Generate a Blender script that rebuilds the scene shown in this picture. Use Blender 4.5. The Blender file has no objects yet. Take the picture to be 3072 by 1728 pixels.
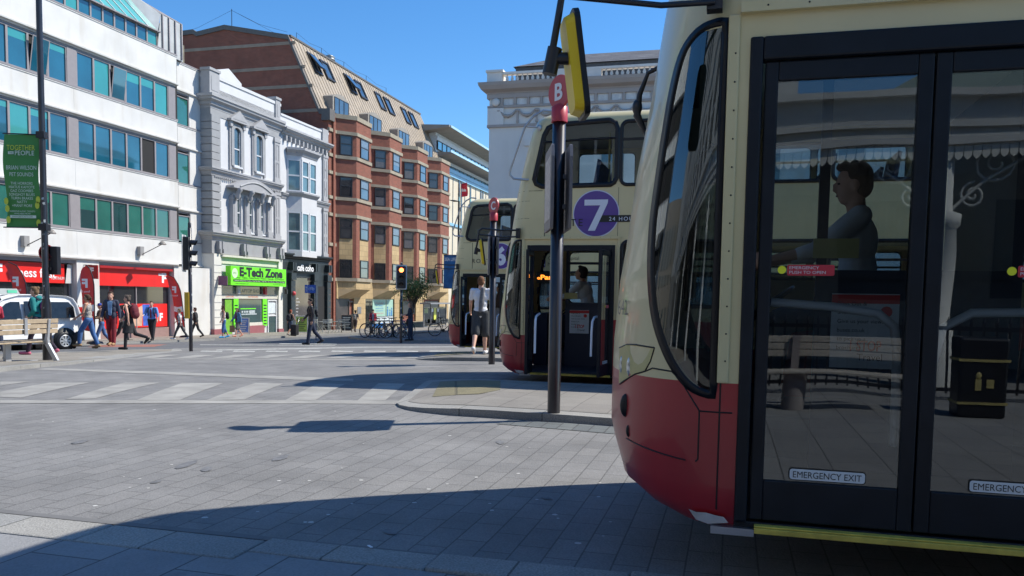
import bpy, bmesh, math, random
from mathutils import Vector, Matrix, noise
random.seed(7)
SC = bpy.context.scene
COL = SC.collection
# ---------------------------------------------------------------- camera, light, exposure
FPX = 2441.0
PIT, ROL, CAMH = math.radians(4.07), math.radians(.916), 1.27
CY = 894 + FPX * math.tan(PIT)
fw = Vector((0, math.cos(PIT), -math.sin(PIT)))
ux = Vector((1, 0, 0)); uz = Vector((0, math.sin(PIT), math.cos(PIT)))
rt = math.cos(ROL) * ux + math.sin(ROL) * uz
up = -math.sin(ROL) * ux + math.cos(ROL) * uz
CAM = Vector((0, 0, CAMH))
cd = bpy.data.cameras.new('camera'); co = bpy.data.objects.new('camera', cd); COL.objects.link(co)
co.matrix_world = Matrix(((rt.x, up.x, -fw.x, 0), (rt.y, up.y, -fw.y, 0), (rt.z, up.z, -fw.z, CAMH), (0, 0, 0, 1)))
cd.sensor_width = 36; cd.lens = 36 * FPX / 3072; cd.shift_y = (CY - 864) / 3072
cd.clip_start = .05; cd.clip_end = 4000
SC.camera = co
AZ = math.radians(14.97)
UX, UY = math.sin(AZ), math.cos(AZ)          # street direction u
VX, VY = -math.cos(AZ), math.sin(AZ)         # across the street v
TH = math.atan2(UY, UX)
def W(u, v, z=0): return Vector((u * UX + v * VX, u * UY + v * VY, z))
SUN_EL = math.radians(47.8); sh = Vector((.5 * UX - .866 * VX, .5 * UY - .866 * VY, 0)).normalized()
sun_dir = Vector((sh.x * math.cos(SUN_EL), sh.y * math.cos(SUN_EL), math.sin(SUN_EL)))
world = bpy.data.worlds.new('World'); SC.world = world; world.use_nodes = True
nt = world.node_tree; bg = nt.nodes['Background']; sky = nt.nodes.new('ShaderNodeTexSky')
sky.sky_type = 'NISHITA'; sky.sun_disc = False; sky.sun_elevation = SUN_EL
sky.sun_rotation = math.atan2(sh.x, sh.y); sky.altitude = 0; sky.air_density = 1.0; sky.dust_density = .1; sky.ozone_density = 6.0
hs = nt.nodes.new('ShaderNodeHueSaturation'); hs.inputs['Saturation'].default_value = 1.2; nt.links.new(sky.outputs[0], hs.inputs['Color'])
nt.links.new(hs.outputs[0], bg.inputs[0]); bg.inputs[1].default_value = .125
sl = bpy.data.lights.new('sun', 'SUN'); so = bpy.data.objects.new('sun', sl); COL.objects.link(so)
sl.energy = 4.2; sl.angle = math.radians(.5); sl.color = (1, .95, .86)
so.rotation_euler = sun_dir.to_track_quat('Z', 'Y').to_euler(); so.location = (0, 0, 60)
SC.view_settings.view_transform = 'Standard'; SC.view_settings.look = 'None'
SC.view_settings.exposure = .6; SC.view_settings.gamma = 1
SC.cycles.max_bounces = 8; SC.cycles.transparent_max_bounces = 16; SC.cycles.glossy_bounces = 4
SC.cycles.transmission_bounces = 6; SC.cycles.diffuse_bounces = 3; SC.cycles.caustics_reflective = False
SC.cycles.caustics_refractive = False

# ---------------------------------------------------------------- terrain
def cl(x, a=0., b=1.): return a if x < a else b if x > b else x
def gz(u, v):
    return -(.014 * cl(u - 9, 0, 6) + .024 * cl(u - 15, 0, 18) + .014 * max(u - 33, 0) + .026 * cl(v - 5, 0, 40) * cl((u - 6) / 8))
def RAY(px, py): return fw + rt * ((px - 1536) / FPX) + up * ((CY - py) / FPX)
def toUV(p): return (p.x * UX + p.y * UY, p.x * VX + p.y * VY)
def G(px, py, dz=0.):
    "the spot of ground (u, v) seen at a pixel of the photograph"
    d = RAY(px, py); t = .5
    while t < 600:
        p = CAM + d * t
        if p.z <= gz(*toUV(p)) + dz: break
        t *= 1.004
    a, b = t / 1.004, t
    for i in range(24):
        m = (a + b) / 2; p = CAM + d * m
        if p.z <= gz(*toUV(p)) + dz: b = m
        else: a = m
    return toUV(CAM + d * b)

# ---------------------------------------------------------------- materials
MATS = {}
def mat(name, col, rough=.6, metal=0., var=.12, scale=6., bump=0., bscale=60., spec=.5, emit=0., coat=0., stain=0., stcol=(.2, .17, .12)):
    if name in MATS: return MATS[name]
    m = bpy.data.materials.new(name); m.use_nodes = True; n = m.node_tree; N = n.nodes; L = n.links
    b = N['Principled BSDF']; b.inputs['Roughness'].default_value = rough; b.inputs['Metallic'].default_value = metal
    b.inputs['Specular IOR Level'].default_value = spec; b.inputs['Coat Weight'].default_value = coat
    c4 = (*col, 1)
    tc = N.new('ShaderNodeTexCoord')
    if var > 0:
        nz = N.new('ShaderNodeTexNoise'); nz.inputs['Scale'].default_value = scale; nz.inputs['Detail'].default_value = 5
        L.new(tc.outputs['Object'], nz.inputs['Vector'])
        mr = N.new('ShaderNodeMapRange'); mr.inputs[1].default_value = .3; mr.inputs[2].default_value = .7
        mr.inputs[3].default_value = 1 - var; mr.inputs[4].default_value = 1 + var
        L.new(nz.outputs[0], mr.inputs[0])
        mx = N.new('ShaderNodeVectorMath'); mx.operation = 'SCALE'; mx.inputs[0].default_value = col
        L.new(mr.outputs[0], mx.inputs['Scale']); out = mx.outputs[0]
        if stain > 0:
            mp = N.new('ShaderNodeMapping'); mp.inputs['Scale'].default_value = (1.3, 1.3, .22); L.new(tc.outputs['Object'], mp.inputs[0])
            n2 = N.new('ShaderNodeTexNoise'); n2.inputs['Scale'].default_value = 1.2; n2.inputs['Detail'].default_value = 7; L.new(mp.outputs[0], n2.inputs['Vector'])
            r2 = N.new('ShaderNodeMapRange'); r2.inputs[1].default_value = .52; r2.inputs[2].default_value = .78; r2.inputs[3].default_value = 0; r2.inputs[4].default_value = stain
            L.new(n2.outputs[0], r2.inputs[0]); mm = N.new('ShaderNodeMix'); mm.data_type = 'RGBA'
            L.new(r2.outputs[0], mm.inputs[0]); L.new(out, mm.inputs[6]); mm.inputs[7].default_value = (*stcol, 1); out = mm.outputs[2]
        L.new(out, b.inputs['Base Color'])
    else: b.inputs['Base Color'].default_value = c4
    if bump > 0:
        nb = N.new('ShaderNodeTexNoise'); nb.inputs['Scale'].default_value = bscale; nb.inputs['Detail'].default_value = 3
        L.new(tc.outputs['Object'], nb.inputs['Vector']); bp = N.new('ShaderNodeBump'); bp.inputs['Strength'].default_value = bump; bp.inputs['Distance'].default_value = .02
        L.new(nb.outputs[0], bp.inputs['Height']); L.new(bp.outputs[0], b.inputs['Normal'])
    if emit > 0:
        b.inputs['Emission Color'].default_value = c4; b.inputs['Emission Strength'].default_value = emit
    MATS[name] = m; return m
def brickmat(name, c1, c2, mortar, bw, bh, msize, mode='wall', rough=.85, off=.5, rot=0., bump=.4, var=.25, msmooth=.1, big=.15, patch=0.):
    if name in MATS: return MATS[name]
    m = bpy.data.materials.new(name); m.use_nodes = True; n = m.node_tree; N = n.nodes; L = n.links; b = N['Principled BSDF']
    b.inputs['Roughness'].default_value = rough; b.inputs['Specular IOR Level'].default_value = .3
    tc = N.new('ShaderNodeTexCoord'); sp = N.new('ShaderNodeSeparateXYZ'); L.new(tc.outputs['Object'], sp.inputs[0]); cb = N.new('ShaderNodeCombineXYZ')
    if mode == 'wall':
        s = N.new('ShaderNodeMath'); s.operation = 'SUBTRACT'; L.new(sp.outputs[0], s.inputs[0]); L.new(sp.outputs[1], s.inputs[1])
        L.new(s.outputs[0], cb.inputs[0]); L.new(sp.outputs[2], cb.inputs[1])
    else:
        L.new(sp.outputs[0], cb.inputs[0]); L.new(sp.outputs[1], cb.inputs[1])
    vec = cb.outputs[0]
    if rot:
        mp = N.new('ShaderNodeMapping'); mp.inputs['Rotation'].default_value = (0, 0, rot); L.new(vec, mp.inputs[0]); vec = mp.outputs[0]
    t = N.new('ShaderNodeTexBrick'); L.new(vec, t.inputs['Vector']); t.offset = off
    t.inputs['Color1'].default_value = (*c1, 1); t.inputs['Color2'].default_value = (*c2, 1); t.inputs['Mortar'].default_value = (*mortar, 1)
    t.inputs['Scale'].default_value = 1; t.inputs['Brick Width'].default_value = bw; t.inputs['Row Height'].default_value = bh
    t.inputs['Mortar Size'].default_value = msize; t.inputs['Mortar Smooth'].default_value = msmooth
    nz = N.new('ShaderNodeTexNoise'); nz.inputs['Scale'].default_value = 1.1; nz.inputs['Detail'].default_value = 8; nz.inputs['Roughness'].default_value = .65; L.new(tc.outputs['Object'], nz.inputs['Vector'])
    mr = N.new('ShaderNodeMapRange'); mr.inputs[1].default_value = .3; mr.inputs[2].default_value = .7; mr.inputs[3].default_value = 1 - big; mr.inputs[4].default_value = 1 + big
    L.new(nz.outputs[0], mr.inputs[0])
    sc = N.new('ShaderNodeVectorMath'); sc.operation = 'SCALE'; L.new(t.outputs[0], sc.inputs[0]); L.new(mr.outputs[0], sc.inputs['Scale'])
    nf = N.new('ShaderNodeTexNoise'); nf.inputs['Scale'].default_value = 90; nf.inputs['Detail'].default_value = 3; L.new(tc.outputs['Object'], nf.inputs['Vector'])
    m2 = N.new('ShaderNodeMapRange'); m2.inputs[1].default_value = .3; m2.inputs[2].default_value = .7; m2.inputs[3].default_value = 1 - var * .5; m2.inputs[4].default_value = 1 + var * .5
    L.new(nf.outputs[0], m2.inputs[0]); s2 = N.new('ShaderNodeVectorMath'); s2.operation = 'SCALE'; L.new(sc.outputs[0], s2.inputs[0]); L.new(m2.outputs[0], s2.inputs['Scale'])
    out = s2.outputs[0]
    if patch > 0:
        vo = N.new('ShaderNodeTexNoise'); vo.inputs['Scale'].default_value = 4.5; vo.inputs['Detail'].default_value = 4; L.new(tc.outputs['Object'], vo.inputs['Vector'])
        r3 = N.new('ShaderNodeMapRange'); r3.inputs[1].default_value = .64; r3.inputs[2].default_value = .74; r3.inputs[3].default_value = 1; r3.inputs[4].default_value = 1 - patch; L.new(vo.outputs[0], r3.inputs[0])
        s3 = N.new('ShaderNodeVectorMath'); s3.operation = 'SCALE'; L.new(out, s3.inputs[0]); L.new(r3.outputs[0], s3.inputs['Scale']); out = s3.outputs[0]
    L.new(out, b.inputs['Base Color'])
    bp = N.new('ShaderNodeBump'); bp.inputs['Strength'].default_value = bump; bp.inputs['Distance'].default_value = .01
    ad = N.new('ShaderNodeMath'); ad.operation = 'MULTIPLY_ADD'; L.new(t.outputs['Fac'], ad.inputs[0]); ad.inputs[1].default_value = -1; L.new(nf.outputs[0], ad.inputs[2])
    L.new(ad.outputs[0], bp.inputs['Height']); L.new(bp.outputs[0], b.inputs['Normal'])
    MATS[name] = m; return m
def glass(name, tint=(.75, .85, .85), refl=1.0, rough=.0, ior=1.5, wave=0.):
    "window glass: lets light straight through, mirrors by angle"
    if name in MATS: return MATS[name]
    m = bpy.data.materials.new(name); m.use_nodes = True; n = m.node_tree; N = n.nodes; L = n.links; N.remove(N['Principled BSDF'])
    tr = N.new('ShaderNodeBsdfTransparent'); tr.inputs[0].default_value = (*tint, 1); gl = N.new('ShaderNodeBsdfGlossy'); gl.inputs['Roughness'].default_value = rough
    gl.inputs['Color'].default_value = (.9, .97, 1, 1)
    fr = N.new('ShaderNodeFresnel'); fr.inputs[0].default_value = ior; mu = N.new('ShaderNodeMath'); mu.operation = 'MULTIPLY'; mu.inputs[1].default_value = refl; mu.use_clamp = True
    mx = N.new('ShaderNodeMixShader'); L.new(fr.outputs[0], mu.inputs[0]); L.new(mu.outputs[0], mx.inputs[0]); L.new(tr.outputs[0], mx.inputs[1]); L.new(gl.outputs[0], mx.inputs[2])
    if wave:
        tc = N.new('ShaderNodeTexCoord'); nz = N.new('ShaderNodeTexNoise'); nz.inputs['Scale'].default_value = 1.6; nz.inputs['Detail'].default_value = 1; L.new(tc.outputs['Object'], nz.inputs['Vector'])
        bp = N.new('ShaderNodeBump'); bp.inputs['Strength'].default_value = wave; bp.inputs['Distance'].default_value = .05; L.new(nz.outputs[0], bp.inputs['Height']); L.new(bp.outputs[0], gl.inputs['Normal']); 
    L.new(mx.outputs[0], N['Material Output'].inputs[0]); MATS[name] = m; return m

# ---------------------------------------------------------------- mesh builder
class MB:
    def __init__(s): s.v = []; s.f = []; s.m = []; s.s = []
    def add(s, vs, fs, mi=0, sm=False):
        o = len(s.v); s.v += [Vector(p) for p in vs]
        for f in fs: s.f.append([o + i for i in f]); s.m.append(mi); s.s.append(sm)
        return s
    def box(s, a, b, mi=0, M=None):
        x0, y0, z0 = a; x1, y1, z1 = b
        if x0 > x1: x0, x1 = x1, x0
        if y0 > y1: y0, y1 = y1, y0
        if z0 > z1: z0, z1 = z1, z0
        vs = [(x0, y0, z0), (x1, y0, z0), (x1, y1, z0), (x0, y1, z0), (x0, y0, z1), (x1, y0, z1), (x1, y1, z1), (x0, y1, z1)]
        if M: vs = [M @ Vector(p) for p in vs]
        return s.add(vs, [(3, 2, 1, 0), (4, 5, 6, 7), (0, 1, 5, 4), (1, 2, 6, 5), (2, 3, 7, 6), (3, 0, 4, 7)], mi)
    def quad(s, a, b, c, d, mi=0, sm=False): return s.add([a, b, c, d], [(0, 1, 2, 3)], mi, sm)
    def prism(s, poly, d, mi=0, cap=True, sm=False):
        "poly: 3D outline, d: extrusion vector"
        n = len(poly); d = Vector(d); vs = [Vector(p) for p in poly] + [Vector(p) + d for p in poly]
        fs = [(i, (i + 1) % n, n + (i + 1) % n, n + i) for i in range(n)]
        s.add(vs, fs, mi, sm)
        if cap: s.add(vs, [tuple(range(n - 1, -1, -1)), tuple(range(n, 2 * n))], mi)
        return s
    def tube(s, pts, r, n=8, mi=0, cap=True, flat=1.):
        pts = [Vector(p) for p in pts]; rs = r if isinstance(r, (list, tuple)) else [r] * len(pts)
        t0 = (pts[1] - pts[0]).normalized(); ref = Vector((0, 0, 1)) if abs(t0.z) < .9 else Vector((1, 0, 0))
        a = t0.cross(ref).normalized(); rings = []
        for i, p in enumerate(pts):
            if i == 0: t = t0
            elif i == len(pts) - 1: t = (pts[i] - pts[i - 1]).normalized()
            else:
                t = (pts[i + 1] - pts[i]).normalized() + (pts[i] - pts[i - 1]).normalized()
                t = t.normalized() if t.length > 1e-6 else t0
            a = (a - t * a.dot(t)); a = a.normalized() if a.length > 1e-6 else t.orthogonal().normalized(); b = t.cross(a)
            rings.append([p + a * (math.cos(k * 2 * math.pi / n) * rs[i]) + b * (math.sin(k * 2 * math.pi / n) * rs[i] * flat) for k in range(n)])
        vs = [q for R in rings for q in R]; fs = []
        for i in range(len(pts) - 1):
            for k in range(n): fs.append((i * n + k, i * n + (k + 1) % n, (i + 1) * n + (k + 1) % n, (i + 1) * n + k))
        s.add(vs, fs, mi, True)
        if cap: s.add(vs, [tuple(range(n - 1, -1, -1)), tuple(range((len(pts) - 1) * n, len(pts) * n))], mi)
        return s
    def lathe(s, prof, c=(0, 0, 0), n=16, mi=0, ax=None, sm=True, arc=2 * math.pi):
        "prof: (radius, height) pairs"
        c = Vector(c); Q = Vector(ax).normalized().to_track_quat('Z', 'Y') if ax else None; vs = []
        for r, h in prof:
            for k in range(n):
                p = Vector((r * math.cos(k * 2 * math.pi / n), r * math.sin(k * 2 * math.pi / n), h)); vs.append(c + (Q @ p if Q else p))
        fs = [(i * n + k, i * n + (k + 1) % n, (i + 1) * n + (k + 1) % n, (i + 1) * n + k) for i in range(len(prof) - 1) for k in range(n)]
        s.add(vs, fs, mi, sm)
        if prof[0][0] > 1e-5: s.add(vs[:n], [tuple(range(n - 1, -1, -1))], mi)
        if prof[-1][0] > 1e-5: s.add(vs[-n:], [tuple(range(n))], mi)
        return s
    def ell(s, c, r, mi=0, nu=12, nv=8, M=None):
        c = Vector(c); vs = []; fs = []
        for i in range(nv + 1):
            a = math.pi * i / nv
            for k in range(nu):
                b = 2 * math.pi * k / nu; p = Vector((r[0] * math.sin(a) * math.cos(b), r[1] * math.sin(a) * math.sin(b), -r[2] * math.cos(a)))
                vs.append(c + (M @ p if M else p))
        for i in range(nv):
            for k in range(nu): fs.append((i * nu + k, i * nu + (k + 1) % nu, (i + 1) * nu + (k + 1) % nu, (i + 1) * nu + k))
        return s.add(vs, fs, mi, True)
    def sweep(s, path, prof, mi=0, closed=False):
        "profile (out, z) carried along a plan path of (u, v); 'out' is to the right of the direction of travel"
        n = len(path); P = [Vector((a, b)) for a, b in path]; off = []
        for i in range(n):
            if closed or 0 < i < n - 1: d1 = (P[i] - P[i - 1]).normalized(); d2 = (P[(i + 1) % n] - P[i]).normalized()
            elif i == 0: d1 = d2 = (P[1] - P[0]).normalized()
            else: d1 = d2 = (P[i] - P[i - 1]).normalized()
            n1 = Vector((d1.y, -d1.x)); n2 = Vector((d2.y, -d2.x)); m = (n1 + n2).normalized(); off.append(m / max(.3, m.dot(n1)))
        k = len(prof); vs = []
        for i in range(n):
            for o, z in prof: q = P[i] + off[i] * o; vs.append((q.x, q.y, z))
        fs = []
        for i in range(n if closed else n - 1):
            j = (i + 1) % n
            for a in range(k): fs.append((i * k + a, j * k + a, j * k + (a + 1) % k, i * k + (a + 1) % k))
        if not closed: fs += [tuple(range(k)), tuple(range((n - 1) * k + k - 1, (n - 1) * k - 1, -1))]
        return s.add(vs, fs, mi)
    def join(s, o, M=None, mi=None):
        k = len(s.v); s.v += [(M @ p if M else p.copy()) for p in o.v]
        for f, m, q in zip(o.f, o.m, o.s): s.f.append([k + i for i in f]); s.m.append(m if mi is None else mi); s.s.append(q)
        return s
    def mesh(s, name, mats, org=(0, 0, 0)):
        o = Vector(org); me = bpy.data.meshes.new(name); me.from_pydata([p - o for p in s.v], [], s.f)
        for m in mats: me.materials.append(m)
        me.polygons.foreach_set('material_index', s.m); me.polygons.foreach_set('use_smooth', s.s)
        me.update(); return me
def lk(o):
    COL.objects.link(o); return o
ORG = {}
def tag(o, label=None, cat=None, group=None, kind=None):
    if label: o['label'] = label
    if cat: o['category'] = cat
    if group: o['group'] = group
    if kind: o['kind'] = kind
    return o
def thing(name, label, cat, org, rz=0., group=None, kind=None):
    o = lk(bpy.data.objects.new(name, None)); o.empty_display_size = .2; o.location = W(*org); o.rotation_euler = (0, 0, TH + rz); ORG[o.name] = Vector(org)
    return tag(o, label, cat, group, kind)
def part(root, name, mb, mats, absu=False, label=None, bevel=0.):
    "a mesh child; absu: vertices are in street coordinates (u, v, z)"
    if not isinstance(mats, (list, tuple)): mats = [mats]
    org = (0, 0, 0)
    if absu:
        r = root
        while r.parent: r = r.parent
        org = ORG[r.name]
    me = mb.mesh(name, mats, org) if isinstance(mb, MB) else mb
    o = lk(bpy.data.objects.new(name, me)); o.parent = root
    if bevel: md = o.modifiers.new('b', 'BEVEL'); md.width = bevel; md.segments = 2; md.limit_method = 'ANGLE'; md.harden_normals = False
    if label: o['label'] = label
    return o
def single(name, label, cat, mb, mats, org=(0, 0, 0), rz=0., group=None, kind=None, absu=True):
    if not isinstance(mats, (list, tuple)): mats = [mats]
    me = mb.mesh(name, mats, org if absu else (0, 0, 0)) if isinstance(mb, MB) else mb
    o = lk(bpy.data.objects.new(name, me)); o.location = W(*org); o.rotation_euler = (0, 0, TH + rz); ORG[o.name] = Vector(org)
    return tag(o, label, cat, group, kind)
def copy_tree(o, parent=None):
    c = o.copy(); COL.objects.link(c); c.parent = parent
    for ch in list(o.children): copy_tree(ch, c)
    return c
TX = {}
def glyphs(body, bold=0., space=1.):
    k = (body, bold, space)
    if k not in TX:
        cu = bpy.data.curves.new('t', 'FONT'); cu.body = body; cu.size = 1; cu.offset = bold; cu.space_character = space; cu.resolution_u = 3; cu.fill_mode = 'FRONT'
        ob = bpy.data.objects.new('t', cu); COL.objects.link(ob); dg = bpy.context.evaluated_depsgraph_get(); dg.update()
        me = bpy.data.meshes.new_from_object(ob.evaluated_get(dg)); vs = [v.co.copy() for v in me.vertices]; fs = [tuple(p.vertices) for p in me.polygons]
        bpy.data.objects.remove(ob); bpy.data.meshes.remove(me); bpy.data.curves.remove(cu)
        xs = [v.x for v in vs] or [0]; TX[k] = (vs, fs, min(xs), max(xs))
    return TX[k]
def text(mb, body, o, right, upv, h, w=None, align='C', mi=0, bold=.0, space=1., back=False):
    "lettering h = cap height, squeezed to width w if given; o = middle/left of the baseline"
    vs, fs, x0, x1 = glyphs(body, bold, space); right = Vector(right).normalized(); upv = Vector(upv).normalized(); s = h / .69
    sx = s if w is None else w / max(1e-6, (x1 - x0)); ax = (x0 + x1) / 2 if align == 'C' else x0 if align == 'L' else x1; o = Vector(o)
    nrm = right.cross(upv)
    if back: fs = [tuple(reversed(f)) for f in fs]
    return mb.add([o + right * ((p.x - ax) * sx) + upv * (p.y * s) for p in vs], fs, mi)
def rrect(x0, z0, x1, z1, r, n=5):
    pts = []
    for cx, cz, a in ((x1 - r, z1 - r, 0), (x0 + r, z1 - r, 90), (x0 + r, z0 + r, 180), (x1 - r, z0 + r, 270)):
        for k in range(n + 1): t = math.radians(a + 90 * k / n); pts.append((cx + r * math.cos(t), cz + r * math.sin(t)))
    return pts
# ---------------------------------------------------------------- ground sheets
def sheet(poly, dz, lines=True, hf=None, mats=None, name=None, side=0., inset=None):
    "flat polygon (u, v) cut along the terrain's creases and laid dz above it"
    bm = bmesh.new(); vs = [bm.verts.new((a, b, 0)) for a, b in poly]; bm.faces.new(vs)
    us = [p[0] for p in poly]; ws = [p[1] for p in poly]
    UL = [x for x in [6, 9, 15, 33, 45] + list(range(6, 15)) if min(us) < x < max(us)]
    VL = [x for x in [-1, 1, 5, 45] + list(range(5, 24, 1)) if min(ws) < x < max(ws)]
    if hf:
        UL += [min(us) + k * .4 for k in range(int((min(max(us), min(us) + 14) - min(us)) / .4))]; VL += [v_ for v_ in [k * .4 for k in range(-3, 50)] if min(ws) < v_ < max(ws)]
    for x in sorted(set(UL)):
        bmesh.ops.bisect_plane(bm, geom=bm.verts[:] + bm.edges[:] + bm.faces[:], plane_co=(x, 0, 0), plane_no=(1, 0, 0))
    for x in sorted(set(VL)):
        bmesh.ops.bisect_plane(bm, geom=bm.verts[:] + bm.edges[:] + bm.faces[:], plane_co=(0, x, 0), plane_no=(0, 1, 0))
    bmesh.ops.triangulate(bm, faces=[f for f in bm.faces if len(f.verts) > 4])
    if side:
        be = [e for e in bm.edges if len(e.link_faces) == 1]
        r = bmesh.ops.extrude_edge_only(bm, edges=be); nv = [g for g in r['geom'] if isinstance(g, bmesh.types.BMVert)]; low = set(nv)
    else: low = set()
    for v in bm.verts:
        h = hf(v.co.x, v.co.y) if hf else dz
        v.co.z = gz(v.co.x, v.co.y) + (h if v not in low else -side)
    bmesh.ops.recalc_face_normals(bm, faces=bm.faces[:])
    up_ = [f for f in bm.faces if f.normal.z < -.5]
    if up_: bmesh.ops.reverse_faces(bm, faces=up_)
    me = bpy.data.meshes.new(name or 'sheet'); bm.to_mesh(me); bm.free()
    for m in (mats or []): me.materials.append(m)
    return me
def lay(name, poly, dz, m, hf=None, side=0., kind='structure', label=None, cat=None):
    me = sheet(poly, dz, hf=hf, mats=[m], name=name, side=side); o = lk(bpy.data.objects.new(name, me)); o.rotation_euler = (0, 0, TH)
    return tag(o, label, cat, None, kind)
def laymany(name, polys, dz, m, hf=None):
    bm = bmesh.new()
    for p in polys:
        me = sheet(p, dz, hf=hf); bm.from_mesh(me); bpy.data.meshes.remove(me)
    me = bpy.data.meshes.new(name); bm.to_mesh(me); bm.free(); me.materials.append(m); o = lk(bpy.data.objects.new(name, me)); o.rotation_euler = (0, 0, TH); o['kind'] = 'structure'; return o
M_asph = mat('asphalt', (.125, .128, .135), .9, var=.14, scale=1.2, bump=.5, bscale=220)
M_slab = brickmat('road_slabs', (.218, .213, .205), (.190, .187, .182), (.115, .113, .109), .33, .168, .0044, 'floor', off=.45, bump=.35, var=.3, big=.2, patch=.14, msmooth=.0)
M_plat = brickmat('platform_slabs', (.25, .25, .25), (.22, .22, .225), (.09, .09, .09), .62, .40, .005, 'floor', off=.5, bump=.3, var=.2, big=.12, patch=.15)
M_kerb = brickmat('kerb_granite', (.30, .29, .265), (.26, .257, .245), (.12, .12, .11), 6., .92, .006, 'floor', off=.0, bump=.45, var=.5, big=.15, rot=0)
M_isl = brickmat('island_slabs', (.25, .235, .21), (.22, .205, .185), (.13, .12, .11), .6, .4, .005, 'floor', off=.5, bump=.3, var=.25, big=.14, patch=.12)
M_pave = brickmat('pavement_slabs', (.27, .245, .21), (.24, .22, .185), (.15, .14, .12), .6, .45, .008, 'floor', off=.5, bump=.3, var=.2, big=.16, patch=.2)
M_stripe = mat('pale_setts', (.30, .29, .265), .85, var=.2, scale=2.5, bump=.3, bscale=120)
M_paint = mat('road_paint', (.42, .42, .39), .8, var=.45, scale=9)
M_yel = mat('yellow_paint', (.55, .42, .12), .7, var=.2, scale=7)
M_tact = brickmat('tactile_yellow', (.30, .27, .165), (.27, .24, .15), (.15, .135, .09), .08, 3., .022, 'floor', off=0, bump=1, var=.2, rot=-.33, msmooth=.4)
M_redt = mat('red_surfacing', (.30, .13, .10), .9, var=.15, scale=3, bump=.4, bscale=100)
def big(a): return [(-a, -a), (a, -a), (a, a), (-a, a)]
lay('ground', big(1500), 0, mat('far_ground', (.2, .2, .19), .9, var=.2, scale=.05))
lay('road', [(3.6, -60), (33.3, -60), (33.3, 12), (34, 15), (60, 16), (160, 16), (160, 30), (8, 30), (-40, 30), (-40, 22), (3.6, 12)], .004, M_asph)
plaza = [(3.70, -40), (25.5, -40), (25.5, -2), (26.6, 6), (26.9, 9), (27.6, 13), (26.0, 16.5), (24.2, 18.6), (22, 17.2), (16, 14.3), (11.0, 12.4), (3.70, 11.6)]
lay('bus_station_paving', plaza, .008, M_slab)
# camera-side platform: channel, kerb, slabs
lay('channel_strip', [(3.64, -30), (3.70, -30), (3.70, 30), (3.64, 30)], .009, mat('gutter_grout', (.15, .148, .145), .9))
def hk(u, v): return .02 + .05 * cl((1.9 - v) / 3.)
kb = []
lay('platform_kerb', [(3.42, -30), (3.64, -30), (3.64, 2.02), (3.42, 2.02)], 0, M_kerb, hf=None and hk, side=.05) if 0 else None
def kerb_run(name, polys, h, m=None):
    bm = bmesh.new()
    for p, hh in polys:
        me = sheet(p, hh, side=.1); bm.from_mesh(me); bpy.data.meshes.remove(me)
    me = bpy.data.meshes.new(name); bm.to_mesh(me); bm.free(); me.materials.append(m or M_kerb); o = lk(bpy.data.objects.new(name, me)); o.rotation_euler = (0, 0, TH); o['kind'] = 'structure'
    md = o.modifiers.new('b', 'BEVEL'); md.width = .012; md.segments = 2; md.limit_method = 'ANGLE'; return o
ks = []
for k in range(-14, 12):
    v0 = 1.32 + k * .92; v1 = v0 + .914; hh = .024 + .045 * cl((1.4 - v0) / 4)
    ks.append(([(3.30 if v0 > 2.1 else 3.42, v0), (3.60 if v0 > 2.1 else 3.645, v0), (3.60 if v0 > 2.1 else 3.645, v1), (3.30 if v0 > 2.1 else 3.42, v1)], hh))
kerb_run('platform_kerb', ks, .02)
lay('platform_paving', [(-40, -60), (3.418, -60), (3.418, 2.23), (3.296, 2.23), (3.296, 30), (-40, 30)], .018, M_plat)
# crossings: border lines and pale stripes between plan points read off the ground
X1 = [((7.86, 8.51), None)]
def line(a, b, w): 
    d = Vector((b[0] - a[0], b[1] - a[1])).normalized(); n = Vector((-d.y, d.x)) * w / 2
    return [(a[0] + n.x, a[1] + n.y), (a[0] - n.x, a[1] - n.y), (b[0] - n.x, b[1] - n.y), (b[0] + n.x, b[1] + n.y)]
def gp(*pts): return [G(x, y) for x, y in pts]
pol = [gp((0, 1203), (0, 1212), (1196, 1215), (1208, 1205)), gp((150, 1106), (100, 1110), (885, 1141), (1060, 1146), (1060, 1139), (885, 1132))]
for a, b, c, d in (((-150, 1203), (130, 1203), (330, 1148), (100, 1148)), ((0, 1190), (50, 1190), (95, 1147), (0, 1147)), ((195, 1201), (285, 1198), (480, 1150), (375, 1150)), ((410, 1203), (540, 1203), (670, 1152), (548, 1151)),
                   ((620, 1203), (733, 1202), (850, 1153), (766, 1151)), ((855, 1204), (945, 1204), (1034, 1155), (955, 1153)), ((1073, 1204), (1155, 1204), (1215, 1153), (1135, 1152))):
    if a[0] == 0 or a[0] == -150: continue
    pol.append(gp(a, b, c, d))
pol.append(gp((0, 1194), (62, 1196), (268, 1150), (150, 1150), (0, 1178)))
pol.append(gp((0, 1160), (88, 1147), (0, 1147)))
for x0 in range(0, 9):
    a = 409 + x0 * 112 + (x0 * 1.5); pol.append(gp((a, 1075.5), (a + 52, 1075.5), (a + 130, 1065.5), (a + 66, 1065.5)))
pol.append(gp((380, 1077), (360, 1079), (1275, 1082), (1290, 1078.5)))
laymany('crossing_stripes', pol, .012, M_stripe)
rl = [gp((600, 1034.5), (600, 1036), (1003, 1038), (1010, 1036.5)), gp((649, 1050.2), (649, 1052.5), (900, 1048), (1100, 1043.4), (1395, 1042), (1395, 1040.2), (1100, 1041.6), (900, 1045.6))]
for k in range(8): rl.append(gp((605 + k * 98, 1053), (600 + k * 98, 1056), (665 + k * 98, 1057), (668 + k * 98, 1054)))
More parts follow.
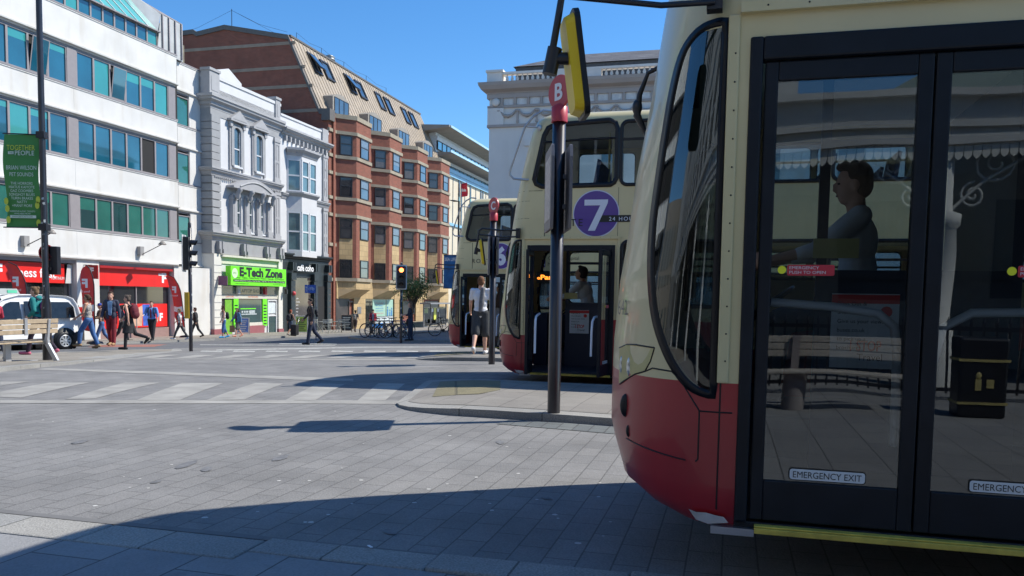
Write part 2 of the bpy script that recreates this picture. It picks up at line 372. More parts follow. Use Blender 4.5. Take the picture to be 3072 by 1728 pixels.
rl += [gp((840, 1031), (836, 1033), (1010, 1034), (1010, 1032.6)), gp((1070, 1014), (1062, 1016.5), (1085, 1017), (1090, 1014.5))]
laymany('road_markings', rl, .012, M_paint)
laymany('drain_patches', [gp((1489, 1275), (1526, 1264), (1900, 1283), (1900, 1310))], .013, brickmat('patch_slabs', (.15, .16, .155), (.12, .13, .13), (.07, .07, .07), .3, .16, .006, 'floor', var=.3))
# islands
def hB(u, v): return .015 + .075 * cl((4.05 + (u - 9) * .27 - v) / 1.1)
IB = [(8.75, 3.72), (8.55, 3.60), (8.38, 3.42), (8.27, 3.2), (8.18, 2.87), (8.15, 2.31), (8.10, 1.58), (8.04, 1.07), (7.95, 0), (7.9, -9), (11.5, -9), (11.55, -1), (11.6, 4.05), (11.55, 4.38), (11.3, 4.36)]
IBi = [(8.85, 3.62), (8.72, 3.5), (8.6, 3.34), (8.5, 3.1), (8.43, 2.8), (8.42, 2.31), (8.36, 1.58), (8.30, 1.07), (8.22, 0), (8.15, -9), (11.3, -9), (11.32, -1), (11.38, 4.0), (11.2, 4.2)]
def isl(nm, IBp, IBq, du, dv, hf):
    sh_ = lambda P: [(a + du, b + dv) for a, b in P]
    lay(nm + '_kerb', sh_(IBp), 0, M_kerb, hf=hf, side=.05)
    lay(nm + '_paving', sh_(IBq), 0, M_isl, hf=lambda u, v: hf(u, v) + .004)
isl('bus_island', IB, IBi, 0, 0, hB)
DU, DV = 9.0, 3.35
def hC(u, v): return hB(u - DU, v - DV)
isl('next_bus_island', IB, IBi, DU, DV, hC)
lay('tactile_strip', [(9.25, 3.50), (11.22, 4.1), (11.7, 3.9), (11.7, 3.5), (11.5, 3.1), (9.8, 2.75)] if 0 else [(9.2, 3.45), (11.2, 4.08), (11.34, 3.2), (10.1, 2.85), (9.5, 2.95)], 0, M_tact, hf=lambda u, v: hB(u, v) + .008)
lay('tactile_strip', [(a + DU, b + DV) for a, b in [(9.2, 3.45), (11.2, 4.08), (11.34, 3.2), (10.1, 2.85), (9.5, 2.95)]], 0, M_tact, hf=lambda u, v: hC(u, v) + .008)
# left plaza pavement, street pavements, cycle-stand island
LP_ = [(10.9, 12.0), (13.4, 13.15), (16.0, 14.1), (18.3, 15.1), (21.7, 16.4), (23.2, 17.6), (22.6, 19.0), (19.5, 19.8), (-20, 19.8), (-20, 11.0), (5, 11.2)]
def hL(u, v): return .01 + .07 * cl((17 - u) / 3.5)
lay('plaza_pavement_kerb', LP_, 0, M_kerb, hf=hL, side=.05)
lay('plaza_pavement', [(10.8, 12.25), (13.3, 13.4), (15.9, 14.35), (18.2, 15.35), (21.5, 16.65), (22.85, 17.65), (22.35, 18.8), (19.5, 19.55), (-20, 19.55), (-20, 11.3), (5, 11.5)], 0, M_pave, hf=lambda u, v: hL(u, v) + .004)
laymany('tactile_patch', [[(17.0, 15.9), (18.9, 17.2), (19.1, 15.8), (17.2, 14.95)]], 0, M_tact, hf=lambda u, v: hL(u, v) + .008)
laymany('cycle_lane_surface', [[(24.6, 22.6), (27.2, 24.6), (28.4, 22.2), (25.4, 20.4)]], .009, M_redt)
FK = [(-40, 24.6), (20, 24.8), (34.8, 24.45), (37, 23.5), (41.7, 23.0), (45.5, 21.9), (48.4, 19.6), (52.4, 18.7), (75, 19.5), (160, 22), (160, 33.5), (-40, 33.5)]
lay('street_kerb', FK, .1, M_kerb, side=.05)
lay('street_pavement', [(a, b + .3 if b < 33 else b) for a, b in FK], .104, M_pave)
CI = [(38.9, 19.3), (36.3, 17.4), (33.6, 14.6), (33.3, 13.5), (33.45, 11.9), (33.5, -30), (60, -30), (60, 12), (50, 14.5), (43, 18.5), (40, 19.6)]
lay('cycle_island_kerb', CI, .09, M_kerb, side=.05)
lay('cycle_island_paving', [(39, 19.05), (36.4, 17.2), (33.8, 14.4), (33.5, 13.5), (33.65, 11.9), (33.7, -30), (60, -30), (60, 11.8), (50, 14.25), (43, 18.2), (40, 19.3)], .094, brickmat('shaded_setts', (.2, .2, .205), (.17, .17, .175), (.09, .09, .09), .2, .1, .01, 'floor'))  # setts coloured darker for the shade that lies on this island
# sunlit ground litter: gum spots and a dropped scrap on the slabs
mb = MB()
for k in range(60):
    px_, py_ = random.uniform(0, 1850), random.uniform(1225, 1640); u, v = G(px_, py_)
    if u < 3.8 or (u > 8 and v < 3.7): continue
    r = random.uniform(.008, .02); n = 7; z = gz(u, v) + .010
    mb.add([(u + r * math.cos(a * 6.283 / n) * random.uniform(.7, 1.2), v + r * math.sin(a * 6.283 / n), z) for a in range(n)], [tuple(range(n))])
single('chewing_gum_spots', 'pale flattened gum spots dotted over the grey slabs', 'litter', mb, mat('gum', (.5, .49, .46), .8, var=0), kind='stuff')
mb = MB(); u, v = G(1110, 1660); mb.box((-.02, -.006, 0), (.02, .006, .003)); single('paper_scrap', 'small white paper scrap on the kerb stone in front', 'litter', mb, mat('paper', (.8, .82, .85), .7, var=0), (u, v, gz(u, v) + .034), .9, absu=False)

# worn patches, an iron drain cover and tyre-dark streaks on the slabs
st = mat('oil_stain', (.15, .15, .152), .75, var=.25, scale=20)
def blob(u, v, a, b, rot, n=18, seed=0):
    rr = random.Random(seed); return [(u + a * math.cos(k * 6.283 / n) * rr.uniform(.75, 1.1) * math.cos(rot) - b * math.sin(k * 6.283 / n) * math.sin(rot), v + a * math.cos(k * 6.283 / n) * rr.uniform(.8, 1.1) * math.sin(rot) + b * math.sin(k * 6.283 / n) * rr.uniform(.75, 1.1) * math.cos(rot)) for k in range(n)]
laymany('oil_spots', [blob(*G(x, y), a, b, r_, seed=i) for i, (x, y, a, b, r_) in enumerate(((560, 1398, .16, .05, .2), (620, 1412, .10, .035, .5), (840, 1378, .13, .05, .1), (1170, 1602, .06, .03, .8), (470, 1450, .05, .03, 0), (1500, 1330, .10, .04, .3), (240, 1330, .10, .05, .2), (1640, 1500, .05, .025, 1), (1430, 1480, .04, .02, .3)))], .0125, st)
# ---------------------------------------------------------------- buildings
M_white = mat('white_render', (.64, .635, .615), .8, var=.05, scale=1.0, stain=.16, bump=.15, bscale=50)
M_wband = mat('office_render', (.63, .62, .59), .8, var=.08, scale=.8, stain=.42, bump=.15, bscale=60, stcol=(.42, .36, .27))
M_gband = mat('office_ledge', (.55, .54, .52), .7, var=.08, scale=2)
M_frame = mat('grey_frame', (.27, .245, .245), .5, var=.05)
M_pA = mat('pane_blue', (.012, .10, .155), .04, var=.25, scale=.6, spec=1.0, coat=.5)
M_pB = mat('pane_teal', (.04, .27, .255), .06, var=.15, scale=.6, spec=1.0, coat=.5)
M_pC = mat('pane_dark', (.012, .05, .05), .04, var=.3, scale=.8, spec=1.0, coat=.5)
M_pD = mat('pane_green', (.02, .13, .10), .05, var=.2, scale=.8, spec=.9, coat=.5)
M_void = mat('dark_void', (.015, .014, .014), .8, var=0)
M_grey = mat('grey_stucco', (.31, .315, .32), .8, var=.07, scale=2.5, stain=.15)
M_grey2 = mat('grey_trim', (.36, .36, .365), .75, var=.06, scale=3)
M_vwhite = mat('victorian_white', (.59, .59, .59), .75, var=.04, scale=1.5, stain=.1, stcol=(.4, .4, .38))
M_sash = mat('white_sash', (.64, .65, .66), .5, var=.03)
M_sashp = mat('sash_pane', (.06, .09, .10), .03, var=.5, scale=.7, spec=1, coat=.6)
M_red = mat('sign_red', (.72, .018, .014), .45, var=.06, scale=2)
M_redd = mat('sign_red_deep', (.36, .012, .014), .45, var=.06, scale=2)
M_txw = mat('letter_white', (.82, .82, .82), .5, var=0)
M_blk = mat('letter_black', (.012, .014, .012), .5, var=0)
M_black = mat('black_metal', (.014, .014, .018), .38, var=.3, scale=4, coat=.1)
R_ = Vector((1, 0, 0)); Z_ = Vector((0, 0, 1))
def bx(u0, u1, v0, v1, z0, z1, m=0): return MB().box((u0, v0, z0), (u1, v1, z1), m)
FV = 29.5
# ---- office block
ob = thing('office_building', 'white rendered office block with long bands of teal glazed windows', 'building', (30, 32, -1.2))
path = [(8, FV), (38.85, FV), (39.25, FV + .65), (41.86, FV + .65)]
for z0, z1 in ((2.72, 4.12), (5.86, 7.38), (9.36, 10.62), (12.46, 14.06)):
    o_ = .1
    prof = [(-.9, z0 - .02), (-.05, z0 - .02), (-.05, z0 + .03), (.09, z0 + .06), (.10, z0 + .13), (.0, z0 + .17), (.0, z1 - .06), (.03, z1 - .05), (.03, z1), (-.9, z1)]
    part(ob, 'wall', MB().sweep(path, prof), M_wband, True)
    mb = MB().sweep(path, [(-.5, z1), (.045, z1), (.045, z1 + .07), (-.5, z1 + .07)]); mb.sweep(path, [(-.6, z0 - .10), (-.10, z0 - .10), (-.10, z0 - .021), (-.6, z0 - .021)]); part(ob, 'sill', mb, M_frame, True)
for k in range(1, 4): part(ob, 'wall_joint', MB().box((31.6 - .006, FV - .004, (2.95, 6.1, 9.6)[k - 1]), (31.6 + .006, FV + .01, (4.05, 7.3, 10.55)[k - 1])), M_gband, True)
rows = ((4.19, 5.74), (7.45, 9.24), (10.69, 12.34))
types = {0: 'CDDDCD' 'DCDDCD' 'CDCDDD', 1: 'BAABAA' 'BBABAA' 'AAAAOA', 2: 'ABAOAA' 'ATAAPA' 'ABTAAB'}
PM = {'A': M_pA, 'B': M_pB, 'C': M_pC, 'D': M_pD, 'O': M_void, 'T': M_pA, 'P': M_pA}
def winframe(u0, u1, v, z0, z1, w=.06, d=.08, rail=None):
    mb = MB(); mb.box((u0, v - d, z0), (u0 + w, v, z1)); mb.box((u1 - w, v - d, z0), (u1, v, z1)); mb.box((u0 + w, v - d, z0), (u1 - w, v, z0 + w)); mb.box((u0 + w, v - d, z1 - w), (u1 - w, v, z1))
    if rail: mb.box((u0 + w, v - d + .01, rail - w / 2), (u1 - w, v - .01, rail + w / 2))
    return mb
for r, (z0, z1) in enumerate(rows):
    i = 0
    for mod in range(3):
        ub = 31.87 - 6.93 * (2 - mod)
        part(ob, 'pier_panel', MB().box((ub - .57, FV + .06, z0), (ub, FV + .2, z1)), M_frame, True)
        for k in range(6):
            u0 = ub + k * 1.06; t = types[r][i]; i += 1
            w = part(ob, 'window', winframe(u0, u0 + 1.06, FV + .16, z0, z1, .055), M_frame, True)
            pm = PM[t]; a = Vector((u0 + .05, FV + .13, z0 + .05)); mb = MB()
            if t in 'TP':
                part(w, 'opening', MB().box((u0 + .05, FV + .14, z0 + .05), (u0 + 1.01, FV + .15, z1 - .05)), M_void, True)
                M = Matrix.Translation((u0 + .53, FV + .12, z0 + .05)) @ Matrix.Rotation(math.radians(7 if t == 'T' else 9), 4, 'X')
                mb.box((-.46, -.02, 0), (.46, 0, z1 - z0 - .12), 0, M); mb.box((-.41, -.026, .05), (.41, -.021, z1 - z0 - .17), 1, M); part(w, 'pane', mb, [M_frame, pm], True)
            else:
                mb.quad(a, a + Vector((.96, 0, 0)), a + Vector((.96, 0, z1 - z0 - .1)), a + Vector((0, 0, z1 - z0 - .1))); 
                if random.random() < .35 and t in 'AC':
                    zb = z1 - .06 - random.uniform(.15, .6); mb.quad((u0 + .06, FV + .127, zb), (u0 + 1.0, FV + .127, zb), (u0 + 1.0, FV + .127, z1 - .06), (u0 + .06, FV + .127, z1 - .06), 1)
                part(w, 'pane', mb, [pm, M_pB if t == 'A' else M_pD], True)
    part(ob, 'pier_panel', MB().box((38.23, FV + .06, z0), (38.8, FV + .2, z1)), M_frame, True)
    w = part(ob, 'window', winframe(39.5, 40.75, FV + .75, z0 - .1, z1 - .1, .05), M_frame, True)
    part(w, 'pane', MB().quad((39.55, FV + .72, z0), (40.7, FV + .72, z0), (40.7, FV + .72, z1 - .1), (39.55, FV + .72, z1 - .1)), M_pD, True)
    part(ob, 'wall', MB().box((40.78, FV + .66, z0 - .2), (41.86, FV + .9, z1 + .2)), M_wband, True)
part(ob, 'wall', bx(8, 41.8, 31.2, 40, -1.4, 14), M_wband, True)
part(ob, 'wall', bx(8, 39.2, FV + .25, FV + .3, 4, 14), M_void, True)
# top storey: upright lights, sloping teal glazing, ribbed metal mansard
for k in range(22):
    u0 = 37.9 - (k + 1) * .78
    if u0 < 22: break
    w = part(ob, 'window', winframe(u0, u0 + .78, 30.0, 14.16, 15.06, .05, .06), M_frame, True)
    part(w, 'pane', MB().quad((u0 + .05, 29.98, 14.2), (u0 + .73, 29.98, 14.2), (u0 + .73, 29.98, 15.0), (u0 + .05, 29.98, 15.0)), (M_pB if k in (0, 7, 12) else M_pA), True)
    g = part(ob, 'roof_light', MB().quad((u0, 29.86, 15.1), (u0 + .78, 29.86, 15.1), (u0 + .78 - 1.2, 31.6, 17.4), (u0 - 1.2, 31.6, 17.4)), M_pB if k % 5 == 0 else mat('roof_glass', (.10, .38, .36), .12, var=.15, scale=.8, spec=1), True)
    part(g, 'glazing_bar', MB().tube([(u0, 29.84, 15.1), (u0 - 1.2, 31.58, 17.42)], .03, 6), mat('glazing_bar', (.55, .56, .56), .4, var=.05), True)
part(ob, 'gutter', MB().box((20, 29.78, 15.04), (38.0, 29.9, 15.11)), M_frame, True)
M_zinc = mat('zinc_roof', (.50, .50, .48), .5, var=.12, scale=1.5, stain=.3, metal=.15, stcol=(.25, .24, .22))
mb = MB(); mb.quad((37.9, 29.95, 14.1), (40.0, 29.95, 14.1), (40.0, 29.95, 16.1), (38.2, 29.95, 16.1)); mb.quad((38.2, 29.95, 16.1), (40.0, 29.95, 16.1), (40.0, 33.0, 17.6), (35.5, 33.0, 18.6)); mb.quad((40.0, 29.95, 14.1), (40.0, 40, 14.1), (40.0, 40, 17.6), (40.0, 29.95, 16.1))
mb.quad((20, 31.6, 17.4), (37.2, 31.6, 17.4), (35.5, 33, 18.6), (20, 33, 18.6)); mb.quad((37.9, 29.9, 15.1), (38.2, 29.95, 16.1), (35.5, 33, 18.6), (36.7, 31.6, 17.4)); mb.quad((20, 33, 18.6), (35.5, 33, 18.6), (40, 40, 18), (20, 40, 18.6))
rf = part(ob, 'roof', mb, M_zinc, True)
for k in range(4):
    u = 38.3 + k * .52; part(rf, 'seam', MB().tube([(u, 29.9, 14.15), (u, 29.9, 16.08), (u - 1.2 - k * .1, 33, 17.9)], .045, 5), M_frame, True)
# ground floor: piers, fascia signs, shop windows
for a, b in ((31.6, 33.0), (38.5, 41.86), (24.2, 24.9)):
    part(ob, 'pier', bx(a, b, FV + .05, FV + .9, -1.5, 2.70), M_wband, True)
part(ob, 'plinth', bx(20, 38.4, FV + .32, FV + .5, -1.5, -.62), mat('brown_plinth', (.30, .19, .17), .7, var=.1), True)
part(ob, 'shop_glazing', bx(20, 38.5, FV + .42, FV + .46, -.6, 2.7), mat('shop_dark', (.02, .022, .025), .04, var=.5, scale=.5, spec=1, coat=.6), True)
for u in (27.6, 31.5, 33.05, 35.9, 38.45): part(ob, 'glazing_bar', bx(u - .03, u + .03, FV + .36, FV + .419, -.6, 2.6), M_frame, True)
part(ob, 'shop_head', bx(20, 38.5, FV + .12, FV + .4, 2.55, 2.7), M_frame, True)
g = part(ob, 'window_poster', bx(33.1, 38.3, FV + .38, FV + .40, -.58, .66), M_red, True)
mb = MB(); mb.quad((35.0, FV + .375, -.5), (36.3, FV + .375, -.5), (36.4, FV + .375, .6), (35.4, FV + .375, .2), 0); mb.quad((36.4, FV + .374, -.5), (37.0, FV + .374, -.5), (36.9, FV + .374, .62), (36.35, FV + .374, .62), 1); text(mb, 'F', (37.8, FV + .37, -.25), R_, Z_, .38, .26, mi=2, bold=.05)
part(g, 'poster_print', mb, [mat('print_skin', (.62, .38, .27), .5, var=.2, scale=3), mat('print_blue', (.05, .12, .5), .5, var=.3, scale=4), M_txw], True)
sg = part(ob, 'fascia_sign', MB().box((20, FV + .28, 1.62), (31.1, FV + .36, 2.5)), M_red, True)
mb = MB(); text(mb, 'fitness first', (28.1, FV + .27, 1.86), R_, Z_, .38, 2.5, 'L', bold=.015); text(mb, 'PLATINUM', (30.35, FV + .27, 1.78), R_, Z_, .13, .72, 'L'); text(mb, 'F', (27.6, FV + .27, 1.84), R_, Z_, .5, .36, bold=.05); part(sg, 'sign_lettering', mb, M_txw, True)
mb = MB(); mb.add([(31.14, FV + .275, 1.62), (31.55, FV + .275, 1.62), (31.55, FV + .275, 2.5), (31.28, FV + .275, 2.5)], [(0, 1, 2, 3)]); part(sg, 'sign_end', mb, M_gband, True)
sg = part(ob, 'fascia_sign', MB().box((33.1, FV + .28, 1.56), (38.4, FV + .34, 2.5)), M_red, True)
mb = MB(); text(mb, 'F', (37.95, FV + .27, 1.82), R_, Z_, .46, .36, bold=.06); mb.box((37.5, FV + .268, 2.17), (38.0, FV + .274, 2.28)); part(sg, 'sign_lettering', mb, M_txw, True)
part(sg, 'sign_hood', MB().box((33.1, FV + .1, 2.42), (38.45, FV + .28, 2.54)), M_redd, True)
# projecting sign
sg = thing('projecting_sign', 'small dark red square sign projecting from the white pier', 'sign', (32.0, FV - .1, 1.9)); part(sg, 'sign_panel', bx(32.0, 32.06, FV - .75, FV - .15, 1.85, 2.5), M_redd, True)
mb = MB(); text(mb, 'F', (31.99, FV - .45, 2.12), (0, -1, 0), Z_, .25, .2, bold=.05); part(sg, 'sign_lettering', mb, M_txw, True); part(sg, 'bracket', MB().tube([(32.03, FV - .4, 2.5), (32.03, FV + .1, 2.5)], .02, 6), M_black, True)
# wall floodlights
for i, u in enumerate((28.5, 35.6)):
    f = thing('floodlight', ('wall floodlight on a thin angled arm above the long red sign', 'wall floodlight on a thin angled arm above the windowed red sign')[i], 'wall light', (u, FV, 3.3), group='floodlights on the white office wall')
    part(f, 'housing', bx(u - .05, u + .22, FV - .22, FV, 3.15, 3.6), mat('light_box', (.30, .29, .28), .5, var=.1), True)
    part(f, 'arm', MB().tube([(u + .1, FV - .2, 3.2), (u + .5, FV - 1.1, 3.75)], .02, 6), M_black, True)
    mb = MB(); mb.lathe([(.03, .12), (.12, .08), (.26, -.06), (.25, -.08)], (u + .5, FV - 1.1, 3.8), 4); part(f, 'lamp_head', mb, mat('lamp_grey', (.22, .2, .18), .5), True)
# ---- victorian arcade building
vb = thing('arcaded_townhouse', 'grey and white victorian house with arched arcade windows over a green shop sign', 'building', (45, 32, -1.3))
part(vb, 'wall', bx(41.9, 49.4, FV, 40, -1.6, 13.2), M_vwhite, True)
def cornice(b, path, z0, z1, out, m=M_grey2, nm='cornice'):
    h = z1 - z0; pr = [(-.3, z0), (.04, z0), (.06, z0 + h * .15), (out * .35, z0 + h * .25), (out * .4, z0 + h * .45), (out * .8, z0 + h * .6), (out * .85, z0 + h * .75), (out, z0 + h * .8), (out, z1), (-.3, z1)]
    return part(b, nm, MB().sweep(path, pr), m, True)
vp = [(41.8, 33), (41.8, FV), (49.42, FV)]
cornice(vb, vp, 12.0, 12.75, .42); cornice(vb, vp, 8.15, 8.62, .28); cornice(vb, vp, 4.35, 4.92, .38)
mb = MB().sweep(vp, [(-.3, 12.75), (.0, 12.75), (.0, 13.75), (.06, 13.77), (.06, 13.95), (-.3, 13.95)]); part(vb, 'parapet', mb, M_vwhite, True)
part(vb, 'frieze', MB().sweep(vp, [(-.1, 11.62), (.03, 11.62), (.03, 12.0), (-.1, 12.0)]), M_grey, True)
part(vb, 'frieze', MB().sweep(vp, [(-.1, 3.62), (.05, 3.62), (.05, 4.35), (-.1, 4.35)]), M_grey, True)
mb = MB()
for u0, w in ((41.62, .95), (48.7, .55)):
    mb.box((u0, FV - .1, 12.76), (u0 + w, FV + .5, 14.1)); mb.box((u0 - .06, FV - .16, 14.1), (u0 + w + .06, FV + .5, 14.25)); mb.box((u0 + .15, FV - .12, 13.0), (u0 + w - .15, FV - .1, 13.8))
part(vb, 'parapet_block', mb, M_grey2, True)
mb = MB()      # quoins and panelled right pilaster
for z in [4.95 + k * .46 for k in range(7)] + [8.65 + k * .43 for k in range(7)]:
    mb.box((41.78, FV - .1, z), (42.62, FV + .02, z + .40)); mb.box((41.76, FV - .08, z), (41.82, FV + .9, z + .40))
part(vb, 'quoins', mb, M_grey, True)
mb = MB()
for z0, z1 in ((4.93, 8.14), (8.63, 11.6)):
    mb.box((48.55, FV - .1, z0), (49.2, FV, z1)); mb.box((48.5, FV - .14, z0), (49.25, FV, z0 + .25)); mb.box((48.5, FV - .14, z1 - .3), (49.25, FV, z1 - .12))
    for a, b in ((z0 + .4, z0 + 1.3), (z0 + 1.5, z1 - .5)): mb.box((48.68, FV - .125, a), (48.74, FV - .1, b)); mb.box((49.0, FV - .125, a), (49.06, FV - .1, b)); mb.box((48.68, FV - .125, b), (49.06, FV - .1, b + .05))
part(vb, 'pilaster', mb, M_grey2, True)
mb = MB()
for k in range(38): mb.box((42.0 + k * .19, FV - .16, 8.06), (42.1 + k * .19, FV - .02, 8.15))
part(vb, 'dentils', mb, M_grey2, True)
def arch_pts(u0, u1, z0, zs, rise, n=10):
    pts = [(u0, z0), (u1, z0), (u1, zs)]; c = (u0 + u1) / 2; r = (u1 - u0) / 2
    for k in range(1, n): a = math.pi * k / n; pts.append((c + r * math.cos(a), zs + rise * math.sin(a)))
    return pts + [(u0, zs)]
def sash(root, u0, u1, z0, z1, v, rise=0., m_out=None, hood=True, shutter=False):
    m_out = m_out or M_grey; c = (u0 + u1) / 2
    w = part(root, 'window', MB(), M_sash) if 0 else None
    mb = MB(); ow = .28
    out = arch_pts(u0 - ow, u1 + ow, z0, z1, rise + .16 if rise else 0.001); inn = arch_pts(u0, u1, z0, z1, rise if rise else .001); n = len(out)
    vs = [(a, v - .14, b) for a, b in out] + [(a, v - .14, b) for a, b in inn] + [(a, v, b) for a, b in out] + [(a, v + .0, b) for a, b in inn]
    fs = []
    for k in range(1, n):
        j = (k + 1) % n; fs += [(k, j, n + j, n + k), (2 * n + k, k, n * 0 + j, 2 * n + j)][:1]; fs.append((n + k, n + j, 3 * n + j, 3 * n + k)); fs.append((k, 2 * n + k, 2 * n + j, j))
    mb.add(vs, fs, 0)
    f = part(root, 'window', mb, m_out, True)
    mb = MB(); mb.add([(a, v - .012, b) for a, b in inn], [tuple(range(n))], 0); part(f, 'pane', mb, M_sashp, True)
    mb = MB(); t = .06; zm = (z0 + z1) / 2; mb.box((u0, v - .06, z0), (u0 + t, v - .015, z1)); mb.box((u1 - t, v - .06, z0), (u1, v - .015, z1)); mb.box((u0 + t, v - .06, z0), (u1 - t, v - .015, z0 + .09)); mb.box((u0 + t, v - .065, zm - .035), (u1 - t, v - .015, zm + .035)); 
    if not rise: mb.box((u0 + t, v - .06, z1 - t), (u1 - t, v - .015, z1))
    part(f, 'sash', mb, M_sash, True); part(f, 'sill', MB().box((u0 - .1, v - .2, z0 - .1), (u1 + .1, v, z0 - .001)), M_sash, True)
    return f
for u0, u1 in ((43.95, 44.65), (46.35, 47.05)):
    f = sash(vb, u0, u1, 9.0, 11.1, FV, .22); c = (u0 + u1) / 2
    mb = MB(); mb.prism([(c - .92, FV - .32, 11.62), (c + .92, FV - .32, 11.62), (c + .92, FV - .32, 11.74), (c, FV - .32, 12.32), (c - .92, FV - .32, 11.74)], (0, .32, 0)); mb.prism([(c - .7, FV - .335, 11.74), (c + .7, FV - .335, 11.74), (c, FV - .335, 12.16)], (0, .01, 0)); mb.box((c - .8, FV - .2, 11.3), (c - .55, FV, 11.62)); mb.box((c + .55, FV - .2, 11.3), (c + .8, FV, 11.62)); mb.box((c - .75, FV - .1, 8.75), (c - .58, FV, 11.3)); mb.box((c + .58, FV - .1, 8.75), (c + .75, FV, 11.3)); part(f, 'pediment', mb, M_grey2, True)
aw = []
for a in (44.0, 45.3, 46.6): aw.append(sash(vb, a - .02 + .1, a + .62, 5.1, 7.35, FV, 0, M_vwhite))
mb = MB()
for c in (43.75, 45.06, 46.35, 47.6):
    mb.box((c - .22, FV - .3, 5.2), (c + .22, FV, 7.2)); mb.box((c - .28, FV - .36, 4.93), (c + .28, FV, 5.3)); mb.box((c - .13, FV - .32, 5.5), (c + .13, FV - .3, 6.9)); mb.box((c - .26, FV - .34, 6.95), (c + .26, FV, 7.08))
    mb.tube([(c, FV - .44, 7.0), (c, FV - .52, 7.15), (c, FV - .5, 7.35), (c, FV - .62, 7.5), (c, FV - .6, 7.62)], [.12, .14, .13, .17, .15], 8)
part(vb, 'arcade_piers', mb, M_grey2, True)
mb = MB(); pts = [(43.25, 7.62), (48.0, 7.62), (48.0, 7.74)]
for k in range(13): a = k / 12; pts.append((48.0 - 4.75 * a, 7.74 + .62 * math.sin(math.pi * a) * 1.0))
mb.prism([(a, FV - .55, b) for a, b in pts], (0, .55, 0)); mb2 = MB(); pp = [(43.9 + 3.45 * k / 12, FV - .56, 7.76 + .40 * math.sin(math.pi * k / 12)) for k in range(13)]; mb.tube(pp, .05, 6); part(vb, 'segmental_hood', mb, M_grey2, True)
mb = MB()
for c in (42.4, 44.9, 47.5, 49.1):
    for d in (-.16, .16): mb.box((c + d - .11, FV - .3, 3.85), (c + d + .11, FV - .04, 4.34)); mb.box((c + d - .07, FV - .34, 3.65), (c + d + .07, FV - .04, 3.9))
part(vb, 'brackets', mb, M_grey, True)
# shopfront
part(vb, 'pier', MB().box((41.78, FV - .16, -1.6), (42.5, FV + 1, 3.6)).box((48.85, FV - .16, -1.6), (49.35, FV + .1, 3.6)), mat('cream_pier', (.66, .64, .58), .7, var=.04, scale=2), True)
mb = MB()
for k in range(9): mb.box((41.76, FV - .175, -.6 + k * .44), (42.52, FV - .16, -.6 + k * .44 + .025))
part(vb, 'pier_joints', mb, M_grey, True)
part(vb, 'base_course', MB().box((41.7, FV - .2, -1.6), (42.55, FV + 1, -.85)).box((44.2, FV - .1, -1.6), (47.2, FV, -.75)).box((42.5, FV - .1, -1.6), (42.7, FV, -.85)).box((48.8, FV - .2, -1.6), (49.4, FV, -1.05)), mat('maroon_base', (.30, .10, .11), .6, var=.08), True)
sf = part(vb, 'shopfront', MB().box((42.5, FV - .06, 3.05), (48.85, FV, 3.6)).box((42.5, FV - .1, .96), (48.85, FV - .0, 1.2)).box((42.5, FV - .25, 3.45), (48.95, FV, 3.58)).box((44.35, FV - .08, -.76), (47.0, FV - .02, -.55)), mat('cream_wood', (.60, .57, .49), .6, var=.05), True)
part(sf, 'transom_light', MB().box((44.5, FV - .03, 1.22), (47.0, FV, 1.72)).box((42.6, FV - .03, 1.22), (44.3, FV, 1.72)).box((47.5, FV - .03, 1.22), (48.8, FV, 1.72)), M_pC, True)
mb = MB()
for z in range(6): mb.box((42.6, FV - .06, 1.26 + z * .075), (44.2, FV - .03, 1.29 + z * .075)); mb.box((47.55, FV - .06, 1.26 + z * .075), (48.8, FV - .03, 1.29 + z * .075))
part(sf, 'louvre', mb, M_gband, True)
part(sf, 'shop_window', MB().box((44.4, FV - .03, -.55), (46.9, FV - .01, .92)), M_pC, True)
mb = MB(); mb.box((44.6, FV - .04, .3), (46.3, FV - .032, .36), 0); mb.box((44.7, FV - .04, -.05), (46.4, FV - .032, .02), 1); mb.box((45.6, FV - .04, -.0), (46.2, FV - .033, .22), 1)
for k in range(6): mb.box((44.7 + k * .26, FV - .045, .08), (44.88 + k * .26, FV - .041, .2), 1)
M_green = mat('sign_green', (.17, .80, .012), .5, var=.04)
part(sf, 'window_display', mb, [M_green, mat('display_pale', (.45, .5, .52), .4, var=.3, scale=6)], True)
part(sf, 'doorway', MB().box((42.72, FV - .02, -1.4), (43.75, FV, .95)), M_void, True); part(sf, 'green_panel', MB().box((43.0, FV - .04, -1.35), (43.7, FV - .02, .92)), mat('green_dim', (.16, .42, .03), .6), True)
for u in (43.8, 47.02):
    g = part(sf, 'green_pilaster', MB().box((u, FV - .1, -.8), (u + .5, FV - .02, .95)), M_green, True); mb = MB()
    for k in range(7): mb.box((u + .08, FV - .105, -.7 + k * .2), (u + .42, FV - .1, -.62 + k * .2))
    part(g, 'price_label', mb, M_blk, True)
mb = winframe(47.65, 48.72, FV - .02, -1.35, .9, .08, .06, -.15); d = part(sf, 'door', mb, M_sash, True); part(d, 'pane', MB().box((47.72, FV - .03, -1.3), (48.65, FV - .025, -.15)), M_pC, True); part(d, 'notice', MB().box((47.75, FV - .05, .0), (48.6, FV - .03, .7)), mat('notice_pale', (.6, .66, .68), .4), True)
mb = MB(); text(mb, 'LAPTOP SHOP', (45.75, FV - .035, 1.34), R_, Z_, .22, 2.3); part(sf, 'transom_lettering', mb, mat('dim_letters', (.16, .2, .18), .5), True)
mb = MB(); text(mb, 'LAPTOPS', (43.4, FV - .11, 1.03), R_, Z_, .11, .8); text(mb, 'NOTEBOOKS', (45.9, FV - .11, 1.03), R_, Z_, .11, 1.1); part(sf, 'board_lettering', mb, mat('orange_letters', (.7, .22, .12), .5), True)
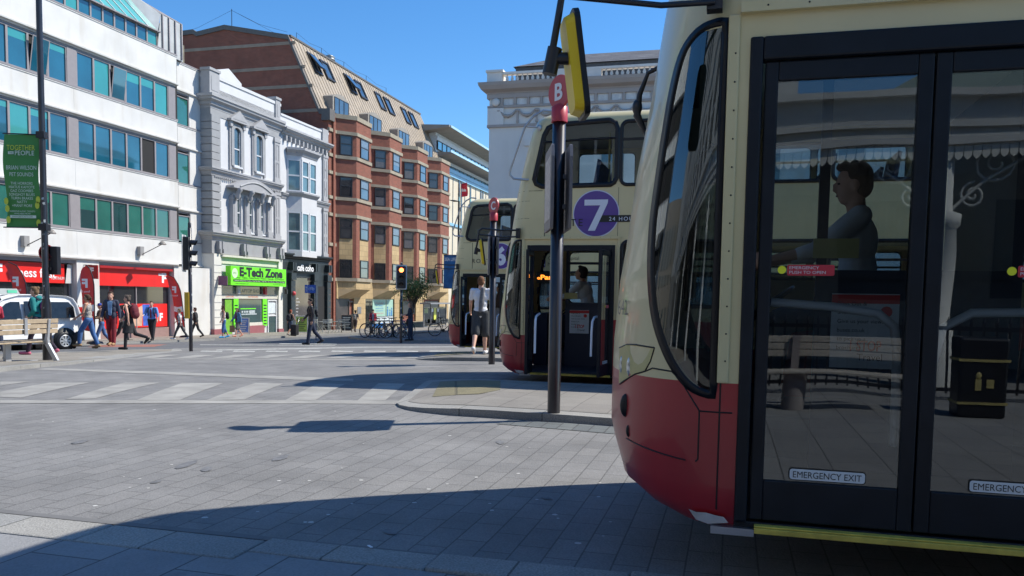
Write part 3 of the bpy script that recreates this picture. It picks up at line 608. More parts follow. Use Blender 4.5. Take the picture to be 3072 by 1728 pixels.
sg = thing('shop_sign', 'bright lime green shop sign board with big black lettering', 'sign', (45.9, FV - .1, 1.75)); part(sg, 'sign_board', bx(42.75, 49.0, FV - .62, FV - .27, 1.78, 2.93), M_green, True)
mb = MB(); t_ = (45.9, FV - .64); text(mb, 'E-Tech Zone', (46.1, FV - .63, 2.36), R_, Z_, .50, 4.9, bold=.05); text(mb, 'Laptops - Tablets - Mobile Phones - Printers - Cameras - LCD Monitors', (45.95, FV - .63, 2.20), R_, Z_, .10, 5.6); mb.box((43.0, FV - .632, 2.0), (48.85, FV - .625, 2.13)); text(mb, 'www.e-techzone.co.uk', (43.9, FV - .63, 1.86), R_, Z_, .07, 1.4); text(mb, 'Tel 01273 95 98 33', (48.0, FV - .63, 1.86), R_, Z_, .07, 1.2); part(sg, 'sign_lettering', mb, M_blk, True)
mb = MB(); text(mb, 'Software & Hardware Repairs - Data Recovery - Upgrades - Internet Cafe - Printer Cartridges', (45.93, FV - .637, 2.03), R_, Z_, .07, 5.7); mb.lathe([(.30, 0), (.30, .01)], (43.15, FV - .625, 2.5), 20, ax=(0, -1, 0)); part(sg, 'strapline_lettering', mb, mat('pale_green', (.6, .85, .5), .5, var=0), True)
mb = MB(); text(mb, 'ETZ', (43.15, FV - .64, 2.45), R_, Z_, .1, .3); part(sg, 'roundel_lettering', mb, M_blk, True)
sg = single('hanging_sign', 'small purple square sign on the cream pier beside the green board', 'sign', MB().box((42.1, FV - .8, 1.75), (42.16, FV - .2, 2.3)), mat('purple_sign', (.14, .05, .12), .5), (42.1, FV, 1.75))
for i, u in enumerate((44.2, 47.2)):
    single('alarm_box', ('white alarm box above the shop window, nearer the doorway', 'red alarm box above the shop window, nearer the glass door')[i], 'alarm', MB().box((u - .14, FV - .22, 1.25), (u + .14, FV - .1, 1.72)).box((u - .1, FV - .24, 1.3), (u + .1, FV - .22, 1.5)), mat('alarm' + str(i), ((.65, .6, .6), (.5, .04, .05))[i], .5), (u, FV, 1.3))
# ---- café building
cb = thing('bay_fronted_townhouse', 'white victorian house with projecting sash bay above a black cafe front', 'building', (52.5, 32, -1.4))
part(cb, 'wall', bx(49.42, 56.1, FV + .02, 40, -1.7, 12.7), M_vwhite, True)
cp = [(49.44, FV + .02), (56.15, FV + .02)]
cornice(cb, cp, 11.95, 12.45, .5); cornice(cb, cp, 7.75, 8.15, .22); cornice(cb, cp, 3.65, 4.1, .4, mat('cafe_black', (.028, .036, .038), .5, var=.1, scale=3))
part(cb, 'parapet', MB().sweep(cp, [(-.3, 12.45), (.0, 12.45), (.0, 13.2), (.06, 13.22), (.06, 13.36), (-.3, 13.36)]), M_vwhite, True)
mb = MB()
for k in range(11): mb.prism([(49.9 + k * .56, FV - .3, 11.95), (50.05 + k * .56, FV - .3, 11.95), (50.05 + k * .56, FV + .02, 11.6), (49.9 + k * .56, FV + .02, 11.6)], (0, .02, .0)) if 0 else mb.box((49.8 + k * .56, FV - .22, 11.62), (49.95 + k * .56, FV + .02, 11.95))
part(cb, 'dentils', mb, M_grey2, True)
mb = MB()
for z0, z1 in ((8.2, 11.6), (4.1, 7.7)):
    mb.box((55.2, FV - .1, z0), (55.85, FV + .02, z1)); mb.box((55.15, FV - .14, z1 - .2), (55.9, FV, z1)); mb.box((55.15, FV - .14, z0), (55.9, FV, z0 + .25))
    for a, b in ((z0 + .4, z0 + 1.5), (z0 + 1.7, z1 - .4)): mb.box((55.33, FV - .125, a), (55.38, FV - .1, b)); mb.box((55.66, FV - .125, a), (55.71, FV - .1, b)); mb.lathe([(.09, 0), (.09, .03)], (55.52, FV - .1, (a + b) / 2), 10, ax=(0, -1, 0))
mb.box((55.1, FV - .1, 12.45), (55.95, FV + .4, 13.5)); part(cb, 'pilaster', mb, M_grey2, True)
bay = [(50.2, FV + .02), (50.9, FV - .75), (53.0, FV - .75), (53.7, FV + .02)]
for z0, z1 in ((6.95, 8.25), (3.9, 4.25), (10.5, 10.75)): part(cb, 'bay_wall', MB().sweep(bay, [(-.4, z0), (0, z0), (0, z1), (-.4, z1)]), M_vwhite, True)
mb = MB().sweep(bay, [(-.4, 8.0), (.04, 8.0), (.2, 8.2), (.2, 8.3), (-.4, 8.3)]); mb.sweep(bay, [(-.9, 10.75), (.05, 10.75), (.1, 10.9), (.3, 11.1), (.3, 11.25), (-.9, 11.25)]); mb.box((50.5, FV - .6, 10.9), (53.4, FV, 11.2)); part(cb, 'bay_cornice', mb, M_grey2, True)
for z0, z1 in ((8.3, 10.5), (4.25, 6.95)):
    for (a, b) in zip(bay[:-1], bay[1:]):
        a = Vector((*a, 0)); b = Vector((*b, 0)); d = (b - a); Lw = d.length; d.normalize(); nn = Vector((d.y, -d.x, 0))
        M = Matrix(((d.x, -nn.x, 0, a.x), (d.y, -nn.y, 0, a.y), (0, 0, 1, 0), (0, 0, 0, 1)))
        k = 1 if Lw < 1.5 else 2
        for i in range(k):
            x0 = Lw * i / k; x1 = Lw * (i + 1) / k; fb = winframe(x0 + .04, x1 - .04, .1, z0, z1, .1, .1, (z0 + z1) / 2); q = MB().join(fb, M); w = part(cb, 'window', q, M_sash, True)
            q = MB().join(MB().box((x0 + .1, .06, z0 + .05), (x1 - .1, .08, z1 - .05)), M); part(w, 'pane', q, mat('bay_pane', (.10, .17, .18), .04, var=.4, scale=.9, spec=1, coat=.5), True)
M_cafe = MATS['cafe_black']
part(cb, 'cafe_front', MB().box((49.42, FV - .05, -1.7), (50.9, FV, 3.7)).box((53.9, FV - .05, -1.7), (56.1, FV, 3.7)).box((50.9, FV - .05, 2.5), (53.9, FV, 3.7)), M_cafe, True)
mb = MB()
for u in (50.55, 53.75, 55.75):
    for k in range(8): mb.box((u - .28, FV - .28, -1.5 + k * .47), (u + .28, FV, -1.5 + k * .47 + .45))
    mb.box((u - .33, FV - .34, 2.28), (u + .33, FV, 2.75)); mb.box((u - .25, FV - .4, 2.95), (u - .05, FV, 3.5)); mb.box((u + .05, FV - .4, 2.95), (u + .25, FV, 3.5))
part(cb, 'cafe_pilaster', mb, M_cafe, True)
part(cb, 'cafe_window', MB().box((50.95, FV - .04, -1.0), (53.4, FV - .02, 2.45)), mat('cafe_glass', (.07, .06, .055), .05, var=.5, scale=.7, spec=1), True)
mb = MB(); 
for k, s_ in enumerate(('coffee', 'breakfast', 'lunch', 'cakes', 'teas', 'juice', 'sandwiches', 'soups')): text(mb, s_, (51.3, FV - .05, .95 - k * .23), R_, Z_, .1, None, 'L')
part(cb, 'window_lettering', mb, M_txw, True)
sg = thing('cafe_sign', 'white raised cafe lettering on the black fascia', 'sign', (52.2, FV - .1, 2.9)); mb = MB(); text(mb, 'café coho', (52.2, FV - .3, 2.95), R_, Z_, .42, 2.3, bold=.03); part(sg, 'sign_lettering', mb, M_txw, True); part(sg, 'sign_rail', MB().box((51.0, FV - .28, 2.86), (53.4, FV - .05, 2.9)), M_cafe, True)
part(cb, 'doorway', MB().box((54.1, FV - .1, -1.6), (55.3, FV - .06, 1.9)), M_void, True)
single('red_alarm_box', 'small red and white alarm bell box on the black cafe pillar', 'alarm', MB().lathe([(.02, .12), (.13, .1), (.15, 0)], (50.55, FV - .3, 1.35), 10, ax=(0, -1, 0)), mat('alarm1', (.5, .04, .05), .5), (50.55, FV - .3, 1.3))
single('wall_lantern', 'small dark lantern on the wall between green shop and cafe', 'wall light', MB().box((49.3, FV - .5, 1.3), (49.45, FV - .32, 1.6)).tube([(49.37, FV - .4, 1.6), (49.37, FV - .05, 1.7)], .02, 6), M_black, (49.37, FV, 1.5))
# ---- brick block with angled bays
M_brick = brickmat('red_brick', (.30, .078, .046), (.21, .054, .034), (.22, .15, .11), .23, .078, .012, 'wall', bump=.3, var=.3, big=.14)
M_stone = mat('stone_band', (.32, .275, .20), .8, var=.14, scale=2, stain=.2)
M_tanp = brickmat('tan_blocks', (.52, .38, .20), (.42, .30, .155), (.25, .19, .11), .62, .42, .012, 'wall', bump=.25, var=.15, big=.08)
M_bfr = mat('window_black', (.02, .02, .022), .4, var=0)
M_bp = mat('brick_pane', (.05, .075, .10), .03, var=.5, scale=.8, spec=1, coat=.7)
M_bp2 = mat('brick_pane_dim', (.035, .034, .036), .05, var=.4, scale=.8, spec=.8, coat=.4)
M_cop = mat('standing_seam_tan', (.33, .27, .20), .55, var=.14, scale=1.4, stain=.25, metal=.1, stcol=(.25, .19, .13))
M_copd = mat('roof_edge_brown', (.13, .115, .10), .6, var=.1)
kb_ = thing('brick_bay_block', 'red brick block with four angled bays under a tan ribbed mansard roof', 'building', (70, 33, -1.5))
part(kb_, 'wall', MB().prism([(56.2, 29.52, -2), (56.2, 29.52, 15.05), (56.2, 30.3, 15.1), (56.2, 32.75, 20.55), (56.2, 38.3, 21.65), (56.2, 40.8, 21.35), (56.2, 54, 20.9), (56.2, 54, -2)], (26.6, 0, 0)), M_brick, True)
mb = MB()
for z in (20.15, 18.34, 16.93, 15.1): mb.box((56.17, 30.0 + max(0, (z - 15.1) * .45), z - .12), (56.21, 54, z + .12))
part(kb_, 'gable_band', mb, brickmat('band_brick', (.40, .30, .22), (.34, .25, .18), (.25, .2, .15), .23, .078, .012), True)
mb = MB(); pr = [(29.4, 15.05), (30.25, 15.15), (32.85, 20.75), (38.3, 21.85), (40.8, 21.5), (41.1, 21.7), (54, 21.1)]
for (a, b), (c, d) in zip(pr[:-1], pr[1:]): mb.prism([(56.1, a, b), (56.1, c, d), (56.1, c, d - .35), (56.1, a, b - .35)], (.4, 0, 0))
mb.box((56.0, 29.3, 14.3), (56.8, 30.0, 15.15)); part(kb_, 'roof_edge', mb, M_copd, True)
s0 = Vector((0, 30.15, 15.08)); s1 = Vector((0, 32.8, 20.7)); sd = s1 - s0; sn = Vector((0, -sd.z, sd.y)).normalized()
mb = MB(); mb.quad((56.45, s0.y, s0.z), (83, s0.y, s0.z), (83, s1.y, s1.z), (56.45, s1.y, s1.z)); mb.quad((56.45, s1.y, s1.z), (83, s1.y, s1.z), (83, 38.3, 21.7), (56.45, 38.3, 21.7))
rf = part(kb_, 'roof', mb, M_cop, True)
mb = MB(); u = 56.9
while u < 82.9:
    a = Vector((u, s0.y, s0.z)) + sn * .05; b = Vector((u, s1.y, s1.z)) + sn * .05; mb.tube([a - sn * .03, b - sn * .03], .028, 4, 0); u += .56
for t in (.36, .7): a = s0 + sd * t; mb.box((56.5, a.y - .008, a.z - .01), (83, a.y, a.z + .01))
part(rf, 'seams', mb, M_cop, True); part(rf, 'ridge', MB().box((56.3, 32.7, 20.66), (83, 32.95, 20.8)), M_copd, True)
for b in range(4):
    for d in (0, 2.05):
        u = 58.1 + 6.17 * b + d; a = s0 + sd * .60; e = s0 + sd * .88; M = None
        q = MB()
        for (x0, x1, t0, t1) in ((0, .12, .6, .88), (1.2, 1.32, .6, .88), (.12, 1.2, .6, .625), (.12, 1.2, .855, .88)):
            p0 = s0 + sd * t0; p1 = s0 + sd * t1; q.prism([(u + x0, p0.y, p0.z), (u + x1, p0.y, p0.z), (u + x1, p1.y, p1.z), (u + x0, p1.y, p1.z)], sn * .15)
        w = part(kb_, 'roof_window', q, M_bfr, True); p0 = s0 + sd * .625; p1 = s0 + sd * .855; o2 = sn * .08
        if d == 0 and b < 2:
            q = MB(); top = p1 + sn * .14; bot = p0 + sn * .5; q.prism([(u + .12, bot.y, bot.z), (u + 1.2, bot.y, bot.z), (u + 1.2, top.y, top.z), (u + .12, top.y, top.z)], sn * .06, 0); part(w, 'sash', q, M_bfr, True); q = MB().quad((u + .18, bot.y - .06, bot.z + .12), (u + 1.14, bot.y - .06, bot.z + .12), (u + 1.14, top.y - .08, top.z), (u + .18, top.y - .08, top.z)); part(w, 'pane', q, M_bp, True)
            part(w, 'opening', MB().quad(*[(x, (p + o2 * .3).y, (p + o2 * .3).z) for x, p in ((u + .12, p0), (u + 1.2, p0), (u + 1.2, p1), (u + .12, p1))]), M_void, True)
        else: part(w, 'pane', MB().quad(*[(x, (p + o2).y, (p + o2).z) for x, p in ((u + .12, p0), (u + 1.2, p0), (u + 1.2, p1), (u + .12, p1))]), M_bp, True)
    u = 57.7 + 6.3 * b; q = MB(); top = [(u + 2.85, 16.5)] + [(u + 2.85 - 2.85 * k / 8, 16.5 + .38 * math.sin(math.pi * k / 8)) for k in range(1, 8)] + [(u, 16.5)]
    q.prism([(x, 29.95, z) for x, z in [(u, 15.1), (u + 2.85, 15.1)] + top], (0, 2.2, 0)); dm = part(kb_, 'dormer', q, mat('dormer_grey', (.30, .27, .225), .6, var=.1, stain=.2), True)
    for k in range(3): f = part(dm, 'window', winframe(u + .25 + k * .8, u + 1.05 + k * .8, 29.96, 15.25, 16.5, .05, .05), M_bfr, True); part(f, 'pane', MB().quad((u + .3 + k * .8, 29.93, 15.3), (u + 1.0 + k * .8, 29.93, 15.3), (u + 1.0 + k * .8, 29.93, 16.45), (u + .3 + k * .8, 29.93, 16.45)), M_bp, True)
M_fl = mat('wall_soffit_tan', (.44, .33, .19), .8, var=.1, scale=2)
for b in range(4):
    u0 = 57.3 + 6.33 * b; P = [(u0, 29.6), (u0 + 1.28, 28.38), (u0 + 4.05, 28.45), (u0 + 5.1, 29.6)]
    q = MB(); poly = P + [(u0 + 5.1, 29.7), (u0, 29.7)]; q.prism([(a, c, 2.55) for a, c in poly], (0, 0, 12.3)); bw = part(kb_, 'bay', q, M_brick, True)
    q = MB()
    for z0, z1, o_ in ((14.72, 15.05, .08), (13.55, 13.80, .09), (11.70, 11.95, .09), (10.40, 10.62, .09), (8.55, 8.80, .09), (7.26, 7.50, .09), (2.36, 2.62, .12)): q.sweep(P, [(-.3, z0), (o_, z0), (o_, z1), (-.3, z1)])
    part(bw, 'stone_bands', q, M_stone, True)
    for (A_, B_) in ((P[0], P[1]), (P[1], P[2])):
        a = Vector((*A_, 0)); d = Vector((*B_, 0)) - a; Lw = d.length; d.normalize(); nn = Vector((d.y, -d.x, 0)); M = Matrix(((d.x, -nn.x, 0, a.x), (d.y, -nn.y, 0, a.y), (0, 0, 1, 0), (0, 0, 0, 1)))
        x0, x1 = Lw * .24, Lw * .80
        part(bw, 'window_recess', MB().join(MB().box((x0 - .04, -.012, 2.7), (x1 + .04, .05, 7.2)), M), M_tanp, True)
        for i, (z0, z1) in enumerate(((2.64, 4.05), (5.66, 7.18), (8.84, 10.34), (12.0, 13.5))):
            f = winframe(x0, x1, .02, z0, z1, .07, .10, (z0 + z1) / 2 + .1); w = part(bw, 'window', MB().join(f, M), M_bfr, True)
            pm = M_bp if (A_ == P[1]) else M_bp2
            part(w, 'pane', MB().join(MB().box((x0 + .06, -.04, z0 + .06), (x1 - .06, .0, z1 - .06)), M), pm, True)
            if (b * 7 + i * 3 + (A_ == P[1])) % 3 != 0 and i > 0:
                zb = z0 + (z1 - z0) * (.5 if (b + i) % 2 else .35 + .12 * ((b * 5 + i) % 4)); lo_ = (A_ == P[0])
                part(w, 'blind_reflection', MB().join(MB().box((x0 + .07, -.046, z0 + .07 if lo_ else zb), (x1 - .07, -.0405, zb if lo_ else z1 - .07)), M), mat('reflection_grey', (.115, .105, .10), .35, var=.15, spec=.8) if lo_ else mat('blind_blue', (.15, .20, .25), .3, var=.2, spec=.8), False if 0 else True)  # half-height quads: blinds above, pane reflections painted in grey below
            if i == 0 and A_ == P[0]:
                q = MB()
                for k in range(7): q.join(MB().box((x0 + .08 + k * (x1 - x0 - .16) / 6 - .012, -.12, z0 + .05), (x0 + .08 + k * (x1 - x0 - .16) / 6 + .012, -.1, z1 - .1)), M)
                part(w, 'window_bars', q, M_bfr, True)
    # canted stone underside
    q = MB(); lo = [(u0, 29.62, .98), (u0 + 1.5, 29.5, .98), (u0 + 3.9, 29.5, .98), (u0 + 5.1, 29.62, .98)]; hi = [(a, c, 1.75) for a, c in P]; hi2 = [(a, c, 2.36) for a, c in P]
    for i in range(3): q.quad(lo[i], lo[i + 1], hi[i + 1], hi[i], 0); q.quad(hi[i], hi[i + 1], hi2[i + 1], hi2[i], 1)
    part(bw, 'underside', q, [M_fl, M_tanp], True)
q = MB()
for z in (13.55, 11.7, 10.4, 8.55, 7.26, 5.0, 2.36): q.box((56.18, 29.42, z), (57.3, 29.6, z + .24))
part(kb_, 'corner_bands', q, M_stone, True)
q = MB(); q.box((56.75, 29.38, -2), (57.05, 29.52, 14.4)); part(kb_, 'corner_pier', q, M_brick, True)
q = MB()
for a, b in ((60.2, 62.35), (68.4, 69.8), (73.6, 75.6), (80.2, 83)): q.box((a, 29.36, -2.4), (b, 29.52, 1.6))
q.box((57.3, 29.40, 1.0), (83, 29.515, 2.36)); part(kb_, 'stone_pier', q, M_tanp, True)
part(kb_, 'entrance', MB().box((57.3, 29.46, -1.8), (59.6, 29.5, .98)), mat('entrance_dim', (.05, .04, .035), .5, var=.5, scale=1), True)
part(kb_, 'entrance_door', winframe(59.4, 60.2, 29.48, -1.7, .8, .08, .08, -.3), mat('bronze', (.09, .08, .07), .4), True)
sw = part(kb_, 'shop_window', MB().box((62.4, 29.44, -1.9), (68.3, 29.5, .98)), mat('shop_glass_dim', (.03, .035, .035), .05, var=.5, spec=1), True)
q = MB(); q.box((63.9, 29.42, -.5), (66.6, 29.43, .95), 0); q.box((66.75, 29.42, -.5), (68.2, 29.43, .95), 0); q.box((63.9, 29.41, -1.1), (68.2, 29.42, -.55), 1); q.box((63.9, 29.41, -1.5), (68.2, 29.42, -1.1), 2)
for k in range(5): text(q, ('Family', 'of a better', 'services for', 'Mental Health Clinic', 'Open door Service')[k], (65.3, 29.405, .6 - k * .22), R_, Z_, .1, 1.6, mi=(3, 2, 2, 2, 3)[k])
for k, (x, h) in enumerate(((67.0, .7), (67.5, .45), (67.9, .6))): q.ell((x, 29.4, -.45 + h), (.08, .01, .09), 2); q.box((x - .09, 29.4, -.48), (x + .09, 29.41, -.48 + h - .12), 2)
part(sw, 'window_graphics', q, [mat('mint', (.36, .56, .44), .5, var=.05), mat('pale_sheet', (.6, .66, .68), .5), mat('bright_blue', (.02, .2, .6), .5), mat('pink_letters', (.6, .12, .2), .5)], True)
part(kb_, 'shop_window', MB().box((69.9, 29.44, -.4), (73.5, 29.5, .8)).box((75.7, 29.44, -.4), (80.1, 29.5, .8)), M_bfr, True)
part(kb_, 'name_plate', MB().box((60.8, 29.33, -.2), (61.5, 29.36, .35)), mat('plate_grey', (.2, .2, .2), .4), True)
q = MB()
for u in (58, 62, 66, 70.5, 75): q.tube([(u, 33.2, 20.7), (u, 33.2, 21.5)], .02, 5)
for a, b in ((58, 62), (62, 66), (66, 70.5), (70.5, 75)): q.tube([(a, 33.2, 21.5), (a + (b - a) / 2, 33.2, 21.3), (b, 33.2, 21.5)], .012, 4)
part(kb_, 'safety_line', q, M_black, True)
q = MB(); q.lathe([(.3, 0), (.3, .3), (.45, .3), (.45, .42), (.3, .5), (.45, .6), (.2, .75)], (63.8, 33.4, 20.7), 12); part(kb_, 'roof_vent', q, mat('galvanised', (.3, .31, .3), .4, metal=.5), True)
q = MB(); q.tube([(58, 38.9, 21.5), (58, 38.9, 23.7)], .03, 5)
for e in ((56.5, 44, 21.3), (58, 34, 21.6), (64, 33, 21.2)):
    q.tube([(58, 38.9, 23.6), ((58 + e[0]) / 2, (38.9 + e[1]) / 2, (23.6 + e[2]) / 2 - .25), e], .010, 4)
part(kb_, 'mast', q, M_black, True)
# low roofs glimpsed behind the parapets
q = MB(); q.prism([(44.5, 31.5, 13.4), (48.0, 31.5, 13.4), (48, 31.5, 15.0), (46.6, 31.5, 15.6), (44.5, 31.5, 14.9)], (0, 3, 0)); part(vb, 'dormer', q, M_vwhite, True)
q = MB(); q.box((39.4, 31.2, 14.0), (41.8, 36, 15.6)); part(ob, 'roof_tank', q, mat('mossy_stone', (.2, .18, .13), .9, var=.3, scale=2), True)
part(cb, 'roof', MB().prism([(49.6, 30.2, 13.0), (56.1, 30.2, 13.0), (56.1, 34, 15.2), (49.6, 34, 15.6)], (0, 0, -.2)), mat('slate', (.12, .125, .135), .6, var=.2, scale=5), True)
part(cb, 'skylight', MB().prism([(51.2, 30.9, 13.5), (53.0, 30.9, 13.5), (53.0, 32.2, 14.3), (51.2, 32.2, 14.3)], (0, 0, .25)), M_zinc, True)
# ---- hotel
hb = thing('hotel_building', 'cream and blue hotel block with two long overhanging eaves down the street', 'building', (100, 34, -2))
M_cream = mat('cream_panel', (.62, .55, .42), .8, var=.06, scale=1)
M_bluep = mat('blue_cladding', (.24, .46, .62), .4, var=.08, scale=1)
part(hb, 'wall', bx(83.0, 140, 30.5, 45, -3, 14.6), M_cream, True)
q = MB(); q.box((83, 30.3, 14.55), (140, 30.6, 14.95), 0); q.box((83, 30.2, 14.95), (140, 30.6, 15.35), 1); q.box((83.0, 30.8, 15.9), (140, 31, 16.6), 2); q.box((83, 30.8, 17.95), (140, 31, 18.4), 2); q.box((83, 31, 15), (140, 45, 18.8), 2)
part(hb, 'cladding_bands', q, [M_bluep, M_bluep, mat('pale_cladding', (.62, .66, .68), .5, var=.1)], True)
for z, zt in ((18.9, 19.3), (16.35, 16.7)):
    q = MB(); q.prism([(81.6 if z > 17 else 83.1, 29.0, z + .12), (81.6 if z > 17 else 83.1, 29.0, z + .3), (81.6 if z > 17 else 83.1, 33, z + .5), (81.6 if z > 17 else 83.1, 33, z - .35)], (58, 0, 0), 0); e = part(hb, 'eaves', q, mat('soffit_grey', (.27, .26, .23), .7, var=.1, scale=1), True)
    part(e, 'fascia_edge', MB().box((82, 28.9, z + .1), (140, 28.99, z + .33)), mat('pale_blue_edge', (.42, .62, .72), .3), True)
M_hp = mat('hotel_pane', (.10, .36, .50), .04, var=.4, scale=.5, spec=1, coat=.7)
for k in range(30):
    u = 83.2 + k * 1.45
    for z0, z1 in ((17.0, 17.95), (15.38, 15.9)): w = part(hb, 'window', winframe(u, u + 1.45, 30.9, z0, z1, .07, .1), M_bfr, True); part(w, 'pane', MB().box((u + .05, 30.85, z0), (u + 1.4, 30.89, z1)), M_hp, True)
q = MB()
for k in range(12):
    u = 84.9 + k * 4.2; q.box((u, 30.44, -2), (u + .5, 30.52, 14.5)); q.box((u + 2.3, 30.46, -2), (u + 2.45, 30.52, 14.5)); 
    if k % 2: q.box((u + .9, 30.44, -2), (u + 1.3, 30.52, 14.5))
part(hb, 'window_strip', q, mat('strip_grey', (.045, .05, .055), .2, var=.2, spec=.8), True)
q = MB()
for z in (13.2, 10.0, 7.0, 4.0): 
    for k in range(12): q.box((84.95 + k * 4.2, 30.41, z), (85.35 + k * 4.2, 30.45, z - 1.3))
part(hb, 'window_lights', q, mat('green_glass', (.16, .36, .32), .1, spec=1), True)
part(hb, 'string_course', MB().box((83, 30.36, 9.2), (140, 30.52, 9.5)), M_bluep, True)
q = MB()
for k, c_ in enumerate('HOTEL'): text(q, c_, (90.2, 30.3, 8.0 - k * 1.55), R_, Z_, 1.1, 1.0, bold=.04)
part(hb, 'wall_lettering', q, M_blk, True)
sg = thing('hotel_flag_sign', 'red projecting wall sign with white lower case lettering on the cream hotel', 'sign', (89.6, 29.6, 12.5))
q = MB(); n = 8; rowz = [(12.75 + 1.5 * i / n, .18 * math.sin(i * .7)) for i in range(n + 1)]
q.add([p for z, d in rowz for p in ((89.7 + d * .4, 30.3, z), (89.7 + d, 29.6, z + .1))], [(2 * i, 2 * i + 1, 2 * i + 3, 2 * i + 2) for i in range(n)]); q.add([p for z, d in rowz for p in ((89.78 + d * .4, 30.3, z), (89.78 + d, 29.6, z + .1))], [(2 * i + 2, 2 * i + 3, 2 * i + 1, 2 * i) for i in range(n)])
part(sg, 'sign_panel', q, mat('sign_crimson', (.62, .02, .05), .5), True); q = MB(); text(q, 'ibis', (89.5, 29.95, 13.35), (0, -1, 0), Z_, .3, .55, bold=.04); part(sg, 'sign_lettering', q, M_txw, True)
# ---- classical stone building
M_cst = mat('pale_stucco', (.76, .72, .66), .8, var=.05, scale=.8, stain=.12, bump=.1)
M_cstd = mat('taupe_stucco', (.43, .37, .33), .8, var=.06, scale=1.5)
lb = thing('classical_building', 'large pale stucco classical building with balustrade behind the buses', 'building', (42, 0, -.6))
CU = 36.6; cpth = [(60, 11.05), (CU, 11.05), (CU, -30)]
def swp(prof): return MB().sweep([(60, 11.05), (CU, 11.05), (CU, -30)][::-1], prof)
SG = -1
def ring(z0, z1, out, m, nm='string_course'): 
    return part(lb, nm, MB().sweep(cpth, [(SG * -.4, z0), (SG * out, z0), (SG * out, z1), (SG * -.4, z1)]), m, True)
SG = 1
part(lb, 'wall', bx(CU, 60, -30, 11.05, -1.5, 10.9), M_cst, True)
part(lb, 'cornice', MB().sweep(cpth, [(-.3, 10.55), (.05, 10.55), (.1, 10.65), (.32, 10.75), (.42, 10.92), (.45, 11.05), (-.3, 11.05)]), M_cstd, True)
ring(10.38, 10.56, .1, M_cstd, 'architrave'); ring(9.95, 10.06, .08, M_cstd); ring(9.08, 9.2, .09, M_cstd); ring(5.2, 5.35, .06, M_cst)
q = MB(); v = 10.75
while v > -14:
    q.add([(CU - .02, v - .22 + .44 * k / 8 - .0, 10.08 + (.30 + .08 * math.sin(math.pi * k / 8) if 0 < k < 8 else .30)) for k in range(9)] + [(CU - .02, v + .22, 10.08), (CU - .02, v - .22, 10.08)], [tuple(range(11))], 0)
    q.box((CU - .09, v - .36, 10.06), (CU, v - .26, 10.42), 1); v -= .62
part(lb, 'arched_frieze', q, [mat('stucco_bright', (.68, .67, .64), .8), M_cstd], True)
q = MB(); v = 10.6
while v > -14:
    q.box((CU - .06, v - .04, 9.3), (CU, v + .04, 9.85)); q.ell((CU - .04, v, 9.82), (.05, .14, .06)); q.ell((CU - .03, v, 9.32), (.04, .07, .09))
    q.tube([(CU - .05, v - .08, 9.8), (CU - .07, v - .25, 9.62), (CU - .07, v - .45, 9.56), (CU - .07, v - .65, 9.62), (CU - .05, v - .8, 9.8)], [.03, .06, .09, .06, .03], 6); v -= .9
part(lb, 'swags', q, M_cstd, True)
q = MB(); q.box((CU - .08, 10.35, 9.2), (CU + .5, 11.12, 10.0)); q.lathe([(.17, 0), (.19, .03), (.1, .06), (.0, .06)], (CU - .08, 10.72, 10.2), 16, ax=(-1, 0, 0)); q.box((CU - .12, 10.45, 11.05), (CU + .6, 11.15, 11.55)); q.box((CU - .18, 10.38, 11.55), (CU + .66, 11.2, 11.65))
for a, b in ((7.95, 5.9), (2.0, -.2)): q.box((CU - .05, b, 11.05), (CU + .3, a, 11.5))
part(lb, 'corner_block', q, M_cst, True)
q = MB(); q.box((CU - .06, -14, 11.46), (CU + .28, 10.45, 11.56)); q.box((CU - .06, -14, 11.05), (CU + .28, 10.45, 11.12)); part(lb, 'balustrade_rail', q, M_cst, True)
q = MB(); v = 10.25
while v > -14:
    if not (5.9 < v < 7.95 or -.2 < v < 2.0): q.lathe([(.05, 0), (.035, .04), (.07, .12), (.075, .16), (.03, .28), (.05, .34)], (CU + .1, v, 11.12), 8)
    v -= .24
part(lb, 'balusters', q, M_cst, True)
M_sl = brickmat('roof_slate', (.15, .15, .155), (.11, .11, .12), (.06, .06, .065), .3, .22, .01, 'wall', var=.4)
q = MB(); q.quad((37.9, 10.3, 12.15), (37.9, -30, 12.15), (40.5, -30, 13.3), (40.5, 8.0, 13.3)); q.quad((60, 10.3, 12.15), (37.9, 10.3, 12.15), (40.5, 8.0, 13.3), (60, 8.0, 13.3)); q.quad((40.5, 8, 13.3), (40.5, -30, 13.3), (60, -30, 13.3), (60, 8, 13.3)); rf = part(lb, 'roof', q, M_sl, True)
part(rf, 'parapet_gutter', bx(38, 59, -30, 10.2, 10.9, 12.14), mat('lead_dark', (.06, .065, .07), .6, var=.2), True)
for v in (8.6, 5.3, 2.0, -1.3, -4.6, -8):
    for z0, z1 in ((5.9, 8.2), (1.4, 4.2)):
        w = part(lb, 'window', MB().box((CU - .06, v - .7, z0 - .15), (CU, v + .7, z0)).box((CU - .1, v - .75, z1), (CU, v + .75, z1 + .3)), M_cst, True); part(w, 'pane', bx(CU - .03, CU - .01, v - .5, v + .5, z0, z1), M_sashp, True)
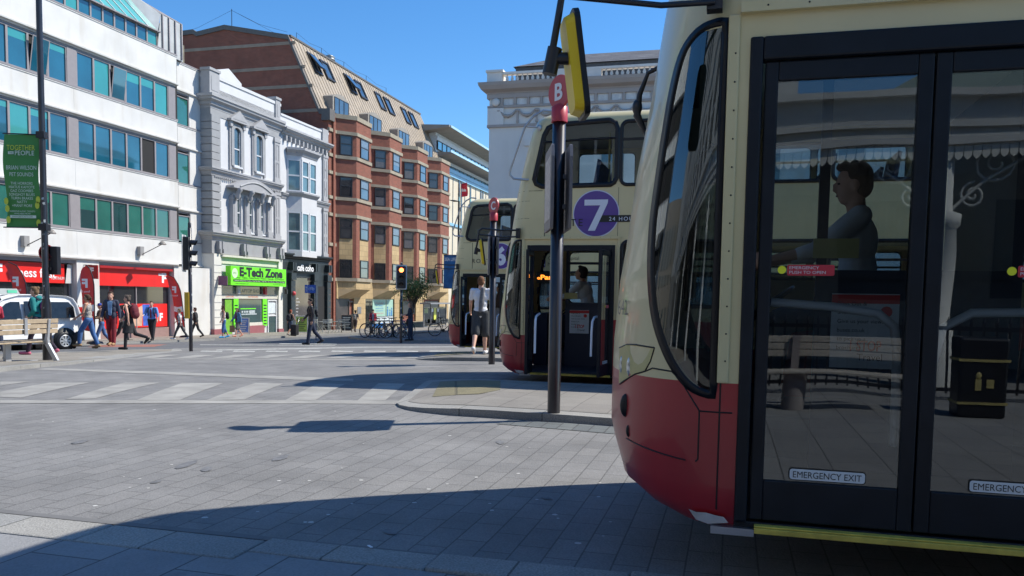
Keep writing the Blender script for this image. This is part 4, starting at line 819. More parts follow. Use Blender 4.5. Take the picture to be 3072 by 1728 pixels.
# ---- station front behind the camera (it shows in the bus windows)
sb = thing('station_building', 'white station front with iron canopy mirrored in the bus glass', 'building', (-9, -2, 0))
M_sw = mat('station_white', (.55, .55, .53), .8, var=.05, stain=.1)
part(sb, 'wall', bx(-30, -12, -40, 60, 0, 5.2), mat('station_wall', (.30, .29, .27), .8, var=.1), True)
part(sb, 'upper_wall', bx(-30, -12.2, -1.2, 60, 5.2, 15.5), M_sw, True)  # raised and lengthened to block sky from the near bus and its glass
q = MB()
for v in range(-12, 44, 3):
    w = part(sb, 'window', MB().box((-12.1, v - .8, 1.4), (-11.98, v + .8, 3.4)), M_bfr, True)
    if v > -1: part(sb, 'window', MB().box((-12.3, v - .7, 10.6), (-12.15, v + .7, 12.8)), M_bfr, True); part(sb, 'moulding', MB().box((-12.3, v - 1.5, 9.3), (-12.05, v + 1.5, 9.6)), M_sw, True)
    if v > -1: w = part(sb, 'window', MB().box((-12.3, v - .7, 6.2), (-12.15, v + .7, 8.4)), M_bfr, True); part(w, 'frame', MB().box((-12.14, v - .06, 6.2), (-12.1, v + .06, 8.4)).box((-12.14, v - .7, 7.2), (-12.1, v + .7, 7.32)), M_sash, True)
part(sb, 'gable', MB().prism([(-12.2, -1.6, 5.2), (-12.2, -9, 5.2), (-12.2, -9.2, 8.6), (-12.2, -5.4, 6.8)] if 0 else [(-13, -1.4, 5.0), (-13, -30, 5.0), (-13, -30, 13.5), (-13, -16, 12.5), (-13, -4, 6.3)], (-2, 0, 0)), mat('shed_green', (.26, .33, .30), .5, var=.15, scale=.6), True)
cn = part(sb, 'canopy', bx(-12, -6.91, -30, 30, 3.95, 4.15), mat('canopy_roof', (.35, .36, .36), .7), True)
part(cn, 'canopy_fascia', MB().box((-6.9, -30, 3.66), (-6.75, 30, 3.80)).box((-6.88, -30, 3.80), (-6.80, 30, 3.90)).box((-6.9, -30, 3.9), (-6.72, 30, 4.0)).box((-6.9, -30, 4.0), (-6.8, 30, 4.35)).box((-6.95, -30, 4.35), (-6.65, 30, 4.45)), M_sw, True)
q = MB(); v = -22
while v < 29:
    q.add([(-6.8, v, 3.66), (-6.8, v + .112, 3.66), (-6.8, v + .112, 3.49), (-6.8, v + .09, 3.45), (-6.8, v + .056, 3.42), (-6.8, v + .022, 3.45), (-6.8, v, 3.49)], [(0, 1, 2, 3, 4, 5, 6)]); v += .125
part(cn, 'valance', q, mat('valance_cream', (.62, .61, .56), .7, var=.05), True)
for v in (24, 17, 11, 6.5, 1.9, -3.05, -7.7, -12.4):
    q = MB(); q.lathe([(.3, 0), (.3, .9), (.24, .95), (.22, 2.4), (.28, 2.45), (.3, 2.6), (.16, 2.65), (.14, 3.9)], (-7.0, v, .02), 16); c = part(sb, 'column', q, M_sw, True)
    q = MB()
    for sg_ in (-1, 1):
        for r0, cy, cz in ((.34, .75, 3.35), (.2, .45, 2.9), (.22, 1.3, 3.6)):
            q.tube([(-7.0, v + sg_ * (cy + (r0 * (1 - k / 26)) * math.cos(k * .5 + 1.5)), cz + (r0 * (1 - k / 26)) * math.sin(k * .5 + 1.5)) for k in range(24)], .022, 5)
        q.tube([(-7, v + sg_ * .15, 2.7), (-7, v + sg_ * .6, 3.1), (-7, v + sg_ * 1.6, 3.75)], .03, 5)
    part(c, 'scroll_bracket', q, mat('iron_pale', (.4, .4, .38), .5), True)
q = MB(); v = -14
while v < 5: q.box((-5.02, v - .012, .12), (-4.98, v + .012, 1.05)); q.lathe([(.022, 0), (.0, .08)], (-5, v, 1.05), 6); v += .14
q.box((-5.02, -14, .95), (-4.98, 5, 1.0)); q.box((-5.02, -14, .15), (-4.98, 5, .2)); single('iron_railing', 'black iron railing mirrored low in the bus door glass', 'railing', q, M_black, (-5, -4, .02))

# bench, bin and barrier on the station forecourt, seen in the door glass
r = thing('station_bench', 'pale timber bench on steel drum legs mirrored in the bus door', 'bench', (-3.3, -.6, .02)); q = MB()
M_bw = mat('bench_pale', (.42, .38, .33), .7, var=.15, scale=8)
for k in range(3): part(r, 'back_slat', MB().box((-.28, -1.35, .60 + k * .09), (-.25, 1.4, .68 + k * .09)), M_bw, bevel=.005)
for k in range(4): part(r, 'seat_slat', MB().box((-.2 + k * .11, -1.35, .42), (-.11 + k * .11, 1.4, .45)), M_bw, bevel=.005)
for y in (-.15, 1.0): part(r, 'leg', MB().lathe([(.12, 0), (.12, .42)], (.02, y, 0), 16), M_frame); part(r, 'back_strap', MB().box((-.24, y - .04, .42), (-.2, y + .04, .86)), M_frame)
r = thing('station_litter_bin', 'black litter bin with gold bands mirrored in the second bus door', 'bin', (-3.3, -2.72, .02)); part(r, 'body', MB().box((-.2, -.24, 0), (.2, .24, .92)), mat('bin_black', (.012, .012, .014), .35), bevel=.03)
q = MB(); q.box((-.21, -.25, .16), (.21, .25, .19)); q.box((-.21, -.25, .66), (.21, .25, .69)); q.ell((.2, .05, .5), (.01, .03, .04)); q.box((.2, .02, .33), (.21, .08, .46)); q.box((.2, -.1, .36), (.21, -.03, .46)); part(r, 'gold_trim', q, mat('gold_band', (.45, .38, .15), .5))

nb = thing('sky_blocking_terrace', 'long plain terrace added off frame to the left to block sky from the bus corner glass', 'building', (0, 64, -1)); part(nb, 'wall', bx(-40, 30, 62, 74, -2, 13), mat('terrace_wall', (.30, .27, .23), .8, var=.15, scale=.6), True)  # unseen terrace, added so the corner glass mirrors a wall instead of sky
for k in range(14):
    for z in (1.2, 4.6, 8.0): part(nb, 'window', bx(-37 + k * 4.7, -35.2 + k * 4.7, 61.9, 61.99, z, z + 2.1), M_sashp, True)
# ---------------------------------------------------------------- double-decker buses
M_bcream = mat('bus_cream', (.655, .56, .30), .34, var=.07, scale=1.3, spec=.5, coat=.3, stain=.25, stcol=(.40, .36, .20))
M_bred = mat('bus_red', (.36, .014, .020), .36, var=.12, scale=1.5, coat=.25, stain=.35, stcol=(.10, .03, .03))
M_rub = mat('black_rubber', (.008, .008, .010), .4, var=.1, spec=.4)
M_dfr = mat('door_frame_black', (.006, .009, .014), .45, var=.3, spec=.3)
M_navy = mat('navy_panel', (.010, .018, .045), .5, var=.15, scale=2)
M_blu = mat('seat_blue', (.03, .06, .16), .85, var=.3, scale=12)
M_int = mat('interior_pale', (.55, .55, .50), .7, var=.05)
M_rail = mat('grab_rail', (.80, .86, .93), .35, var=0)
M_steel = mat('steel', (.45, .46, .48), .3, metal=.9, var=.1)
M_frit = mat('glass_border_black', (.006, .006, .008), .3, var=0, spec=.3)
M_gls = glass('bus_glass', (.80, .88, .88), 1.1)
M_glsq = glass('bus_quarter_glass', (.30, .35, .37), 2.4, wave=.25)
M_gld = glass('door_glass', (.50, .56, .60), 2.6, wave=.04)
M_mirY = mat('mirror_yellow', (.78, .55, .012), .4, var=.06, scale=4)
OZ = [(.26, .26), (.30, .16), (.36, .07), (.58, 0), (.80, 0), (1.0, .005), (1.29, .03), (1.44, .055), (1.79, .10), (2.12, .16), (2.48, .215), (3.04, .30), (3.63, .43), (3.97, .52), (4.13, .60), (4.22, .78)]
def oz(z):
    if z <= OZ[0][0]: return OZ[0][1]
    for (a, b), (c, d) in zip(OZ[:-1], OZ[1:]):
        if z <= c: return b + (d - b) * (z - a) / (c - a)
    return OZ[-1][1]
NP = 2.5
def yat(s, z, hw=1.25):
    o = oz(z); sc = max(.64, o + .42); a = cl((s - o) / (sc - o)); return hw * (1 - (1 - a) ** NP) ** (1 / NP)
def sat(t, z):
    o = oz(z); sc = max(.64, o + .42); return o + (sc - o) * (1 - (1 - abs(t) ** NP) ** (1 / NP))
def PB(s, y, z): return Vector((-y, -s, z))
def SP(s, z, sg=1, off=0.):
    p = PB(s, yat(s, z) * sg, z); e = .01; a = PB(s + e, yat(s + e, z) * sg, z) - p; b = PB(s, yat(s, z + e) * sg, z + e) - p; n = a.cross(b).normalized()
    if n.x * sg > 0: n = -n
    return p + n * off
def inpoly(x, y, P):
    c = False; j = len(P) - 1
    for i in range(len(P)):
        if (P[i][1] > y) != (P[j][1] > y) and x < (P[j][0] - P[i][0]) * (y - P[i][1]) / (P[j][1] - P[i][1]) + P[i][0]: c = not c
        j = i
    return c
def dens(P, d=.05):
    o = []
    for i in range(len(P)):
        a = Vector(P[i]); b = Vector(P[(i + 1) % len(P)]); k = max(1, int((b - a).length / d))
        for j in range(k): q = a.lerp(b, j / k); o.append((q.x, q.y))
    return o
def shrink(P, w):
    n = len(P); ar = sum(P[i][0] * P[(i + 1) % n][1] - P[(i + 1) % n][0] * P[i][1] for i in range(n)); sg = 1 if ar > 0 else -1; o = []
    for i in range(n):
        a = Vector(P[i - 1]); b = Vector(P[i]); c = Vector(P[(i + 1) % n]); d1 = (b - a).normalized(); d2 = (c - b).normalized()
        m = Vector((-(d1.y + d2.y), d1.x + d2.x)) * sg
        m = m.normalized() if m.length > 1e-6 else Vector((-d1.y, d1.x)) * sg; o.append((b.x + m.x * w, b.y + m.y * w))
    return o
def gasket(mb, P, w0, w1, sg=1, h=.012, mi=0):
    P = dens(P); A = shrink(P, -w0); B = shrink(P, w1); n = len(P); vs = [SP(*p, sg, .002) for p in A] + [SP(*p, sg, h) for p in A] + [SP(*p, sg, h) for p in B] + [SP(*p, sg, -.02) for p in B]; fs = []
    for i in range(n):
        j = (i + 1) % n
        for k in range(3): fs.append((k * n + i, k * n + j, (k + 1) * n + j, (k + 1) * n + i))
    mb.add(vs, fs, mi, True)
QG = [(.54, 2.29), (.46, 2.285), (.40, 2.25), (.36, 2.18), (.325, 2.02), (.29, 1.75), (.265, 1.52), (.265, 1.32), (.29, 1.13), (.345, .98), (.41, .88), (.47, .83), (.54, .81)]
def catm(P, closed_from=1):
    o = []; n = len(P)
    for i in range(n - 1):
        p0, p1, p2, p3 = [Vector(P[max(0, min(n - 1, j))]) for j in (i - 1, i, i + 1, i + 2)]
        for k in range(4): t = k / 4; q = .5 * ((2 * p1) + (p2 - p0) * t + (2 * p0 - 5 * p1 + 4 * p2 - p3) * t * t + (-p0 + 3 * p1 - 3 * p2 + p3) * t ** 3); o.append((q.x, q.y))
    return o + [P[-1]]
QG = catm(QG)
W1 = [(.76, 3.13), (.73, 3.2), (.81, 3.56), (.87, 3.84), (.93, 3.95), (1.03, 3.99), (1.84, 4.03), (1.93, 3.99), (1.965, 3.90), (1.965, 3.2), (1.93, 3.13), (1.88, 3.10), (.85, 3.09)]
def round_rect(s0, s1, z0, z1, r=.09): return rrect(s0, z0, s1, z1, r, 4)
NEARW = [(2.07, 3.42), (3.50, 4.85), (4.93, 6.3), (6.38, 7.75), (7.83, 9.2)]
UPW = [(2.03, 3.40), (3.48, 4.85), (4.93, 6.3), (6.38, 7.75), (7.83, 9.2), (9.28, 10.2)]
LZ = (1.34, 2.27); UZ = (3.10, 4.00)
OFFW = [(.80, 1.95)] + NEARW
def build_bus(label, number, route_panel, u_side, vf, z0, door_open, name_group='cream and red double-decker buses', s_len=10.6, detail=True):
    root = thing('double_decker_bus', label, 'bus', (u_side + 1.25, vf, z0), group=name_group); ORG[root.name] = Vector((0, 0, 0))
    rowsz = [.26, .30, .36, .44, .52, .60, .68, .76, .81, .86] + [.84, .88, .90, .92] + [.94 + .02 * k for k in range(0, 20)] + [1.34 + .0258333 * k for k in range(0, 37)] + [2.32, 2.4, 2.5, 2.6, 2.7, 2.8, 2.9, 3.0, 3.05, 3.10] + [3.10 + .045 * k for k in range(1, 21)] + [4.03]
    rowsz = sorted(set(round(z, 4) for z in rowsz if z <= 4.03)); rows = [(z, 1.25 - max(0, .36 - z) * .3) for z in rowsz]
    for k in range(1, 7): a = math.radians(15 * k); rows.append((4.03 + .18 * math.sin(a), 1.25 - .30 * (1 - math.cos(a))))
    tc = [k * .78 / 7 for k in range(-7, 8)]
    sc_ = [('f', k / 22) for k in range(1, 22)] + [('s', x) for x in sorted(set([.64, .68, .73, .77, .81, .84, .87, .90, .93, .98, 1.03, 1.2, 1.4, 1.6, 1.84, 1.88, 1.93, 1.97, 2.03, 2.07] + [x for w in NEARW + UPW for x in w] + [.80, 1.95] + [2.07 + .45 * k for k in range(1, 18)] + [s_len]))]
    cols = [('s', 0)] * 0
    def pt(kind, c, z, hw, sg):
        if kind == 't': return PB(sat(c, z), hw * c, z), sat(c, z)
        s0 = sat(.78, z); s = s0 + c * (.64 - s0) if kind == 'f' else c
        return PB(s, yat(s, z, hw) * sg, z), s
    C = [(k, c, -1) for k, c in reversed(sc_)] + [('t', t, 0) for t in tc] + [(k, c, 1) for k, c in sc_]
    nC = len(C); P = [[pt(k, c, z, hw, sg) for (k, c, sg) in C] for z, hw in rows]
    body = MB(); pane = MB(); q_pane = MB(); fpane = MB(); vs = [p[0] for R in P for p in R]; fb = []; mi = []
    nearR = [(a, b, *LZ) for a, b in NEARW] + [(a, b, *UZ) for a, b in UPW]; offR = [(a, b, *LZ) for a, b in OFFW] + [(a, b, *UZ) for a, b in [(.93, 1.95)] + UPW]
    pf = []; qf = []; ff = []
    for i in range(len(rows) - 1):
        zc = (rows[i][0] + rows[i + 1][0]) / 2
        for j in range(nC - 1):
            s_ = (P[i][j][1] + P[i][j + 1][1] + P[i + 1][j][1] + P[i + 1][j + 1][1]) / 4
            side = C[j][2] if C[j][0] != 't' and C[j + 1][0] != 't' else (C[j + 1][2] if C[j][0] == 't' and C[j + 1][0] != 't' else (C[j][2] if C[j][0] != 't' else 0))
            f = (i * nC + j, i * nC + j + 1, (i + 1) * nC + j + 1, (i + 1) * nC + j)
            if side == 0:
                if (abs(C[j][1] + C[j + 1][1]) < .8 and .98 < zc < 2.36) or (abs(C[j][1] + C[j + 1][1]) < 1.4 and 3.10 < zc < 3.92): ff.append(f); continue
            else:
                if inpoly(s_, zc, QG): qf.append(f); continue
                if side == 1 and .64 < s_ < 1.97 and zc < 2.2205: continue
                if side == 1 and inpoly(s_, zc, W1): pf.append(f); continue
                if any(a < s_ < b and c_ < zc < d_ for a, b, c_, d_ in (nearR if side == 1 else offR)): pf.append(f); continue
            fb.append(f); lim = .86 if s_ < 1.0 else 1.12; mi.append(1 if zc < lim else 0)
    top = (len(rows) - 1) * nC
    for j in range(nC // 2): a, b = top + j, top + j + 1; c, d = top + nC - 2 - j, top + nC - 1 - j; fb.append((a, b, c, d)); mi.append(0)
    fb.append(tuple(i * nC for i in range(len(rows))) + tuple(i * nC + nC - 1 for i in range(len(rows) - 1, -1, -1))); mi.append(0)
    body.add(vs, fb, 0, True); body.m = mi; body.s[-1] = False
    def wh(P_, x0, x1, r=.09): pass
    bo = part(root, 'body', body, [M_bcream, M_bred])
    def piece(fl): c = sum((vs[i] for f in fl for i in f), Vector()) / (4 * len(fl)); return c
    def groups(fl, keyf):
        g = {}
        for f in fl: c = sum((vs[i] for i in f), Vector()) / 4; g.setdefault(keyf(c), []).append(f)
        return g.values()
    kf = lambda c: (c.x > 0, c.z > 2.7, sum(1 for a, b in UPW if -c.y > a) if c.z > 2.7 else sum(1 for a, b in NEARW if -c.y > a))
    for fl, nm, mm in [(g, 'window_pane', M_gls) for g in groups(pf, kf)] + [(g, 'quarter_glass', M_glsq) for g in groups(qf, lambda c: c.x > 0)] + [(g, 'windscreen', M_gls) for g in groups(ff, lambda c: c.z > 2.7)]:
        m_ = MB(); used = sorted(set(i for f in fl for i in f)); ix = {k: n for n, k in enumerate(used)}; m_.add([vs[k] for k in used], [[ix[k] for k in f] for f in fl], 0, True); part(root, nm, m_, mm)
    # corner fillers and gaskets
    fil = MB(); gk = MB(); r = .09
    for sg, L in ((1, nearR), (-1, offR)):
        for a, b, c_, d_ in L:
            Pq = round_rect(a, b, c_, d_, r); gasket(gk, Pq, .03, .02, sg)
            for (cx, cz, kx, kz) in ((a, c_, 1, 1), (b, c_, -1, 1), (a, d_, 1, -1), (b, d_, -1, -1)):
                arc = [(cx + kx * (r - r * math.cos(t)), cz + kz * (r - r * math.sin(t))) for t in [math.pi / 2 * k / 5 for k in range(6)]]
                fil.add([SP(cx, cz, sg, .001)] + [SP(x, z, sg, .001) for x, z in arc], [(0, k, k + 1) for k in range(1, 6)], 0)
            if sg == 1 or a > 2: gk.box(PB(a, sg * 1.24, d_ - .27), PB(b, sg * 1.262, d_ - .235))
    part(root, 'panel_corners', fil, M_bcream)
    gasket(gk, W1, .035, .035); gk.tube([SP(.86, 3.74, 1, .006), SP(1.4, 3.76, 1, .006), SP(1.96, 3.77, 1, .006)], .016, 4)
    fr_ = MB(); gasket(fr_, QG, .020, .014, 1, .0025); part(root, 'glass_border', fr_, M_frit); fr_ = MB(); gasket(fr_, QG, .014, .026, -1, .004); part(root, 'glass_border', fr_, M_frit)
    part(root, 'window_gasket', gk, M_rub)
    q = MB()       # panel joints
    for ln in ([(.10, .965), (.15, .988), (.20, .993), (.292, .988), (.275, .93), (.25, .882), (.20, .862), (.15, .828), (.11, .797)], [(.25, .882), (.285, .90), (.37, .895), (.41, .86), (.49, .74), (.49, .54), (.48, .53)], [(.49, .74), (.62, .74)], [(.16, .56), (.3, .545), (.44, .53)], [(.57, .34), (.57, .86)]):
        for (a, b), (c_, d_) in zip(ln[:-1], ln[1:]): q.tube([SP(a + (c_ - a) * k / 4, b + (d_ - b) * k / 4, 1, .0) for k in range(5)], .0036, 4)
    q.tube([SP(.24, 3.03, 1, 0), SP(.5, 3.03, 1, 0), SP(.8, 3.03), SP(1.97, 3.03)], .004, 4) if 0 else q.tube([SP(.36 + k * .1, 3.03) for k in range(6)], .004, 4)
    q.tube([SP(.9, 2.34), SP(.9, 3.03)], .006, 4); q.tube([SP(.42 + k * .06, 2.88 ) for k in range(5)], .003, 4); q.tube([SP(.42 + k * .06, 2.62) for k in range(5)], .003, 4); q.tube([SP(2.0, 2.3), SP(2.0, 3.06)], .003, 4)
    part(root, 'panel_joint', q, M_rub)
    q = MB(); q.prism([PB(.60, 1.25, 2.31), PB(2.05, 1.25, 2.31), PB(2.05, 1.25, 2.35), PB(.60, 1.25, 2.35)], (-.028, 0, 0)); q.box(PB(.555, 1.245, .86), PB(.60, 1.262, 2.31)); q.box(PB(2.0, 1.245, 1.12), PB(2.045, 1.262, 2.31)); part(root, 'door_gutter', q, M_bcream, bevel=.006)
    # headlamps, fog lamp hole, scuffed corner
    hl = MB()
    for sg in (1, -1):
        Pq = [(.105, .96), (.15, .985), (.20, .99), (.29, .985), (.275, .93), (.25, .885), (.20, .865), (.15, .83), (.11, .80)]; PP = dens(Pq, .03); hl.add([SP(*p, sg, .004) for p in PP], [tuple(range(len(PP)))], 0)
    h = part(root, 'headlamp', hl, mat('lamp_housing', (.56, .48, .20), .45, var=.06, spec=.35)); q = MB()  # darker cream puts a recess's shade into this flush panel
    for sg in (1, -1):
        for s_ in (.12, .165): q.ell(SP(s_, .89, sg, -.004), (.014, .016, .045))
    part(h, 'lens', q, mat('lamp_lens', (.62, .64, .62), .08, metal=.6, var=.2))
    q = MB()
    for sg in (1, -1): q.ell(SP(.15, .71, sg, -.005), (.02, .03, .055)); q.ell(SP(.17, .60, sg, -.005), (.012, .015, .03))
    part(root, 'fog_lamp', q, M_rub)
    q = MB(); q.add([SP(*p, 1, .003) for p in [(.46, .325), (.49, .318), (.53, .322), (.57, .315), (.6, .312), (.62, .29), (.54, .275), (.49, .285)]], [(0, 1, 2, 7), (7, 2, 6), (2, 3, 4, 5, 6)]); part(root, 'scuffed_corner', q, mat('bare_filler', (.5, .48, .46), .6, var=.2))
    # inside
    q = MB(); q.box(PB(.5, -1.2, .27), PB(s_len - .05, 1.2, .32)); q.box(PB(.55, -1.2, .32), PB(1.9, -.12, .55)); part(root, 'lower_floor', q, mat('floor_dark', (.03, .035, .05), .7, var=.2))
    q = MB(); q.box(PB(.75, -1.22, 2.36), PB(s_len - .05, 1.22, 2.46)); q.box(PB(.95, -1.16, 4.06), PB(s_len - .05, 1.16, 4.09)); q.box(PB(s_len - .08, -1.2, .3), PB(s_len - .04, 1.2, 4.1)); part(root, 'ceilings', q, M_int)
    q = MB()
    for s_ in [1.15 + .82 * k for k in range(11)]:
        for y in ((.25, 1.12), (-1.12, -.25)): q.box(PB(s_, y[0], 2.82), PB(s_ + .42, y[1], 2.92)); q.prism([PB(s_ + .40, y[0], 2.85), PB(s_ + .48, y[0], 2.85), PB(s_ + .56, y[0], 3.48), PB(s_ + .51, y[0], 3.5)], PB(0, y[1], 0) - PB(0, y[0], 0))
    for s_ in [3.4 + .85 * k for k in range(8)]:
        for y in ((.3, 1.12), (-1.12, -.3)): q.box(PB(s_, y[0], .75), PB(s_ + .42, y[1], .85)); q.prism([PB(s_ + .40, y[0], .8), PB(s_ + .48, y[0], .8), PB(s_ + .56, y[0], 1.42), PB(s_ + .51, y[0], 1.44)], PB(0, y[1], 0) - PB(0, y[0], 0))
    part(root, 'seats', q, M_blu, bevel=.02)
    q = MB()
    for s_ in (1.7, 3.3, 5.0, 7.0): q.tube([PB(s_, .22, 2.46), PB(s_, .22, 4.06)], .017, 8); q.tube([PB(s_, -.22, 2.46), PB(s_, -.22, 4.06)], .017, 8); q.tube([PB(s_ + .5, .25, .32), PB(s_ + .5, .25, 2.36)], .017, 8)
    q.tube([PB(.95, 1.1, 3.25), PB(.95, 1.1, 3.4), PB(.95, -1.1, 3.4)], .016, 6); part(root, 'handrail', q, mat('rail_yellow', (.5, .47, .25), .35, var=0))
    q = MB(); q.box(PB(1.02, .10, .32), PB(1.95, .14, 1.32)); q.box(PB(1.92, -1.2, .32), PB(1.97, .14, 2.36)); q.box(PB(2.0, .5, .32), PB(2.06, 1.2, 1.15)); q.box(PB(.5, -1.15, .32), PB(.72, .15, 1.18)); q.box(PB(1.02, .10, 1.32), PB(1.07, .14, 2.36)); q.box(PB(1.55, .10, 1.32), PB(1.60, .14, 2.36)); q.box(PB(1.02, .10, 1.30), PB(1.95, .14, 1.36)); q.box(PB(1.02, .10, 1.98), PB(1.95, .14, 2.02))
    cab = part(root, 'cab_partition', q, M_navy); q = MB(); q.box(PB(1.1, .16, .86), PB(1.42, .165, 1.24)); pp = part(cab, 'poster', q, mat('poster_pale', (.75, .78, .78), .5, var=.1)); q = MB()
    nrm = PB(0, .17, 0)
    for k, s_ in enumerate(('Days Out &', 'Short Breaks', 'Give us your views', 'buses.co.uk', 'to pick up a', 'brochure')): text(q, s_, PB(1.13, .168, 1.18 - k * .045), (0, -1, 0), Z_, .02, None, 'L')
    q.box(PB(1.1, .1655, 1.19), PB(1.42, .167, 1.235), 1); text(q, '1 STOP', PB(1.27, .168, .95), (0, -1, 0), Z_, .05, .15, mi=1, bold=.03); text(q, 'Travel', PB(1.29, .168, .90), (0, -1, 0), Z_, .035, .12); q.lathe([(.028, 0), (.028, .004)], PB(1.36, .168, 1.15), 12, mi=1, ax=(-1, 0, 0)); part(pp, 'poster_print', q, [M_blk, M_red])
    q = MB(); q.box(PB(1.0, .15, 1.42), PB(1.22, .155, 1.52)); part(cab, 'fare_notice', q, mat('notice_yellow', (.55, .50, .2), .5))
    q = MB(); q.tube([PB(.80, -.6 + .2 * math.cos(a * .5236), 1.16 + .2 * math.sin(a * .5236) * .6) - Vector((0, .2 * math.sin(a * .5236) * .8, 0)) for a in range(13)], .014, 6); q.tube([PB(.78, -.6, 1.14), PB(.62, -.6, 1.0)], .025, 6); part(root, 'steering_wheel', q, M_rub)
    # doors
    fr = MB()
    for a, b, c_, d_ in ((.64, .69, .30, 2.22), (1.92, 1.97, .30, 2.22), (.69, 1.92, 2.13, 2.22)): fr.box(PB(a, 1.19, c_), PB(b, 1.262, d_))
    fr.box(PB(.64, 1.1, .26), PB(1.97, 1.24, .30)); part(root, 'door_frame', fr, M_dfr, bevel=.008)
    q = MB(); q.box(PB(.72, 1.23, .262), PB(1.94, 1.285, .285)); q.box(PB(.72, 1.2, .285), PB(1.94, 1.275, .292)); sl_ = part(root, 'door_sill', q, mat('sill_yellow', (.58, .43, .07), .6, var=.35, scale=9), bevel=.003)
    q = MB(); q.box(PB(.55, 1.2, .245), PB(.72, 1.27, .275)); part(root, 'sill_bracket', q, M_steel)
    def leaf(x0, x1, M, first):
        q = MB(); g0, g1 = (x0 + .05, x1 - .055) if first else (x0 + .055, x1 - .05); z0_, z1_ = .31, 2.125
        for a, b, c_, d_ in ((x0, g0, z0_, z1_), (g1, x1, z0_, z1_), (g0, g1, z0_, .475), (g0, g1, 2.05, z1_)): q.box(PB(a, 1.20, c_), PB(b, 1.245, d_))
        L = MB().join(q, M) if M else q; d = part(root, 'door', L, M_dfr, bevel=.006)
        q = MB(); q.quad(PB(g0, 1.232, .475), PB(g1, 1.232, .475), PB(g1, 1.232, 2.05), PB(g0, 1.232, 2.05)); part(d, 'pane', MB().join(q, M) if M else q, M_gld)
        q = MB(); q.tube([PB(x0 + .06, 1.10, 1.19), PB(x0 + .3, 1.10, 1.175), PB(x1 - .13, 1.10, 1.15), PB(x1 - .07, 1.10, 1.10), PB(x1 - .055, 1.10, 1.0), PB(x1 - .05, 1.10, .62)], .018, 8)
        if not first: q = MB(); q.tube([PB(x1 - .06, 1.10, 1.17), PB(x0 + .2, 1.10, 1.16), PB(x0 + .1, 1.10, 1.10), PB(x0 + .07, 1.10, .95), PB(x0 + .06, 1.10, .6)], .018, 8)
        part(d, 'grab_rail', MB().join(q, M) if M else q, M_rail)
        e0 = x0 + (.15 if first else .19); q = MB()
        def rr(a, c_, b, e, yy, m, rd): Pq = rrect(a, c_, b, e, rd, 3); q.add([PB(x, yy, z) for x, z in Pq], [tuple(range(len(Pq)))], m)
        rr(e0 - .004, .481, e0 + .284, .531, 1.236, 1, .012); rr(e0, .485, e0 + .28, .527, 1.2375, 0, .010); text(q, 'EMERGENCY EXIT', PB(e0 + .14, 1.239, .493), (0, -1, 0), Z_, .025, .255, mi=1)
        lx_ = x0 + (0 if first else .20); q.lathe([(.016, 0), (.016, .002)], PB(lx_ + .09, 1.236, 1.318), 16, mi=2, ax=(-1, 0, 0)); rr(lx_ + .11, 1.296, lx_ + .285, 1.338, 1.2365, 3, .006); text(q, 'EMERGENCY', PB(lx_ + .118, 1.2385, 1.321), (0, -1, 0), Z_, .0115, .11, 'L', mi=0); text(q, 'PUSH TO OPEN', PB(lx_ + .118, 1.2385, 1.303), (0, -1, 0), Z_, .0115, .135, 'L', mi=0)
        part(d, 'sticker', MB().join(q, M) if M else q, [mat('sticker_white', (.68, .70, .70), .4, var=0), M_blk, mat('button_yellow', (.85, .85, .03), .4, var=0), mat('label_red', (.55, .03, .05), .4, var=0)])
    if door_open:
        for x0, x1, first, piv, ang in ((.70, 1.30, True, .72, -84), (1.32, 1.92, False, 1.90, 84)):
            pv_ = PB(piv, 1.2, 0); leaf(x0, x1, Matrix.Translation(pv_) @ Matrix.Rotation(math.radians(ang), 4, 'Z') @ Matrix.Translation(-PB(x0 if first else x1, 1.22, 0)), first)
    else: leaf(.70, 1.303, None, True); leaf(1.309, 1.915, None, False)
    # mirror arm, guard rail
    q = MB(); q.box(PB(.47, 1.25, 2.32), PB(.53, 1.31, 2.47)); q.tube([PB(.5, 1.31, 2.44), PB(.25, 1.36, 2.435), PB(-.02, 1.42, 2.46), PB(-.07, 1.43, 2.43), PB(-.09, 1.44, 2.28), PB(-.115, 1.44, 2.13)], .014, 8); q.tube([PB(.5, 1.31, 2.345), PB(.3, 1.36, 2.33), PB(-.075, 1.43, 2.37)], .012, 8); q.tube([PB(-.1, 1.44, 2.17), PB(-.12, 1.44, 2.07)], .030, 10); q.tube([PB(-.1, 1.44, 2.13), PB(-.03, 1.42, 2.13)], .024, 10)
    ma = part(root, 'mirror_arm', q, M_black)
    q = MB(); M = Matrix.Translation(PB(-.025, 1.39, 2.11)) @ Matrix.Rotation(math.radians(20), 4, 'Z') @ Matrix.Rotation(math.radians(-8), 4, 'X')
    for dy0, dy1, m, sc2 in ((.0, .034, 0, .93), (-.022, -.0005, 1, 1)):
        A_ = [(x * sc2, z * sc2) for x, z in rrect(-.095, -.205, .095, .205, .045, 4)]; B_ = A_ if m else [(x * .84, z * .93) for x, z in A_]; n = len(A_)
        vs_ = [M @ Vector((x, dy0, z)) for x, z in A_] + [M @ Vector((x, dy1, z)) for x, z in B_]; q.add(vs_, [(i, (i + 1) % n, n + (i + 1) % n, n + i) for i in range(n)] + [tuple(range(n)), tuple(range(2 * n - 1, n - 1, -1))], m)
    part(ma, 'mirror_head', q, [M_mirY, M_rub])
